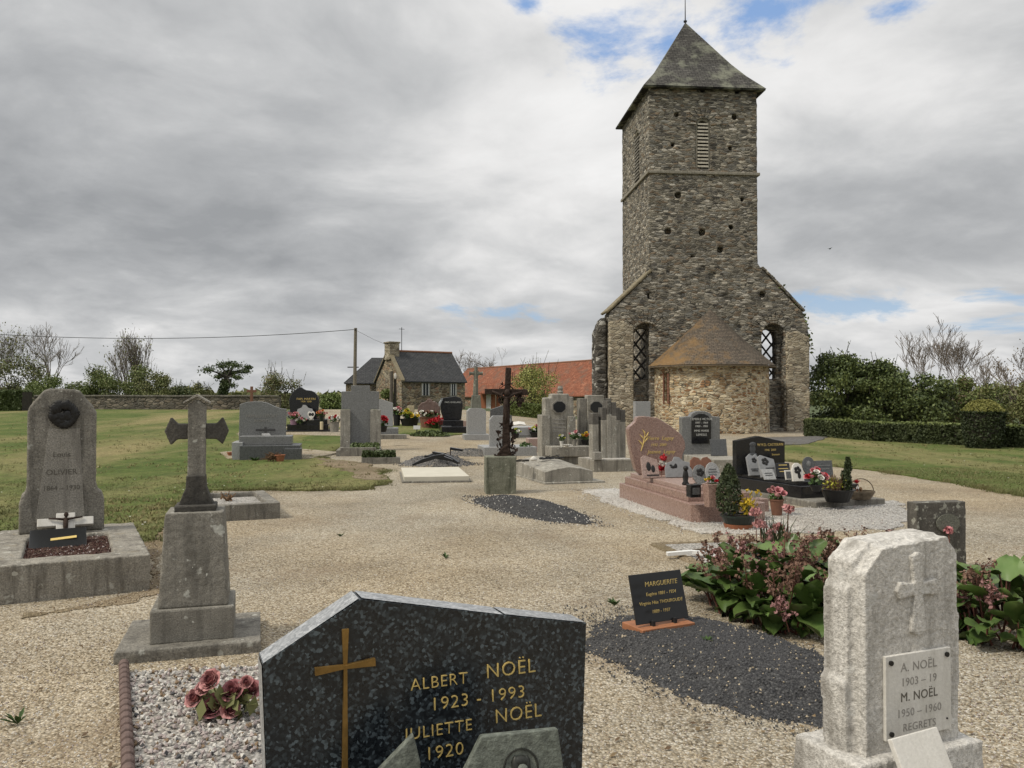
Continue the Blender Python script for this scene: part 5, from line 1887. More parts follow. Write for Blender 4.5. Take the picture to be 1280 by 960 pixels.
# ================================================================== BERGENIA, POTS
def bergenia(cx, cy, rx, ry, n, nsp, label):
    t = thing('bergenia', label, 'plant', (cx, cy, 0))
    b = B()
    for k in range(n):
        a, rr = random.uniform(0, 6.28), math.sqrt(random.random())
        base = Vector((rx * .8 * rr * math.cos(a), ry * .8 * rr * math.sin(a), 0))
        az = a + random.gauss(0, .9)
        ln = random.uniform(.15, .25) * (1.05 if rr > .6 else .95)
        hh = random.uniform(.08, .42) * (1.15 - .75 * rr)
        out = Vector((math.cos(az), math.sin(az), 0))
        p1 = base + out * .06 + Vector((0, 0, hh))
        b.tube([base, p1], [.009, .006], 5, 2, cap=False)
        el = random.gauss(.35, .45)
        fw = (out * math.cos(el) + Vector((0, 0, math.sin(el)))).normalized()
        sd = Vector((-out.y, out.x, 0))
        upn = sd.cross(fw) * -1
        if upn.z < 0:
            upn = -upn
        vs = []
        NU, NV = 6, 4
        for i in range(NU + 1):
            u = i / NU
            w = .43 * ln * math.sin(math.pi * min(1, .1 + u * .86)) ** .65
            if i == NU:
                w = .1 * ln
            for j in range(NV + 1):
                v = j / NV * 2 - 1
                q = p1 + fw * ln * u + sd * w * v + upn * (ln * (.16 * v * v - .30 * u * u) + .012 * math.sin(7 * u + 5 * v + k))
                vs.append(q)
        b.add(vs, [(i * (NV + 1) + j, i * (NV + 1) + j + 1, (i + 1) * (NV + 1) + j + 1, (i + 1) * (NV + 1) + j) for i in range(NU) for j in range(NV)], 1 if random.random() < .16 else 0)
    b.build('leaves', [m_berg, m_berg2, m_stem], t, smooth=True, fix=False)
    for k in range(nsp):
        a, rr = random.uniform(0, 6.28), math.sqrt(random.random())
        base = Vector((rx * .95 * rr * math.cos(a), ry * .95 * rr * math.sin(a), .05))
        lean = Vector((math.cos(a) * .3 * rr + random.gauss(0, .15), math.sin(a) * .3 * rr + random.gauss(0, .15), 1)).normalized()
        hh = random.uniform(.34, .56) * (1.12 - .4 * rr)
        top_ = base + lean * hh
        f = B()
        f.tube([base, base.lerp(top_, .5) + Vector((.01, 0, 0)), top_], [.005, .005, .003], 5, 1, cap=False)
        for j in range(random.randint(12, 20)):
            fr_ = random.uniform(.45, 1)
            q = base.lerp(top_, fr_)
            e = q + Vector((random.gauss(0, .030), random.gauss(0, .030), random.uniform(.0, .045)))
            f.tube([q, e], .0025, 4, 1, cap=False)
            for m_ in range(7):
                f.leaf(e + Vector((random.gauss(0, .012), random.gauss(0, .012), random.gauss(0, .012))), random.uniform(.014, .026), 0, 1.5)
        f.build('flower_spike', [m_mauve if random.random() < .16 else m_brownfl, m_stem], t, fix=False)
    return t


random.seed(202)
bergenia(2.16, 6.6, .74, .95, 290, 48, 'big-leaved bergenia clump with fading pink flower spikes beside the dark slate mound')
bergenia(3.6, 6.0, .68, .68, 170, 30, 'bergenia clump with mauve flower spikes behind the right edge of the whitewashed headstone')
bergenia(2.95, 6.9, .6, .7, 130, 32, 'bergenia clump between the whitewashed headstone and the small dark square headstone')
# flowering bulbs
t, s = T('flowering_bulbs', 'clump of thin grassy leaves with dusty pink heads behind the bergenia', 'plant', 968, 698, 0)
b = B()
for k in range(60):
    a = random.uniform(0, 6.28)
    p = Vector((random.gauss(0, .09), random.gauss(0, .07), 0))
    o_ = Vector((math.cos(a), math.sin(a), 0)) * random.uniform(.03, .2)
    hh = random.uniform(.25, .48)
    w = Vector((-math.sin(a), math.cos(a), 0)) * .008
    q1, q2 = p + o_ * .35 + Vector((0, 0, hh * .7)), p + o_ + Vector((0, 0, hh))
    b.add([p - w, p + w, q1 + w, q1 - w, q2], [(0, 1, 2, 3), (3, 2, 4)])
b.build('leaves', m_conif, t, fix=False)
for (px, py) in ((944, 640), (986, 636), (950, 655), (975, 660)):
    f = B()
    q = Vector(((px - 968) * s, random.gauss(0, .03), (698 - py) * s))
    f.tube([(q.x * .85, 0, 0), tuple(q)], .005, 5, 1)
    blob(f, q, .06, 110, .028, 0, (1.1, 1, .7))
    f.build('flower_head', [m_salmon, m_stem], t, fix=False)

# small dark square headstone
t, s = T('headstone', 'small dark square headstone with an oval green plaque and a pink flower', 'headstone', 1178, 714, 12)
B().box((-.28, 0, -.05), (.275, .14, .665)).build('stone', m_lichdark, t, voxel=.012, amp=.005, nsc=20)
B().lathe([(.0001, -.01), (.125, -.008), (.13, .0), (.13, .01)], 18, sx=1, sy=.7).build('oval_plaque', m_greenstone, t, loc=(.06, -.006, .46), rot=(R(90), 0, 0))
f = B()
blob(f, (.03, -.05, .40), .04, 40, .03)
f.build('flower', m_pinkp, t, fix=False)
B().tube([(.05, -.06, 0), (.03, -.05, .4)], .006, 5).build('stem', m_stem, t)

# grave with broken white cross
p0 = gp(842, 690)
t = thing('kerbed_plot', 'sunken earth-edged plot with pale gravel beside the bergenia', 'grave', p0, 12)
kb = B()
for (a, b_) in (((-.1, -1.0), (1.2, -.85)), ((-.1, .35), (1.2, .5)), ((-.1, -.85), (.06, .35)), ((1.04, -.85), (1.2, .35))):
    kb.box((a[0], a[1], -.08), (b_[0], b_[1], .022))
kb.build('kerb', m_gravel_brown, t, voxel=.03, amp=.018, nsc=6)
B().quad((0, -.95, .018), (1.1, -.95, .018), (1.1, .45, .018), (0, .45, .018)).build('gravel_bed', m_gravel_mid2, t)
t = thing('fallen_cross', 'broken white wooden cross lying on the sunken earth-edged plot', 'cross', on(865, 692, .05), 2)
cbar = B().box((-.27, -.03, 0), (.0, .03, .035))
cbar.build('arm', m_white, t, rot=(0, R(-3), R(6)))
B().box((-.02, -.03, 0), (.42, .03, .035)).build('shaft', m_white, t, rot=(0, R(2), R(-28)))
B().box((.05, .06, 0), (.2, .1, .03)).build('splinter', m_wood, t, rot=(0, 0, R(12)))

# bowl with dwarf conifer and yellow flowers
t, s = T('potted_conifer', 'dwarf conifer and yellow sprays in a dark green bowl with terracotta base', 'potted plant', 923, 661, 0)
pot(t, .17, .19, .07, m_terra, 0, 'saucer_pot', False, 20)
pot(t, .18, .215, .12, m_plastic, .06, 'bowl', True, 22)
B().lathe([(.19, .165), (.001, .175)], 16, cap=False).build('soil', m_soil, t)
b = B()
for k in range(2600):
    z = random.random() ** .85
    r = .165 * (math.sin(math.pi * min(1, .25 + .72 * z)) ** .8) * random.random() ** .35
    a = random.uniform(0, 6.28)
    b.leaf((-.12 + r * math.cos(a), r * math.sin(a), .2 + z * .62 + .03 * noise.noise(Vector((a * 2, z * 9, 0)))), random.uniform(.012, .026), 0, 2.4, Vector((math.cos(a) * .6, math.sin(a) * .6, .2)))
b.tube([(-.12, 0, .15), (-.12, 0, .6)], [.012, .004], 5)
b.build('foliage', m_conif, t, fix=False)
b = B()
for k in range(70):
    q = Vector((.1 + random.gauss(0, .075), -.05 + random.gauss(0, .05), .34 + random.gauss(0, .075)))
    b.tube([(.1, -.02, .17), tuple(q)], .002, 3, 1, cap=False)
    for j in range(3):
        b.leaf(q + Vector((random.gauss(0, .01),) * 3), .028, 0, 2)
b.build('yellow_sprays', [m_yel, m_pot_leaf], t, fix=False)
t, s = T('potted_flowers', 'brown terracotta pot of pink cloth roses standing behind the flowering bulbs', 'potted plant', 971, 645, 0)
pot(t, .07, .095, .24, m_terra_dk)
bouquet(t, (0, 0, .24), .14, 9, .048, [m_pinkp, m_salmon, m_pinkp], nl=50, h=.16)
# smaller rose granite block beside it
t, s = T('flower_block', 'small rose granite block between the conifer bowl and the terracotta pot', 'vase', 951, 641, 14)
B().box((-.14, 0, 0), (.14, .25, .2), taper=.95).build('block', m_pink, t, bevel=.008)

# ================================================================== ROSE GRANITE TOMB
PY = 11.5
p0 = gp(866, 655)
t = thing('tomb', 'rose granite tomb with stepped base and a leaning wave-shaped headstone', 'tomb', p0, PY)
LT = 3.0
B().slab([(0, .06), (.1, 0), (.98, 0), (1.08, .06), (1.08, LT), (0, LT)], -.05, .255).build('lower_step', m_pink, t, bevel=.01)
B().slab(rrect(.08, 1.0, .34, LT - .05), .254, .365).build('middle_step', m_pink, t, bevel=.01)
B().slab(rrect(.16, .92, .62, LT - .1), .364, .43).build('top_slab', m_pink_lt, t, bevel=.008)
zs = [(118, 160), (124, 158), (150, 156), (210, 163), (270, 198), (325, 240), (341, 272), (343, 300), (330, 330), (318, 420), (138, 420), (112, 395), (98, 345), (85, 285), (77, 215), (82, 203), (98, 192), (112, 178)]
s5 = 13.45 / F
pts = [(760 + x / 3.556, 480 + y / 3.556) for x, y in zs]
so2 = [((px - 785) * s5 * 1.02 + .0, .43 + (598 - py) * s5) for px, py in pts]
B().prism(so2, 2.42, 2.56).build('headstone', m_pink, t, bevel=.012)
hs = t.children[-1]
tp = B()
for i in (17, 0, 1, 2, 3, 4, 5):
    p, q = so2[i], so2[(i + 1) % len(so2)]
text('Pierre  Legoy', .085, m_gold, hs, (.50, 2.417, 1.0), ext=.002, shear=.25)
text('1932  2009', .06, m_gold, hs, (.47, 2.417, .9), ext=.002, shear=.25)
text('Jeanne  Legoy', .085, m_gold, hs, (.52, 2.417, .78), ext=.002, shear=.25)
sp = B()
for (x0, z0, x1, z1) in ((.17, .82, .24, 1.10), (.2, .9, .13, 1.0), (.21, .95, .29, 1.06), (.22, 1.0, .15, 1.09), (.23, 1.03, .3, 1.13), (.24, 1.08, .2, 1.17)):
    sp.tube([(x0, 2.415, z0), ((x0 + x1) / 2 + .01, 2.413, (z0 + z1) / 2), (x1, 2.415, z1)], [.006, .012, .004], 6)
sp.build('gilt_spray', m_gold, hs)

ZP = .432
GP = 'memorial plaques on the rose granite tomb'
plaque('memorial_plaque', 'brown slanted plaque with bronze figures in front of the wave-shaped headstone', 814, 598, ZP, 23, 29, m_pink_lt, 14, 16, SLANT, .03, relief=[('o', -.1, .5, .14, 1.8), ('o', .15, .4, .12, 1.7), ('b', .1, .12, .7, .05)], group=GP)
t2, s = T('cloth_flower', 'red and white cloth flower standing against the wave-shaped headstone', 'flowers', 827, 596, 0, None, ZP)
b = B().tube([(0, 0, 0), (.01, 0, .16)], .006, 5)
b.build('stem', m_stem, t2)
for i, (z, m_) in enumerate(((.30, m_red), (.22, m_wpet), (.14, m_red))):
    blob(B(), (random.gauss(0, .02), 0, z), .06, 60, .035).build('flower', m_, t2, fix=False)
plaque('memorial_plaque', 'grey wave-topped plaque with a small bronze bird', 849, 597, ZP, 36, 26, m_grey_pl, 12, 14, FLAME, .03, relief=[('o', -.2, .5, .1, .5), ('o', -.1, .55, .06, 1.4), ('o', -.28, .58, .05, .7)], group=GP)
plaque('memorial_plaque', 'brown heart-shaped plaque on the rose granite tomb', 878, 600, ZP, 30, 29, m_terra_dk, 14, 12, HEART, .03, group=GP)
plaque('memorial_plaque', 'dark round-topped plaque in front of the brown heart-shaped plaque', 876, 606, ZP, 20, 25, m_grey, 14, 12, ROUND, .028, relief=[('f', 0, .6, .25, 1)], rm=m_bronze, group=GP)
plaque('memorial_plaque', 'pale grey heart plaque with engraved lines right of the brown heart-shaped plaque', 892, 606, ZP, 20, 28, m_grey_lt, 14, 12, ROUND, .028, relief=[('b', 0, .68, .5, .03), ('b', 0, .56, .6, .03), ('b', 0, .44, .5, .03)], rm=m_grey_dk, group=GP)
t2, s = T('ornament', 'small black cat-like bronze ornament on the rose granite top slab', 'ornament', 857, 606, 10, None, ZP)
B().lathe([(.05, 0), (.055, .02), (.035, .05), (.045, .12), (.03, .2), (.02, .22)], 12, sx=1.0, sy=.8).ball((0, -.01, .24), .04, 0, 10, 8, (1, 1, .9)).build('body', m_bronze, t2, smooth=True)
t2, s = T('ornament', 'black granite cube on the step of the rose granite tomb', 'ornament', 870, 622, 14, None, .366)
B().box((-.075, 0, 0), (.075, .14, .17)).build('cube', m_black, t2, bevel=.008)
B().box((-.05, -.006, .04), (.05, .001, .13)).build('plate', m_grey_dk, t2)
t2, s = T('flower_vase', 'hexagonal rose granite vase with small pink and yellow flowers', 'vase', 889, 633, 0, None, .256)
B().lathe([(.09, 0), (.12, .3), (.1, .3), (.09, .27), (.001, .27)], 6, cap=False).build('vase', m_pink, t2, bevel=.006)
bouquet(t2, (0, 0, .28), .09, 7, .03, [m_pinkp, m_yel, m_red], nl=26, h=.1, lsz=.03)

# ================================================================== BLACK GRANITE TOMB
BY = 21
p0 = gp(1020, 636)
t = thing('tomb', 'polished black granite tomb with peaked headstone and etched portrait on a concrete slab', 'tomb', p0, BY)
B().slab(rrect(0, 1.36, 0, 2.4), -.03, .10).build('slab', m_conc_dk, t, bevel=.015)
B().slab(rrect(.1, 1.26, .45, 2.3), .10, .29).build('lower_step', m_black, t, bevel=.008)
B().slab(rrect(.2, 1.16, .62, 2.25), .289, .345).build('top_slab', m_black, t, bevel=.008)
s6 = 14.75 / F
ho = [(.08, .345), (1.12, .345), (1.12, .90), (.56, 1.01), (.08, .935)]
B().prism(ho, 2.08, 2.2).build('headstone', m_black, t, bevel=.006)
hs = t.children[-1]
pr_ = B().ball((.42, 2.078, .78), .075, 0, 14, 10, (.85, .12, 1.25)).ball((.42, 2.075, .86), .07, 0, 12, 8, (1, .12, .7)).ball((.42, 2.078, .67), .09, 0, 12, 8, (1.1, .1, .6))
pr_.build('etched_portrait', m_grey_dk, hs, smooth=True)
text('W.V.D. CASTERAN', .068, m_gold, hs, (.80, 2.077, .83), ext=.002)
text('1946  2009', .055, m_gold, hs, (.80, 2.077, .74), ext=.002)
text('Souvenir', .05, m_gold, hs, (.92, 2.077, .66), ext=.002)
ZB = .347
GB = 'memorial plaques on the black granite tomb'
plaque('memorial_plaque', 'pale grey open-book plaque nearest the etched portrait', 944, 595, ZB, 17, 28, m_grey_pl, 14, 20, BOOK, .04, relief=[('f', .1, .7, .2, 1), ('b', 0, .3, .6, .03), ('b', 0, .22, .5, .03)], rm=m_bronze, group=GB)
plaque('memorial_plaque', 'pale grey curved-top plaque right of the open-book plaque', 962, 597, ZB, 24, 29, m_grey_pl, 16, 22, SLANT, .04, relief=[('f', -.1, .7, .2, 1), ('b', .1, .4, .5, .03)], rm=m_bronze, group=GB)
plaque('memorial_plaque', 'small tilted steel-grey plaque in front of the curved-top plaque', 963, 600, ZB, 17, 15, m_grey_lt, 16, 35, None, .02, relief=[('b', 0, .6, .6, .05), ('b', 0, .4, .6, .05)], rm=m_bronze, group=GB)
plaque('memorial_plaque', 'black plaque with gilt lines amid the pale ones on the black tomb', 980, 597, ZB, 19, 18, m_black, 14, 14, None, .03, relief=[('b', 0, .85, .6, .06), ('b', 0, .6, .7, .05), ('b', 0, .4, .6, .05)], rm=m_gold, group=GB)
plaque('memorial_plaque', 'little white-framed photo plaque left of the white flower-carved plaque', 986, 600, ZB, 9, 12, m_plaque_wh, 14, 14, None, .02, relief=[('b', 0, .5, .7, .7)], rm=m_grey_dk, group=GB)
plaque('memorial_plaque', 'white arched plaque carved with dark leaves', 998, 602, ZB, 16, 23, m_plaque_wh, 14, 12, ARCH, .03, relief=[('f', 0, .6, .3, 1), ('o', .1, .3, .15, 1.6)], rm=m_bronze, group=GB)
plaque('memorial_plaque', 'dark round-topped plaque behind the white arched plaque', 1012, 594, ZB, 18, 23, m_grey_dk, 14, 10, ROUND, .03, relief=[('o', 0, .6, .18, 1.2)], rm=m_grey, group=GB)
plaque('memorial_plaque', 'wide dark slate plaque behind the conifer bowl', 1031, 597, ZB, 24, 21, m_grey_dk, 14, 10, None, .03, relief=[('b', 0, .7, .7, .05), ('b', 0, .5, .6, .05)], rm=m_grey, group=GB)
t2, s = T('flower_arrangement', 'round arrangement of red, pink and white cloth roses on the black tomb step', 'flowers', 1020, 614, 0, None, .292)
pot(t2, .06, .09, .1, m_plastic_bk)
bouquet(t2, (0, 0, .09), .16, 14, .05, [m_red, m_pinkp, m_wpet, m_pinkp], nl=60, h=.2)
t2, s = T('planter_bowl', 'black planter bowl with an upright dwarf conifer and dry stems', 'potted plant', 1047, 627, 0, None, .105)
pot(t2, .17, .24, .19, m_plastic_bk, 0, 'bowl', True, 22)
B().lathe([(.22, .15), (.001, .165)], 16, cap=False).build('soil', m_soil, t2)
b = B()
for k in range(1500):
    z = random.random()
    r = .09 * (1 - .75 * z ** 1.5) * random.random() ** .4
    a = random.uniform(0, 6.28)
    b.leaf((.13 + r * math.cos(a) + .03 * (z > .6), r * math.sin(a), .17 + z * .5), random.uniform(.014, .028), 0, 2.4)
b.build('conifer', m_conif, t2, fix=False)
b = B()
for k in range(90):
    x, y = random.gauss(-.06, .08), random.gauss(0, .06)
    b.tube([(x, y, .15), (x + random.gauss(0, .03), y + random.gauss(0, .03), random.uniform(.22, .42))], .004, 3, 0, cap=False)
    b.leaf((x + random.gauss(0, .03), y, random.uniform(.2, .36)), .03, 1)
b.build('dry_stems', [m_dry, m_yel2], t2, fix=False)
t2, s = T('basket', 'low dark wicker basket with a handle and one red flower at the slab corner', 'basket', 1076, 624, 0, None, .105)
bk = B()
for k in range(6):
    r = .125 + .012 * k
    bk.lathe([(r, .022 * k), (r + .012, .022 * k + .011), (r, .022 * k + .022)], 14, sx=1.15, sy=.85, cap=False)
bk.lathe([(.12, .004), (.001, .006)], 14, cap=False)
bk.build('basket', m_wood, t2)
bk.tube([], .01) if False else None
B().tube([(-.2 * math.cos(R(a)), 0, .12 + .2 * math.sin(R(a))) for a in range(0, 181, 15)], .008, 5).build('handle', m_wood, t2)
b = B()
blob(b, (-.03, 0, .12), .1, 40, .04)
b.build('leaves', m_dry, t2, fix=False)
rosette(B(), (-.07, -.02, .27), .055).build('flower', m_red, t2, fix=False)
B().tube([(-.05, 0, .1), (-.07, -.02, .26)], .005, 4).build('stem', m_stem, t2)
t2, s = T('candle', 'small white candle between the planter bowl and the wicker basket', 'candle', 1072, 622, 0, None, .105)
B().lathe([(.02, 0), (.02, .17), (.004, .172), (.003, .19)], 8).build('candle', m_white, t2)

# white chippings round these two tombs
WG2 = pxpoly([(880, 645), (1020, 634), (1116, 626), (1146, 645), (1120, 662), (1000, 668), (900, 668)])
kind(sheet('silvery_gravel', WG2, .014, m_gravel_mid2, .08, .2, .8), 'structure')
WG = pxpoly([(718, 613), (770, 611), (866, 654), (905, 648), (985, 650), (1010, 660), (940, 669), (880, 668), (800, 642)])
kind(sheet('white_gravel', WG, .016, m_gravel_white, .08, .17, .8), 'structure')
b = B()
k = 0
while k < 12000:
    y = 1 / random.uniform(1 / 17, 1 / 9.8)
    x = random.uniform(.6, 6.4)
    k += 1
    if in_poly(x + random.gauss(0, .3), y + random.gauss(0, .3), WG if k % 3 else WG2):
        b.chip((x, y, hgt(x, y) + .024), random.uniform(.007, .015), random.choices((0, 1), (5, 1))[0])
kind(b.build('white_chippings', [m_chip_w, m_chip_p], fix=False), 'stuff')
# ================================================================== MIDDLE GRAVES
random.seed(303)

# --- rusted iron cross on mossy block
p0 = gp(627, 618)
t = thing('iron_cross', 'tall rusted broken iron crucifix on a mossy square plinth', 'grave cross', p0, 6)
B().box((-.27, 0, -.1), (.26, .5, .655)).build('plinth', m_mossy, t, voxel=.018, amp=.008, nsc=11)
s = p0.y / F
X = lambda px: (px - 627) * s
Z = lambda py: (618 - py) * s + .0
cy = .25
b = B()
b.prism([(X(629), Z(574)), (X(640), Z(574)), (X(639), Z(530)), (X(639.5), Z(500)), (X(641), Z(459)), (X(634), Z(459)), (X(631.5), Z(500)), (X(630), Z(530))], cy - .02, cy + .03)
b.build('upright', m_rust, t, voxel=.012, amp=.012, nsc=22)
b = B().prism([(X(607), Z(493)), (X(607), Z(486)), (X(640), Z(486)), (X(662), Z(487)), (X(662), Z(494)), (X(640), Z(494))], cy - .022, cy + .022)
b.build('crossbar', m_rust, t, voxel=.012, amp=.008, nsc=22)
b = B()   # torn sheet-iron foliage clinging to the frame
for k in range(150):
    if k < 90:
        py = random.uniform(530, 574)
        x, z = X(634 + random.choice((-1, 1)) * (5 + random.random() * (3 + (py - 525) * .14))), Z(py)
    elif k < 112:
        py = random.uniform(478, 505)
        x, z = X(634 + random.choice((-1, 1)) * random.uniform(3, 14) * (1 - abs(py - 491) / 30)), Z(py)
    else:
        x, z = X(651 + random.gauss(0, 2)), Z(499 + random.gauss(0, 4))
    b.leaf((x, cy + random.gauss(0, .02), z), random.uniform(.03, .08), 0, 1.7)
b.tube([(X(634), cy, Z(480)), (X(622), cy, Z(489)), (X(628), cy, Z(502)), (X(634), cy, Z(508))], .012, 5)
b.tube([(X(634), cy, Z(478)), (X(648), cy, Z(490)), (X(644), cy, Z(502)), (X(636), cy, Z(510))], .012, 5)
b.tube([(X(636), cy, Z(470)), (X(643), cy, Z(465)), (X(642), cy, Z(476))], .008, 5)
b.build('torn_ironwork', m_rust, t, fix=False)
fg = B()
fg.tube([(X(634), cy - .06, Z(497)), (X(633), cy - .08, Z(508)), (X(635), cy - .07, Z(519)), (X(634), cy - .05, Z(530))], [.04, .045, .035, .02], 8).ball((X(635), cy - .08, Z(491)), .055, 0, 10, 8, (.85, .9, 1.15))
fg.tube([(X(616), cy - .04, Z(489)), (X(625), cy - .06, Z(493)), (X(634), cy - .07, Z(499)), (X(644), cy - .06, Z(493)), (X(654), cy - .04, Z(490))], [.018, .026, .035, .026, .018], 6)
fg.build('figure', m_rust, t, smooth=True)
b = B().prism([(X(620), Z(575)), (X(643), Z(575)), (X(640), Z(565)), (X(636), Z(556)), (X(629), Z(560)), (X(624), Z(568))], cy - .05, cy + .05)
b.build('foot', m_rust, t, voxel=.014, amp=.02, nsc=18)

# --- cream slab
p0 = gp(505, 604)
t = thing('grave_slab', 'plain cream concrete grave slab lying flat on the gravel', 'grave slab', p0, 9)
B().slab(rrect(-.04, 1.34, -.03, 2.33), -.05, .035).build('footing', m_conc_dk, t, bevel=.01)
B().slab(rrect(0, 1.3, 0, 2.3), .034, .125).build('slab', m_conc_cream, t, bevel=.006)

# --- coffin-shaped concrete tomb
p0 = gp(681, 605)
t = thing('tomb', 'low grey concrete tomb with a shallow ridged sloping lid', 'tomb', p0, 17)
B().slab(rrect(-.03, 1.25, -.09, 2.0), -.05, .035).build('footing', m_conc, t, bevel=.01)
W_, L_ = 1.02, 1.9
lid = B()
pf = lambda y, h0, h1: [(0, y, .03), (W_, y, .03), (W_, y, h0), (W_ * .75, y, h0 + (h1 - h0) * .62), (W_ * .5, y, h1), (W_ * .25, y, h0 + (h1 - h0) * .62), (0, y, h0)]
lid.add(pf(0, .235, .325) + pf(L_, .33, .42), [tuple(range(6, -1, -1)), tuple(range(7, 14))] + [(i, (i + 1) % 7, (i + 1) % 7 + 7, i + 7) for i in range(7)])
lid.build('tomb_body', m_conc, t, bevel=.012)
q = on(688, 574, .40)
t2 = thing('broken_ornament', 'broken black metal flower spray lying on the ridged concrete tomb', 'ornament', q, 20)
b = B()
for k in range(9):
    b.tube([(random.uniform(-.25, .3), random.uniform(-.06, .06), .01), (random.uniform(-.1, .35), random.uniform(-.06, .06), random.uniform(.02, .09))], [.014, .006], 5)
b.lathe([(.05, 0), (.06, .03), (.03, .05)], 8, (-.2, 0, 0))
b.build('spray', m_iron, t2)
q = on(667, 576, .40)
t2 = thing('broken_ornament', 'little white porcelain fragment on the back of the ridged concrete tomb', 'ornament', q, 0)
B().lathe([(.05, 0), (.07, .03), (.05, .06), (.02, .09), (.001, .1)], 9, sx=1.2, sy=.8).build('fragment', m_plaque_wh, t2, smooth=True)
q = on(652, 577, .40)
t2 = thing('broken_ornament', 'dark fallen crucifix fragment at the upper corner of the ridged concrete tomb', 'ornament', q, 24)
B().box((-.16, -.03, 0), (.16, .03, .04)).box((-.03, -.1, .002), (.03, .1, .045)).build('fragment', m_crossdark, t2, bevel=.006)

# --- twin headstones with octagonal medallions
def octa(b, c, rx, rz, y0, y1, mi=0):
    b.prism([(c[0] + rx * math.cos(R(22.5 + 45 * k)) * 1.06, c[1] + rz * math.sin(R(22.5 + 45 * k)) * 1.06) for k in range(8)], y0, y1, mi)


p0 = gp(704, 581)
s = p0.y / F
t = thing('tomb', 'grey concrete tomb with octagonal black medallion and an altar slab crowded with flowers', 'tomb', p0, 14)
Zt = lambda py: (581 - py) * s
Xt = lambda px: (px - 704) * s
B().prism([(Xt(688), 0), (Xt(727), 0), (Xt(727), Zt(496)), (Xt(721), Zt(496)), (Xt(721), Zt(492)), (Xt(697), Zt(492)), (Xt(697), Zt(497)), (Xt(688), Zt(497))], .55, .85).build('headstone', m_conc, t, voxel=.025, amp=.008, nsc=8)
hs = t.children[-1]
B().box((Xt(683), .48, 0), (Xt(694), .9, Zt(519))).build('pilaster', m_conc, t, bevel=.015)
B().box((Xt(718), .48, 0), (Xt(728.5), .9, Zt(521))).build('pilaster', m_conc, t, bevel=.015)
b = B()
octa(b, (Xt(707), Zt(509)), Zt(571) * 1.02, Zt(572.5), .515, .56)
b.build('medallion_frame', m_conc_pale, hs)
b = B()
octa(b, (Xt(707), Zt(509)), Zt(573) * 1.02, Zt(574), .50, .53)
b.build('medallion', m_enamel, hs)
for k in range(4):
    B().box((Xt(699), .542, Zt(526 + k * 5)), (Xt(715), .551, Zt(524.6 + k * 5))).build('inscription', m_letter_gr, hs)
B().lathe([(.07, 0), (.09, .05), (.06, .08), (.08, .14), (.05, .2)], 8, (Xt(711), .7, Zt(492))).build('finial', m_conc, hs)
B().box((Xt(688), -.05, 0), (Xt(742), .48, Zt(571))).build('base', m_conc_dk, t, bevel=.02)
B().box((Xt(687), -.1, Zt(571) + .001), (Xt(741), .46, Zt(558))).build('altar_slab', m_conc, t, bevel=.02)
ZA = p0.z + Zt(558) + .002
t2, s2 = T('flower_vase', 'vase of pink cloth roses on the altar slab below the octagonal medallion', 'vase', 718, 557, 0, None, ZA)
pot(t2, .05, .07, .16, m_conc_pale)
bouquet(t2, (0, 0, .16), .15, 7, .05, [m_pinkp, m_wpet], nl=60, h=.18)
t2, s2 = T('flower_vase', 'black pot of bright yellow flowers at the end of the altar slab', 'vase', 731, 556, 0, None, ZA)
pot(t2, .07, .1, .13, m_plastic_bk)
bouquet(t2, (0, 0, .13), .17, 10, .05, [m_yel, m_yel, m_orange], nl=60, h=.16)
t2, s2 = T('flower_vase', 'small white vase with pale dried flowers at the left of the altar slab', 'vase', 702, 557, 0, None, ZA)
pot(t2, .04, .05, .12, m_plaque_wh)
bouquet(t2, (0, 0, .12), .1, 6, .035, [m_wpet, m_yel2], nl=26, h=.14)
t2, s2 = T('ornament', 'low white china flower cluster lying on the altar slab', 'ornament', 710, 559, 0, None, ZA)
b = B()
for k in range(9):
    rosette(b, (random.gauss(0, .09), random.gauss(0, .04), .04), .045)
b.ball((0, 0, .015), .08, 0, 10, 6, (1.5, .8, .3))
b.build('cluster', m_plaque_wh, t2, fix=False)

p0 = gp(745, 577)
s = p0.y / F
t = thing('headstone', 'narrow grey concrete headstone with octagonal black medallion and side pillars', 'headstone', p0, 14)
B().box((-.24, 0, 0), (.24, .25, 83 * s)).build('stone', m_conc, t, voxel=.025, amp=.008, nsc=8)
hs = t.children[-1]
for x in (-.34, .34):
    B().box((x - .1, .03, 0), (x + .1, .28, 79 * s)).build('pillar', m_conc_dk, t, bevel=.015)
b = B()
octa(b, (0, 68 * s), .19, .17, -.035, .01)
b.build('medallion_frame', m_conc_pale, hs)
b = B()
octa(b, (0, 68 * s), .165, .145, -.05, -.02)
b.build('medallion', m_enamel, hs)
B().prism([(-.12, .3), (.12, .3), (.17, 58 * s), (-.17, 58 * s)], -.02, .005).build('name_panel', m_conc_pale, hs)
b = B()
blob(b, (-.1, -.35, .22), .3, 260, .08, 0, (1, .7, 1))
blob(b, (.08, -.2, .5), .22, 160, .08, 0, (.8, .6, 1.1))
tag(b.build('ivy_plant', m_pot_leaf, loc=p0, fix=False), 'bushy green leafy plant growing at the foot of the narrow headstone with pillars', 'plant')

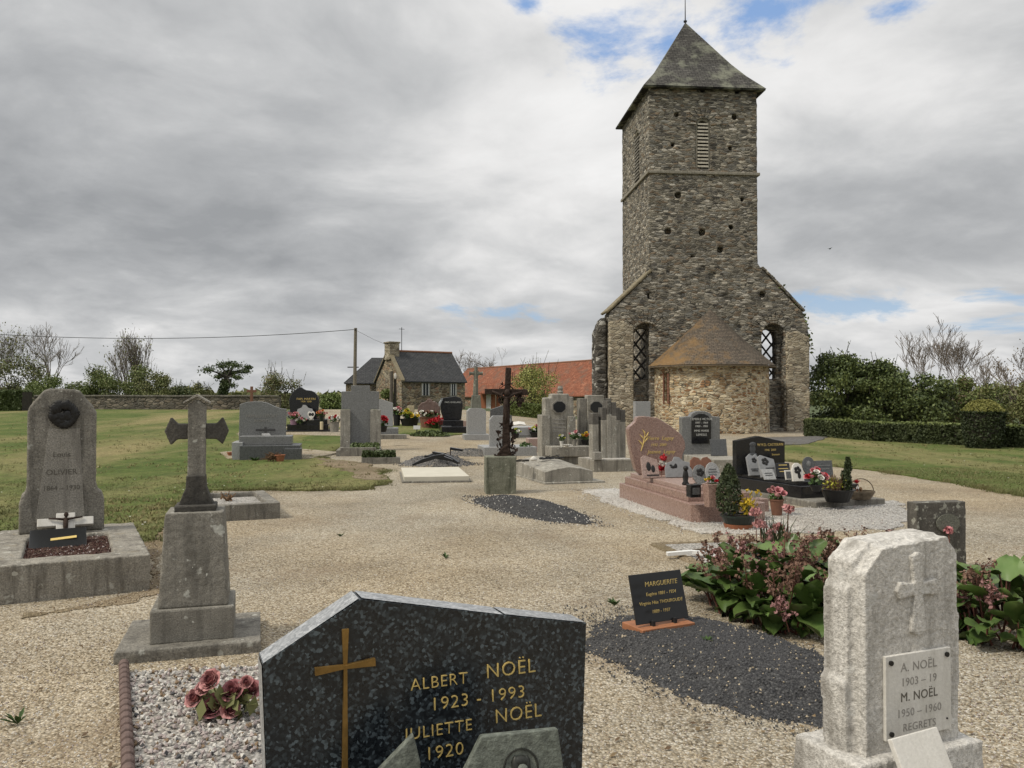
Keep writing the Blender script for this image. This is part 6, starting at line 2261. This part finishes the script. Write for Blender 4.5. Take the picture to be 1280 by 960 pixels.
# --- stepped fluted headstone with sooty tops
p0 = gp(764, 590)
s = p0.y / F
t = thing('tomb', 'kerbed concrete tomb with fluted stepped headstone, its column tops blackened', 'tomb', p0, 15)
kb = B()
kb.box((-.42, 0, -.05), (.62, 1.1, .28))
kb.build('kerb', m_conc_cream if False else m_kerb, t, bevel=.02)
B().quad((-.36, .06, .283), (.56, .06, .283), (.56, 1.0, .283), (-.36, 1.0, .283)).build('gravel_bed', m_gravel_white, t)
cols = [(-.17, .15, 67, .55), (0.03, .12, 74, .5), (.15, .12, 83, .48), (.27, .12, 81, .48), (.38, .11, 74, .5), (.52, .14, 71, .55)]
for i, (x, w, hp, y) in enumerate(cols):
    h_ = (hp + 6) * s
    B().box((x - w / 2, y, .28), (x + w / 2, y + .25, h_ * .80)).build('column', m_conc, t, bevel=.008)
    B().box((x - w / 2 + .002, y + .002, h_ * .80), (x + w / 2 - .002, y + .252, h_)).build('column_top', m_conc_black, t.children[-1], bevel=.012)
B().box((-.42, -.04, .28), (-.24, .14, .46)).build('corner_post', m_conc_pale, t, bevel=.01)
# --- plain slab headstone next to church
p0 = gp(804, 574)
s = p0.y / F
t = thing('headstone', 'plain pale grey slab headstone standing against the church pier', 'headstone', p0, 10)
B().box((-10 * s, 0, 0), (10 * s, .2, 72 * s)).build('stone', m_grey_lt, t, bevel=.01)
B().box((-13 * s, -.1, -.05), (13 * s, .3, .2)).build('base', m_conc, t, bevel=.01)
p0 = gp(821, 570)
t = thing('headstone', 'small narrow pale headstone peeping over the wave-shaped headstone', 'headstone', p0, 8)
B().prism([(-.1, 0), (.1, 0), (.1, .82), (.0, .9), (-.1, .82)], 0, .14).build('stone', m_conc, t, bevel=.01)

# --- grey headstone with arched black panel before the apse
p0 = gp(889, 586)
s = p0.y / F
t = thing('tomb', 'grey granite tomb with arched black inscription panel in front of the apse', 'tomb', p0, 10)
B().prism([(-26 * s, 0), (26 * s, 0), (26 * s, 64 * s), (15 * s, 65 * s), (13 * s, 69 * s), (5 * s, 71.5 * s), (-5 * s, 71.5 * s), (-12 * s, 69 * s), (-14 * s, 65 * s), (-26 * s, 64 * s)], .6, .8).build('headstone', m_grey, t, bevel=.015)
hs = t.children[-1]
ap_ = [(x * 13 * s, 30 * s + z * 38 * s) for x, z in ((-1, 0), (1, 0), (1, .82), (.7, .93), (.3, 1), (-.3, 1), (-.7, .93), (-1, .82))]
B().prism(ap_, .575, .61).build('panel', m_black, hs)
for (s_, z, sz) in (('LEMESLE VICTOR', 60 * s, .075), ('1897 - 1964', 55.5 * s, .07), ('1900 - 1983', 51 * s, .07), ('MME MARIE', 45 * s, .075), ('LEMESLE', 40 * s, .075)):
    text(s_, sz, m_letter_wh, hs, (0, .572, z), ext=.001)
B().box((-24 * s, -1.2, -.05), (24 * s, .6, 16 * s)).build('slab', m_conc, t, bevel=.015)
q = on(897, 571, p0.z + 16 * s)
plaque('memorial_plaque', 'dark smoky glass plaque below the arched black panel', 899, 570, p0.z + 16 * s, 22, 21, m_grey_dk, 12, 10, None, .03)

# --- light granite headstone behind rusted cross
p0 = gp(628, 570)
s = p0.y / F
t = thing('headstone', 'light granite headstone with clipped corners just behind the rusted crucifix', 'headstone', p0, 10)
B().box((-23 * s, 0, -.05), (44 * s, 1.4, 11 * s)).build('base', m_grey_lt, t, bevel=.012)
B().prism([(-14 * s, 10 * s), (13 * s, 10 * s), (13 * s, 46 * s), (8 * s, 50 * s), (-10 * s, 50 * s), (-14 * s, 45 * s)], .3, .48).build('stone', m_grey_lt, t, bevel=.008)
b = B()
blob(b, (30 * s, .3, 13 * s), .2, 60, .06, 0, (1, 1, .4))
tag(b.build('creeping_plant', m_pot_leaf, loc=p0, fix=False), 'low dark creeping plant on the base right of the clipped-corner headstone', 'plant')

# --- tall stone cross on granite pedestal
p0 = gp(596, 550)
s = p0.y / F
t = thing('grave_cross', 'tall mossy stone cross on a light granite pedestal in front of the barn', 'grave cross', p0, 8)
B().box((-16 * s, -.1, -.05), (16 * s, .8, 7 * s)).build('base', m_grey_lt, t, bevel=.012)
B().prism([(-11.5 * s, 7 * s), (12 * s, 7 * s), (12 * s, 37 * s), (7 * s, 39.5 * s), (-8 * s, 39.5 * s), (-11.5 * s, 36 * s)], .1, .6).build('pedestal', m_grey_lt, t, bevel=.01)
B().box((-6.5 * s, .15, 39 * s), (6.5 * s, .5, 56 * s), taper=.8).build('cross_base', m_greenstone, t, bevel=.02)
B().tube([(-.5 * s, .32, 55 * s), (0, .32, 92 * s)], [3.6 * s, 2.1 * s], 8).build('shaft', m_greenstone, t)
B().tube([(-8.5 * s, .32, 83.5 * s), (-6 * s, .32, 83.5 * s), (6 * s, .32, 83.5 * s), (8.5 * s, .32, 83.5 * s)], [2.6 * s, 1.9 * s, 1.9 * s, 2.6 * s], 8).build('arm', m_greenstone, t)
B().lathe([(4.2 * s, -.04), (4.2 * s, .04)], 16).build('centre_disc', m_greenstone, t, loc=(0, .32, 83.5 * s), rot=(R(90), 0, 0))

# --- round-shouldered black granite tomb
p0 = gp(571, 542)
s = p0.y / F
t = thing('tomb', 'black granite tomb with flared sawn-edged headstone left of the tall mossy cross', 'tomb', p0, 12)
Xb, Zb = (lambda px: (px - 571) * s), (lambda py: (542 - py) * s)
B().prism([(Xb(561), Zb(526)), (Xb(584), Zb(526)), (Xb(586), Zb(505)), (Xb(583), Zb(497)), (Xb(576), Zb(495)), (Xb(566), Zb(496.5)), (Xb(558), Zb(497.5)), (Xb(556), Zb(506)), (Xb(558), Zb(516))], 1.6, 1.85).build('headstone', m_black, t, bevel=.02)
hs = t.children[-1]
B().prism([(Xb(555), Zb(508)), (Xb(556), Zb(508)), (Xb(560), Zb(497.5)), (Xb(559), Zb(497.5)), (Xb(555), Zb(504))], 1.58, 1.86).build('sawn_edge', m_grey_cut, hs)
text('FAM. GUILLARD', .1, m_letter_wh, hs, (Xb(573), 1.593, Zb(504)), ext=.002)
B().box((Xb(556), .6, 0), (Xb(582), 2.0, Zb(526))).build('upper_base', m_black, t, bevel=.012)
B().box((Xb(552), .0, -.05), (Xb(585), .6, Zb(533.5))).build('lower_base', m_black, t, bevel=.012)
pp_ = B()
p1 = gp(557, 541)
t2 = thing('striped_plaque_row', 'dark sloping panel with four pale upright stripes before the black granite tomb', 'plaque', p1, 12)
B().prism([(-8 * s, 0), (7 * s, 0), (8 * s, 9 * s), (-5 * s, 9.5 * s)], 0, .06).build('panel', m_grey_dk, t2, rot=(R(-20), 0, 0))
for k in range(4):
    x = (-5 + 3.3 * k) * s
    B().prism([(x, 1.2 * s), (x + 1.3 * s, 1.2 * s), (x + 2.3 * s, 8 * s), (x + 1.0 * s, 8 * s)], -.015, .0).build('stripe', m_plaque_wh, t2, rot=(R(-20), 0, 0))
t2, s_ = T('ornament', 'pale rose stone block on the end of the black granite tomb', 'ornament', 581, 535, 12)
B().box((-3 * s_, 0, 0), (3 * s_, .2, 9 * s_)).build('block', m_pink_lt, t2, bevel=.01)

# --- heart-shaped black tomb
p0 = gp(385, 541)
s = p0.y / F
t = thing('tomb', 'black granite tomb with heart-like rounded headstone on three black steps', 'tomb', p0, 6)
Xh, Zh = (lambda px: (px - 385) * s), (lambda py: (541 - py) * s)
hp = [(185, 420), (183, 370), (200, 310), (240, 232), (300, 185), (345, 160), (375, 163), (400, 185), (440, 205), (520, 215), (575, 240), (610, 280), (635, 340), (640, 420), (625, 540), (600, 660), (230, 660), (200, 540)]
B().prism([(Xh(340 + x / 12), Zh(470 + y / 12)) for x, y in hp[::-1]], 1.3, 1.5).build('headstone', m_black, t, bevel=.02)
hs = t.children[-1]
text('FAM. MARTIN', .13, m_gold, hs, (Xh(377), 1.293, Zh(500)), ext=.002)
text('1930  2008', .1, m_gold, hs, (Xh(377), 1.293, Zh(503)), ext=.002)
B().box((Xh(353), 0, -.05), (Xh(418), 2.2, Zh(538))).build('bottom_step', m_black, t, bevel=.01)
B().box((Xh(358), .25, Zh(538)), (Xh(409), 2.0, Zh(531))).build('middle_step', m_black, t, bevel=.01)
B().box((Xh(361), .5, Zh(531)), (Xh(407), 1.9, Zh(524.5))).build('top_step', m_black, t, bevel=.01)
ZH = p0.z + Zh(524.5)
GH_ = 'memorial plaques on the heart-like black tomb'
plaque('memorial_plaque', 'grey cloud-topped plaque leaning on the heart-like black headstone', 381, 524, ZH, 21, 18, m_grey_lt, 6, 10, FLAME, .05, group=GH_)
plaque('memorial_plaque', 'round grey plaque at the left of the heart-like black headstone', 363, 523, ZH, 11, 11, m_grey, 6, 10, ROUND, .05, relief=[('o', 0, .5, .2, 1)], rm=m_bronze, group=GH_)
plaque('memorial_plaque', 'small dark heart plaque with a white rim on the heart-like tomb', 389, 525, ZH, 9, 11, m_plaque_wh, 6, 10, HEART, .05, relief=[('o', -.18, .62, .2, 1.2), ('o', .18, .62, .2, 1.2)], rm=m_bronze, group=GH_)
t2, s_ = T('potted_flowers', 'mauve pot with pink flowers on the steps of the heart-like tomb', 'potted plant', 367, 531, 0, None, p0.z + Zh(531))
pot(t2, .12, .15, .22, m_lav)
bouquet(t2, (0, 0, .22), .28, 12, .075, [m_pinkp, m_salmon], nl=50, h=.25, lsz=.08)
t2, s_ = T('potted_flowers', 'loose pink flower spray lying right of the mauve pot', 'potted plant', 376, 531, 0, None, p0.z + Zh(531))
pot(t2, .06, .08, .08, m_plastic)
bouquet(t2, (0, 0, .08), .22, 9, .07, [m_pinkp, m_wpet], nl=30, h=.2, lsz=.08)
t2, s_ = T('potted_flowers', 'dark vase with orange flowers below the small robed statue', 'potted plant', 402, 527, 0, None, ZH)
pot(t2, .06, .09, .22, m_plastic)
bouquet(t2, (0, 0, .22), .2, 9, .065, [m_orange, m_orange, m_salmon], nl=40, h=.16, lsz=.07)
t2, s_ = T('candle', 'cream grave candle on the steps below the small robed statue', 'candle', 402, 537, 0, None, p0.z + Zh(537))
B().lathe([(.065, 0), (.07, .3), (.06, .33), (.03, .36), (.001, .36)], 10).build('candle', flat('cream_wax', (.6, .52, .34), .5, var=.15), t2)
p1 = at(400, 530, p0.y + 1.9)
t2 = thing('statue', 'small weathered robed statue on a post beside the heart-like black tomb', 'statue', (p1.x, p1.y, hgt(p1.x, p1.y)), 0)
zz = at(400, 519, p1.y).z - hgt(p1.x, p1.y)
z1 = at(400, 491, p1.y).z - hgt(p1.x, p1.y)
B().box((-.2, -.2, -.1), (.2, .2, zz), taper=.85).build('post', m_terra_dk, t2, bevel=.02)
hh = z1 - zz
st2 = B().lathe([(.2, 0), (.22, hh * .15), (.19, hh * .4), (.17, hh * .58), (.19, hh * .66), (.14, hh * .74), (.06, hh * .78), (.085, hh * .86), (.085, hh * .93), (.05, hh * .99), (.001, hh)], 14, sx=1.0, sy=.75)
st2.tube([(-.17, 0, hh * .66), (-.14, -.14, hh * .5), (0, -.17, hh * .56)], [.06, .05, .035], 6).tube([(.17, 0, hh * .66), (.14, -.14, hh * .5), (0, -.17, hh * .56)], [.06, .05, .035], 6)
st2.build('figure', m_tan, t2, voxel=.02, amp=.01, nsc=12)
t2, s_ = T('potted_flowers', 'pale pot with red flowers half hidden beside the stepped grey headstone', 'potted plant', 418, 541, 0)
pot(t2, .16, .2, .45, m_conc_pale)
bouquet(t2, (0, 0, .45), .25, 10, .08, [m_red, m_wpet], nl=40, h=.22, lsz=.08)

# --- brown stone cross behind grey wavy tomb
p1 = at(314, 530, 40)
t2 = thing('grave_cross', 'small brown stone cross rising behind the wavy-topped grey granite tomb', 'grave cross', (p1.x, p1.y, hgt(p1.x, p1.y)), 5)
s_ = 40 / F
zt = at(314, 483, 40).z - hgt(p1.x, p1.y)
B().box((-.35, -.2, -.1), (.35, .3, .6), taper=.8).build('plinth', m_conc_dk, t2, bevel=.02)
B().box((-1.7 * s_, 0, .6), (1.7 * s_, .12, zt), taper=.9).build('shaft', m_terra_dk, t2, bevel=.01)
B().box((-5.8 * s_, .01, zt - 7.5 * s_), (5.8 * s_, .11, zt - 4.3 * s_)).build('arm', m_terra_dk, t2, bevel=.01)

# --- wavy grey granite tomb
p0 = gp(337, 576)
s = p0.y / F
t = thing('tomb', 'grey granite tomb with wavy-topped headstone and flat bronze crucifix on the lawn gravel', 'tomb', p0, 12)
Xg, Zg = (lambda px: (px - 337) * s), (lambda py: (576 - py) * s)
wv = [(294, 560), (353, 560), (354, 512), (346, 511), (338, 508), (330, 504), (322, 502), (312, 502), (303, 503), (295, 506)]
B().prism([(Xg(x), Zg(y)) for x, y in wv], 1.15, 1.33).build('headstone', m_grey, t, bevel=.012)
hs = t.children[-1]
text('FAMILLE LEFORT', .115, m_letter_gr, hs, (Xg(323), 1.146, Zg(523)), ext=.002)
text('REGRETS', .1, m_letter_gr, hs, (Xg(323), 1.146, Zg(529)), ext=.002)
B().box((Xg(301), .0, -.05), (Xg(374), 1.2, Zg(557))).build('base', m_grey_dk, t, bevel=.012)
B().box((Xg(291), .15, -.05), (Xg(304), 1.15, Zg(553))).build('side_step', m_grey_lt, t, bevel=.012)
B().box((Xg(299), .3, Zg(557) + .001), (Xg(363), 1.15, Zg(546))).build('upper_slab', m_grey, t, bevel=.012)
B().box((Xg(355), -.12, -.05), (Xg(376), .3, Zg(557) - .08)).build('front_block', m_grey_dk, t, bevel=.012)
q = p0 + Matrix.Rotation(R(12), 3, 'Z') @ Vector((Xg(328), .95, Zg(546) + .01))
t2 = thing('crucifix', 'dark bronze crucifix lying tilted on the wavy-topped grey granite tomb', 'crucifix', q, 12)
B().box((-.03, 0, 0), (.03, .03, .24)).box((-.26, -.002, .13), (.26, .028, .18)).build('cross', m_bronze, t2, rot=(R(-25), 0, 0))
B().box((-.1, -.35, 0), (.1, .0, .05)).build('stand', m_grey_lt, t2, rot=(R(16), 0, R(20)))
t2, s_ = T('plant_pot', 'small terracotta pot standing left of the wavy-topped grey tomb', 'pot', 289, 571, 0)
pot(t2, .08, .11, .13, m_terra)
t2, s_ = T('potted_flowers', 'terracotta pot spilling dry reddish stems before the wavy-topped grey tomb', 'potted plant', 344, 578, 0)
pot(t2, .09, .13, .2, m_terra, c=(.12, 0))
b = B()
for k in range(120):
    b.tube([(.05 + random.gauss(0, .06), 0, .1), (random.gauss(-.05, .14), random.gauss(-.05, .07), random.uniform(.05, .28))], .005, 3, 0, cap=False)
blob(b, (-.08, -.05, .13), .18, 120, .04, 0, (1, .6, .6))
b.build('dry_stems', m_dry, t2, fix=False)
weed(318, 577, 24, .2, 'tuft of green grass at the front corner of the wavy-topped grey tomb')

# --- stepped three-part grey headstone with planted bed
p0 = gp(449, 566)
s = p0.y / F
t = thing('tomb', 'tall grey headstone with stepped cross-shaped top and two pale side pilasters', 'tomb', p0, 8)
Xs, Zs = (lambda px: (px - 449) * s), (lambda py: (566 - py) * s)
B().prism([(Xs(436), 0), (Xs(462), 0), (Xs(462), Zs(512)), (Xs(472.5), Zs(512)), (Xs(472.5), Zs(489)), (Xs(461), Zs(489)), (Xs(461), Zs(481.5)), (Xs(437), Zs(481.5)), (Xs(437), Zs(489)), (Xs(425), Zs(489)), (Xs(425), Zs(512)), (Xs(436), Zs(512))], .75, 1.0).build('headstone', m_grey, t, bevel=.01)
B().box((Xs(424), .62, 0), (Xs(436.5), 1.05, Zs(512.5))).build('pilaster', m_conc, t, bevel=.012)
B().box((Xs(462), .62, 0), (Xs(475), 1.05, Zs(512.5))).build('pilaster', m_conc, t, bevel=.012)
b = B()
b.box((Xs(424), -1.2, -.05), (Xs(424) + .12, .62, .15)).box((Xs(476) - .12, -1.2, -.05), (Xs(476), .62, .15)).box((Xs(424) + .12, -1.2, -.05), (Xs(476) - .12, -1.08, .22))
b.build('kerb', m_conc_dk, t, bevel=.012)
B().quad((Xs(424) + .1, -1.1, .08), (Xs(476) - .1, -1.1, .08), (Xs(476) - .1, .65, .08), (Xs(424) + .1, .65, .08)).build('gravel_bed', m_gravel_mid, t)
b = B()
for k in range(900):
    x, y = random.uniform(Xs(440), Xs(474)), random.uniform(-1.0, -.1)
    b.leaf((x, y, .1 + .22 * random.random() * (1 - ((y + .5) / .7) ** 2)), .06, 0)
b.build('bed_plants', m_leaf_dk, t, fix=False)
t2, s_ = T('wreath', 'small reddish wreath with a white flower on the bed of the stepped grey headstone', 'wreath', 449, 562, 0, None, p0.z + .1)
b = B()
for k in range(16):
    a = k * .393
    blob(b, (.2 * math.cos(a), .1 * math.sin(a), .05), .05, 12, .04)
b.build('ring', m_rosedk, t2, fix=False)
rosette(B(), (.02, -.08, .1), .09).build('flower', m_wpet, t2, fix=False)
t2, s_ = T('planter', 'long low stone trough planted with dark sprigs before the stepped grey headstone', 'planter', 476, 580, 8)
B().box((-24 * s_, 0, -.03), (24 * s_, .35, 8 * s_)).build('trough', m_conc_dk, t2, voxel=.02, amp=.01, nsc=9)
b = B()
for k in range(900):
    x = random.uniform(-23, 18) * s_
    b.leaf((x, random.uniform(.03, .32), 8 * s_ + random.random() ** 1.5 * .17), .045, 0, 2)
b.build('sprigs', m_leaf_dk, t2, fix=False)

# --- heap of broken black pieces on grey gravel
mc = gp(548, 580)
mound('gravel_heap', mc.x, mc.y, .95, .8, 0, .2, [m_gravel_mid, m_chip_d, m_chip_b], 900, 300, .012, .022)
mc3 = gp(590, 568)
mound('gravel_heap', mc3.x, mc3.y, .8, .7, 0, .14, [m_gravel_mid, m_chip_d, m_chip_b], 500, 200, .012, .022)
GD = 'broken black pieces on the grey gravel heap'
for (px, py, L, yw_, tl, lab) in ((536, 576, .8, 12, -16, 'long broken black slat at the near end of the grey gravel heap'), (548, 574, .7, -10, 8, 'broken black slat lying across the middle of the grey gravel heap'), (557, 573, .75, -22, 20, 'broken black slat sloping off the far end of the grey gravel heap'), (546, 570, .5, 28, -4, 'short broken black slat on the top of the grey gravel heap')):
    q = on(px, py, mc.z + .19)
    t2 = thing('marble_debris', lab, 'debris', q, yw_, GD)
    B().prism([(-L / 2, 0), (L / 2, .0), (L / 2, .05), (L * .2, .09), (-L * .2, .085), (-L / 2, .04)], -.05, .05).build('slat', m_enamel, t2, rot=(0, R(tl), 0), bevel=.006)
t2, s_ = T('leaning_board', 'small black board propped on a thin stick beside the grey gravel heap', 'debris', 563, 575, 0)
B().tube([(0, 0, 0), (0, 0, 15 * s_)], .015, 5).build('stick', m_rust, t2)
B().prism([(-.5 * s_, 13 * s_), (16 * s_, 11 * s_), (15 * s_, 13.5 * s_), (0, 16 * s_)], -.12, .12).build('board', m_enamel, t2)

# --- grey grave behind the stepped headstone
p0 = gp(487, 549)
s = p0.y / F
t = thing('tomb', 'light grey tomb with slanting wavy headstone behind the stepped grey headstone', 'tomb', p0, 8)
Xk, Zk = (lambda px: (px - 487) * s), (lambda py: (549 - py) * s)
B().prism([(Xk(470), Zk(535)), (Xk(491), Zk(535)), (Xk(491), Zk(504)), (Xk(484), Zk(502)), (Xk(478), Zk(499.5)), (Xk(470), Zk(499))], 1.6, 1.8).build('headstone', m_grey_lt, t, bevel=.015)
B().box((Xk(470), .6, 0), (Xk(498), 2.0, Zk(536))).build('slab', m_grey, t, bevel=.012)
B().box((Xk(466), 0, -.05), (Xk(508), .6, Zk(543.5))).build('step', m_conc_dk, t, bevel=.015)
t2, s_ = T('potted_flowers', 'pot of deep red flowers right beside the stepped grey headstone pilaster', 'potted plant', 479, 540, 0, None, p0.z + Zk(536))
pot(t2, .1, .14, .2, m_plastic_bk)
bouquet(t2, (0, 0, .2), .16, 12, .08, [m_red], nl=30, h=.3, lsz=.08)
t2, s_ = T('potted_flowers', 'tall dark vase of pink and white flowers before the twin weathered posts', 'potted plant', 496, 533, 0)
pot(t2, .14, .17, .55, m_plastic_bk)
bouquet(t2, (0, 0, .55), .32, 14, .085, [m_pinkp, m_wpet, m_pinkp], nl=60, h=.3, lsz=.09)
p1 = gp(491, 520)
t2 = thing('weathered_posts', 'pair of tall weathered grey posts in front of the cottage gable', 'post', p1, 0)
s_ = p1.y / F
B().tube([(-2 * s_, 0, -.1), (-1.6 * s_, 0, 56 * s_)], [2.6 * s_, 2.0 * s_], 8).build('post', m_bark, t2)
B().tube([(2.4 * s_, .1, -.1), (2.6 * s_, .1, 52 * s_)], [1.9 * s_, 1.6 * s_], 8).build('post', m_bark_dk, t2)
B().ball((2.8 * s_, 0, 50 * s_), 1.8 * s_, 0, 10, 8, (1, .6, 2.2)).build('insulator', m_plaque_wh, t2)

t2, s_ = T('headstone', 'small tan sandstone headstone in front of the cottage wall', 'headstone', 513.5, 526, 4)
B().box((-4.3 * s_, 0, 0), (4.3 * s_, .25, 19 * s_)).build('stone', m_tan, t2, bevel=.03)
t2, s_ = T('headstone', 'dark reddish arched headstone in front of the cottage window', 'headstone', 536, 525, 4)
B().prism([(x * 14 * s_, z * 27 * s_) for x, z in ((-1, 0), (1, 0), (1, .55), (.85, .72), (.62, .85), (.3, .86), (.1, 1), (-.1, .98), (-.3, .84), (-.65, .8), (-.9, .66), (-1, .5))], 0, .3).build('stone', stone('dull_red_stone', (.1, .065, .055), (.16, .11, .095), (.06, .045, .04), (.26, .22, .2)), t2, voxel=.05, amp=.02, nsc=5)
t2, s_ = T('headstone', 'low rounded grey stone between the yellow bowl and the arched reddish headstone', 'headstone', 523, 529, 4)
B().ball((0, 0, 0), 7 * s_, 0, 14, 10, (1, .5, 1.4), .2).build('stone', m_grey, t2, smooth=True)
t2, s_ = T('flower_bowl', 'black bowl of yellow and white flowers near the small white sign', 'flower bowl', 512, 533, 0)
pot(t2, .34, .44, .36, m_plastic_bk, sx=1, sy=.7)
bouquet(t2, (-.16, 0, .36), .3, 16, .1, [m_yel2, m_yel2, m_yel], nl=80, h=.4, lsz=.1)
bouquet(t2, (.24, 0, .36), .22, 8, .11, [m_wpet, m_yel], nl=30, h=.2, lsz=.1)
t2, s_ = T('flower_bowl', 'brown stone bowl of cream flowers left of the red flower heap', 'flower bowl', 537, 535, 0)
pot(t2, .36, .46, .5, m_terra_dk, sx=1, sy=.7)
bouquet(t2, (0, 0, .5), .45, 16, .1, [m_wpet, m_brownfl, m_rosedk], nl=80, h=.25, lsz=.1)
t2, s_ = T('flower_heap', 'heap of bright red flowers spilling before the black granite tomb', 'flowers', 546, 536, 0)
bouquet(t2, (0, 0, .02), .5, 40, .09, [m_red], nl=50, h=.42, lsz=.09)
t2, s_ = T('small_sign', 'small blank white sign on a thin stake in the grass', 'sign', 521, 543, 0)
B().tube([(0, .02, -.05), (0, .02, 8 * s_)], .02, 5).build('stake', m_iron, t2)
B().box((-4.2 * s_, 0, 6.3 * s_), (4.2 * s_, .018, 11 * s_)).build('board', m_white, t2)
b = B()
for k in range(500):
    a, r = random.uniform(0, 6.28), math.sqrt(random.random())
    b.leaf((.75 * r * math.cos(a), .5 * r * math.sin(a), .18 * (1 - r * r) * random.random() + .03), .1)
tag(b.build('creeping_plant', m_leaf_dk, loc=gp(538, 545), fix=False), 'flat dark creeping plant on the gravel below the small white sign', 'plant')

# --- graves right of the tall mossy cross
p0 = gp(622, 538)
s = p0.y / F
t = thing('headstone', 'dark slate-blue headstone with slanting top behind the rusted crucifix', 'headstone', p0, 8)
B().prism([(-9 * s, 0), (11 * s, 0), (11 * s, 28 * s), (6 * s, 31 * s), (-9 * s, 26 * s)], 0, .2).build('stone', m_grey_dk, t, bevel=.015)
p0 = gp(662, 547)
s = p0.y / F
t = thing('tomb', 'low light grey tomb slab behind the octagonal-medallion tomb', 'tomb', p0, 8)
B().box((-21 * s, 0, -.05), (24 * s, 1.8, 13 * s)).build('slab', m_grey_lt, t, bevel=.015)
B().box((-23 * s, -.1, -.05), (26 * s, 1.9, 4 * s)).build('step', m_grey, t, bevel=.015)
t2, s_ = T('flower_bowl', 'dark bowl of cream and yellow flowers before the low light grey slab', 'flower bowl', 671, 547.5, 0)
pot(t2, .2, .28, .24, m_plastic_bk)
bouquet(t2, (0, 0, .24), .3, 18, .075, [m_wpet, m_yel2, m_salmon], nl=70, h=.2, lsz=.08)
t2, s_ = T('flower_bowl', 'small pot of yellow flowers at the left end of the low light grey slab', 'flower bowl', 644, 547.5, 0)
pot(t2, .12, .16, .18, m_plastic_bk)
bouquet(t2, (0, 0, .18), .2, 9, .07, [m_yel2, m_wpet], nl=40, h=.18, lsz=.08)
t2, s_ = T('memorial_plaque', 'pale open-book plaque lying on the low light grey slab', 'plaque', 650, 532, 10, None, p0.z + 13 * s + .003)
B().prism([(-.25, 0), (.0, .03), (.25, .0), (.25, .03), (.0, .07), (-.25, .03)], 0, .36).build('book', m_plaque_wh, t2, rot=(R(18), 0, 0))
t2, s_ = T('grave_block', 'rose stone step block beside the grey octagonal-medallion tomb', 'grave', 672, 565, 8)
B().box((-12 * s_, 0, -.05), (14 * s_, .5, 17 * s_)).build('block', m_pink_lt, t2, bevel=.02)
B().box((-17 * s_, -.1, -.05), (-12 * s_, .6, 9 * s_)).build('step', m_pink_lt, t2, bevel=.02)
# --- extra dark upright stones far behind, right of the arched reddish one
for (px, py, w, h_, lab, m_) in ((600, 535, 9, 26, 'dark weathered headstone half hidden behind the tall mossy cross', m_crossdark), (634, 533, 12, 16, 'low blue-grey headstone under the yellow willow', m_grey_dk)):
    t2, s_ = T('headstone', lab, 'headstone', px, py, 6)
    B().prism([(-w / 2 * s_, 0), (w / 2 * s_, 0), (w / 2 * s_, h_ * .85 * s_), (0, h_ * s_), (-w / 2 * s_, h_ * .85 * s_)], 0, .2).build('stone', m_, t2, bevel=.015)

# a bird far up
t = thing('bird', 'tiny dark bird flying to the right of the tower', 'bird', at(1037, 311, 70), 30)
bd = B().ball((0, 0, 0), .09, 0, 10, 8, (2.0, .8, .8)).ball((.2, 0, .03), .06, 0, 8, 6)
bd.add([(.08, .03, .03), (-.1, .03, .03), (-.14, .42, .1), (.0, .5, .12)], [(0, 1, 2, 3)]).add([(.08, -.03, .03), (-.1, -.03, .03), (-.14, -.42, .1), (.0, -.5, .12)], [(3, 2, 1, 0)]).add([(-.15, .03, 0), (-.15, -.03, 0), (-.34, -.07, 0), (-.34, .07, 0)], [(0, 1, 2, 3)])
bd.xf(Matrix.Scale(.6, 4))
bd.build('body', m_enamel, t)
# ------------------------------------------------------------------ groups for the repeats
GROUPS = {'headstone': 'headstones in the churchyard', 'tomb': 'tombs in the churchyard', 'grave_cross': 'stone grave crosses', 'memorial_plaque': 'memorial plaques on and beside the foreground graves',
          'potted_flowers': 'pots of flowers on the graves', 'flower_bowl': 'bowls of flowers among the graves', 'flower_vase': 'vases of flowers on the tombs', 'weed': 'weeds in the gravel', 'bergenia': 'bergenia clumps',
          'bush': 'bushes around the churchyard', 'bare_tree': 'bare trees beyond the roofs', 'hedge': 'clipped hedges', 'ornament': 'ornaments on the tombs', 'broken_ornament': 'broken ornaments on the ridged tomb',
          'crucifix': 'crucifixes lying on graves', 'candle': 'grave candles', 'kerbed_plot': 'kerbed gravel plots', 'creeping_plant': 'low creeping plants'}
_tops = [o for o in bpy.data.objects if o.parent is None and o.get('category') and not o.get('group')]
for o in _tops:
    k = o.name.split('.')[0]
    if k in GROUPS and sum(1 for q in _tops if q.name.split('.')[0] == k) > 1:
        o['group'] = GROUPS[k]
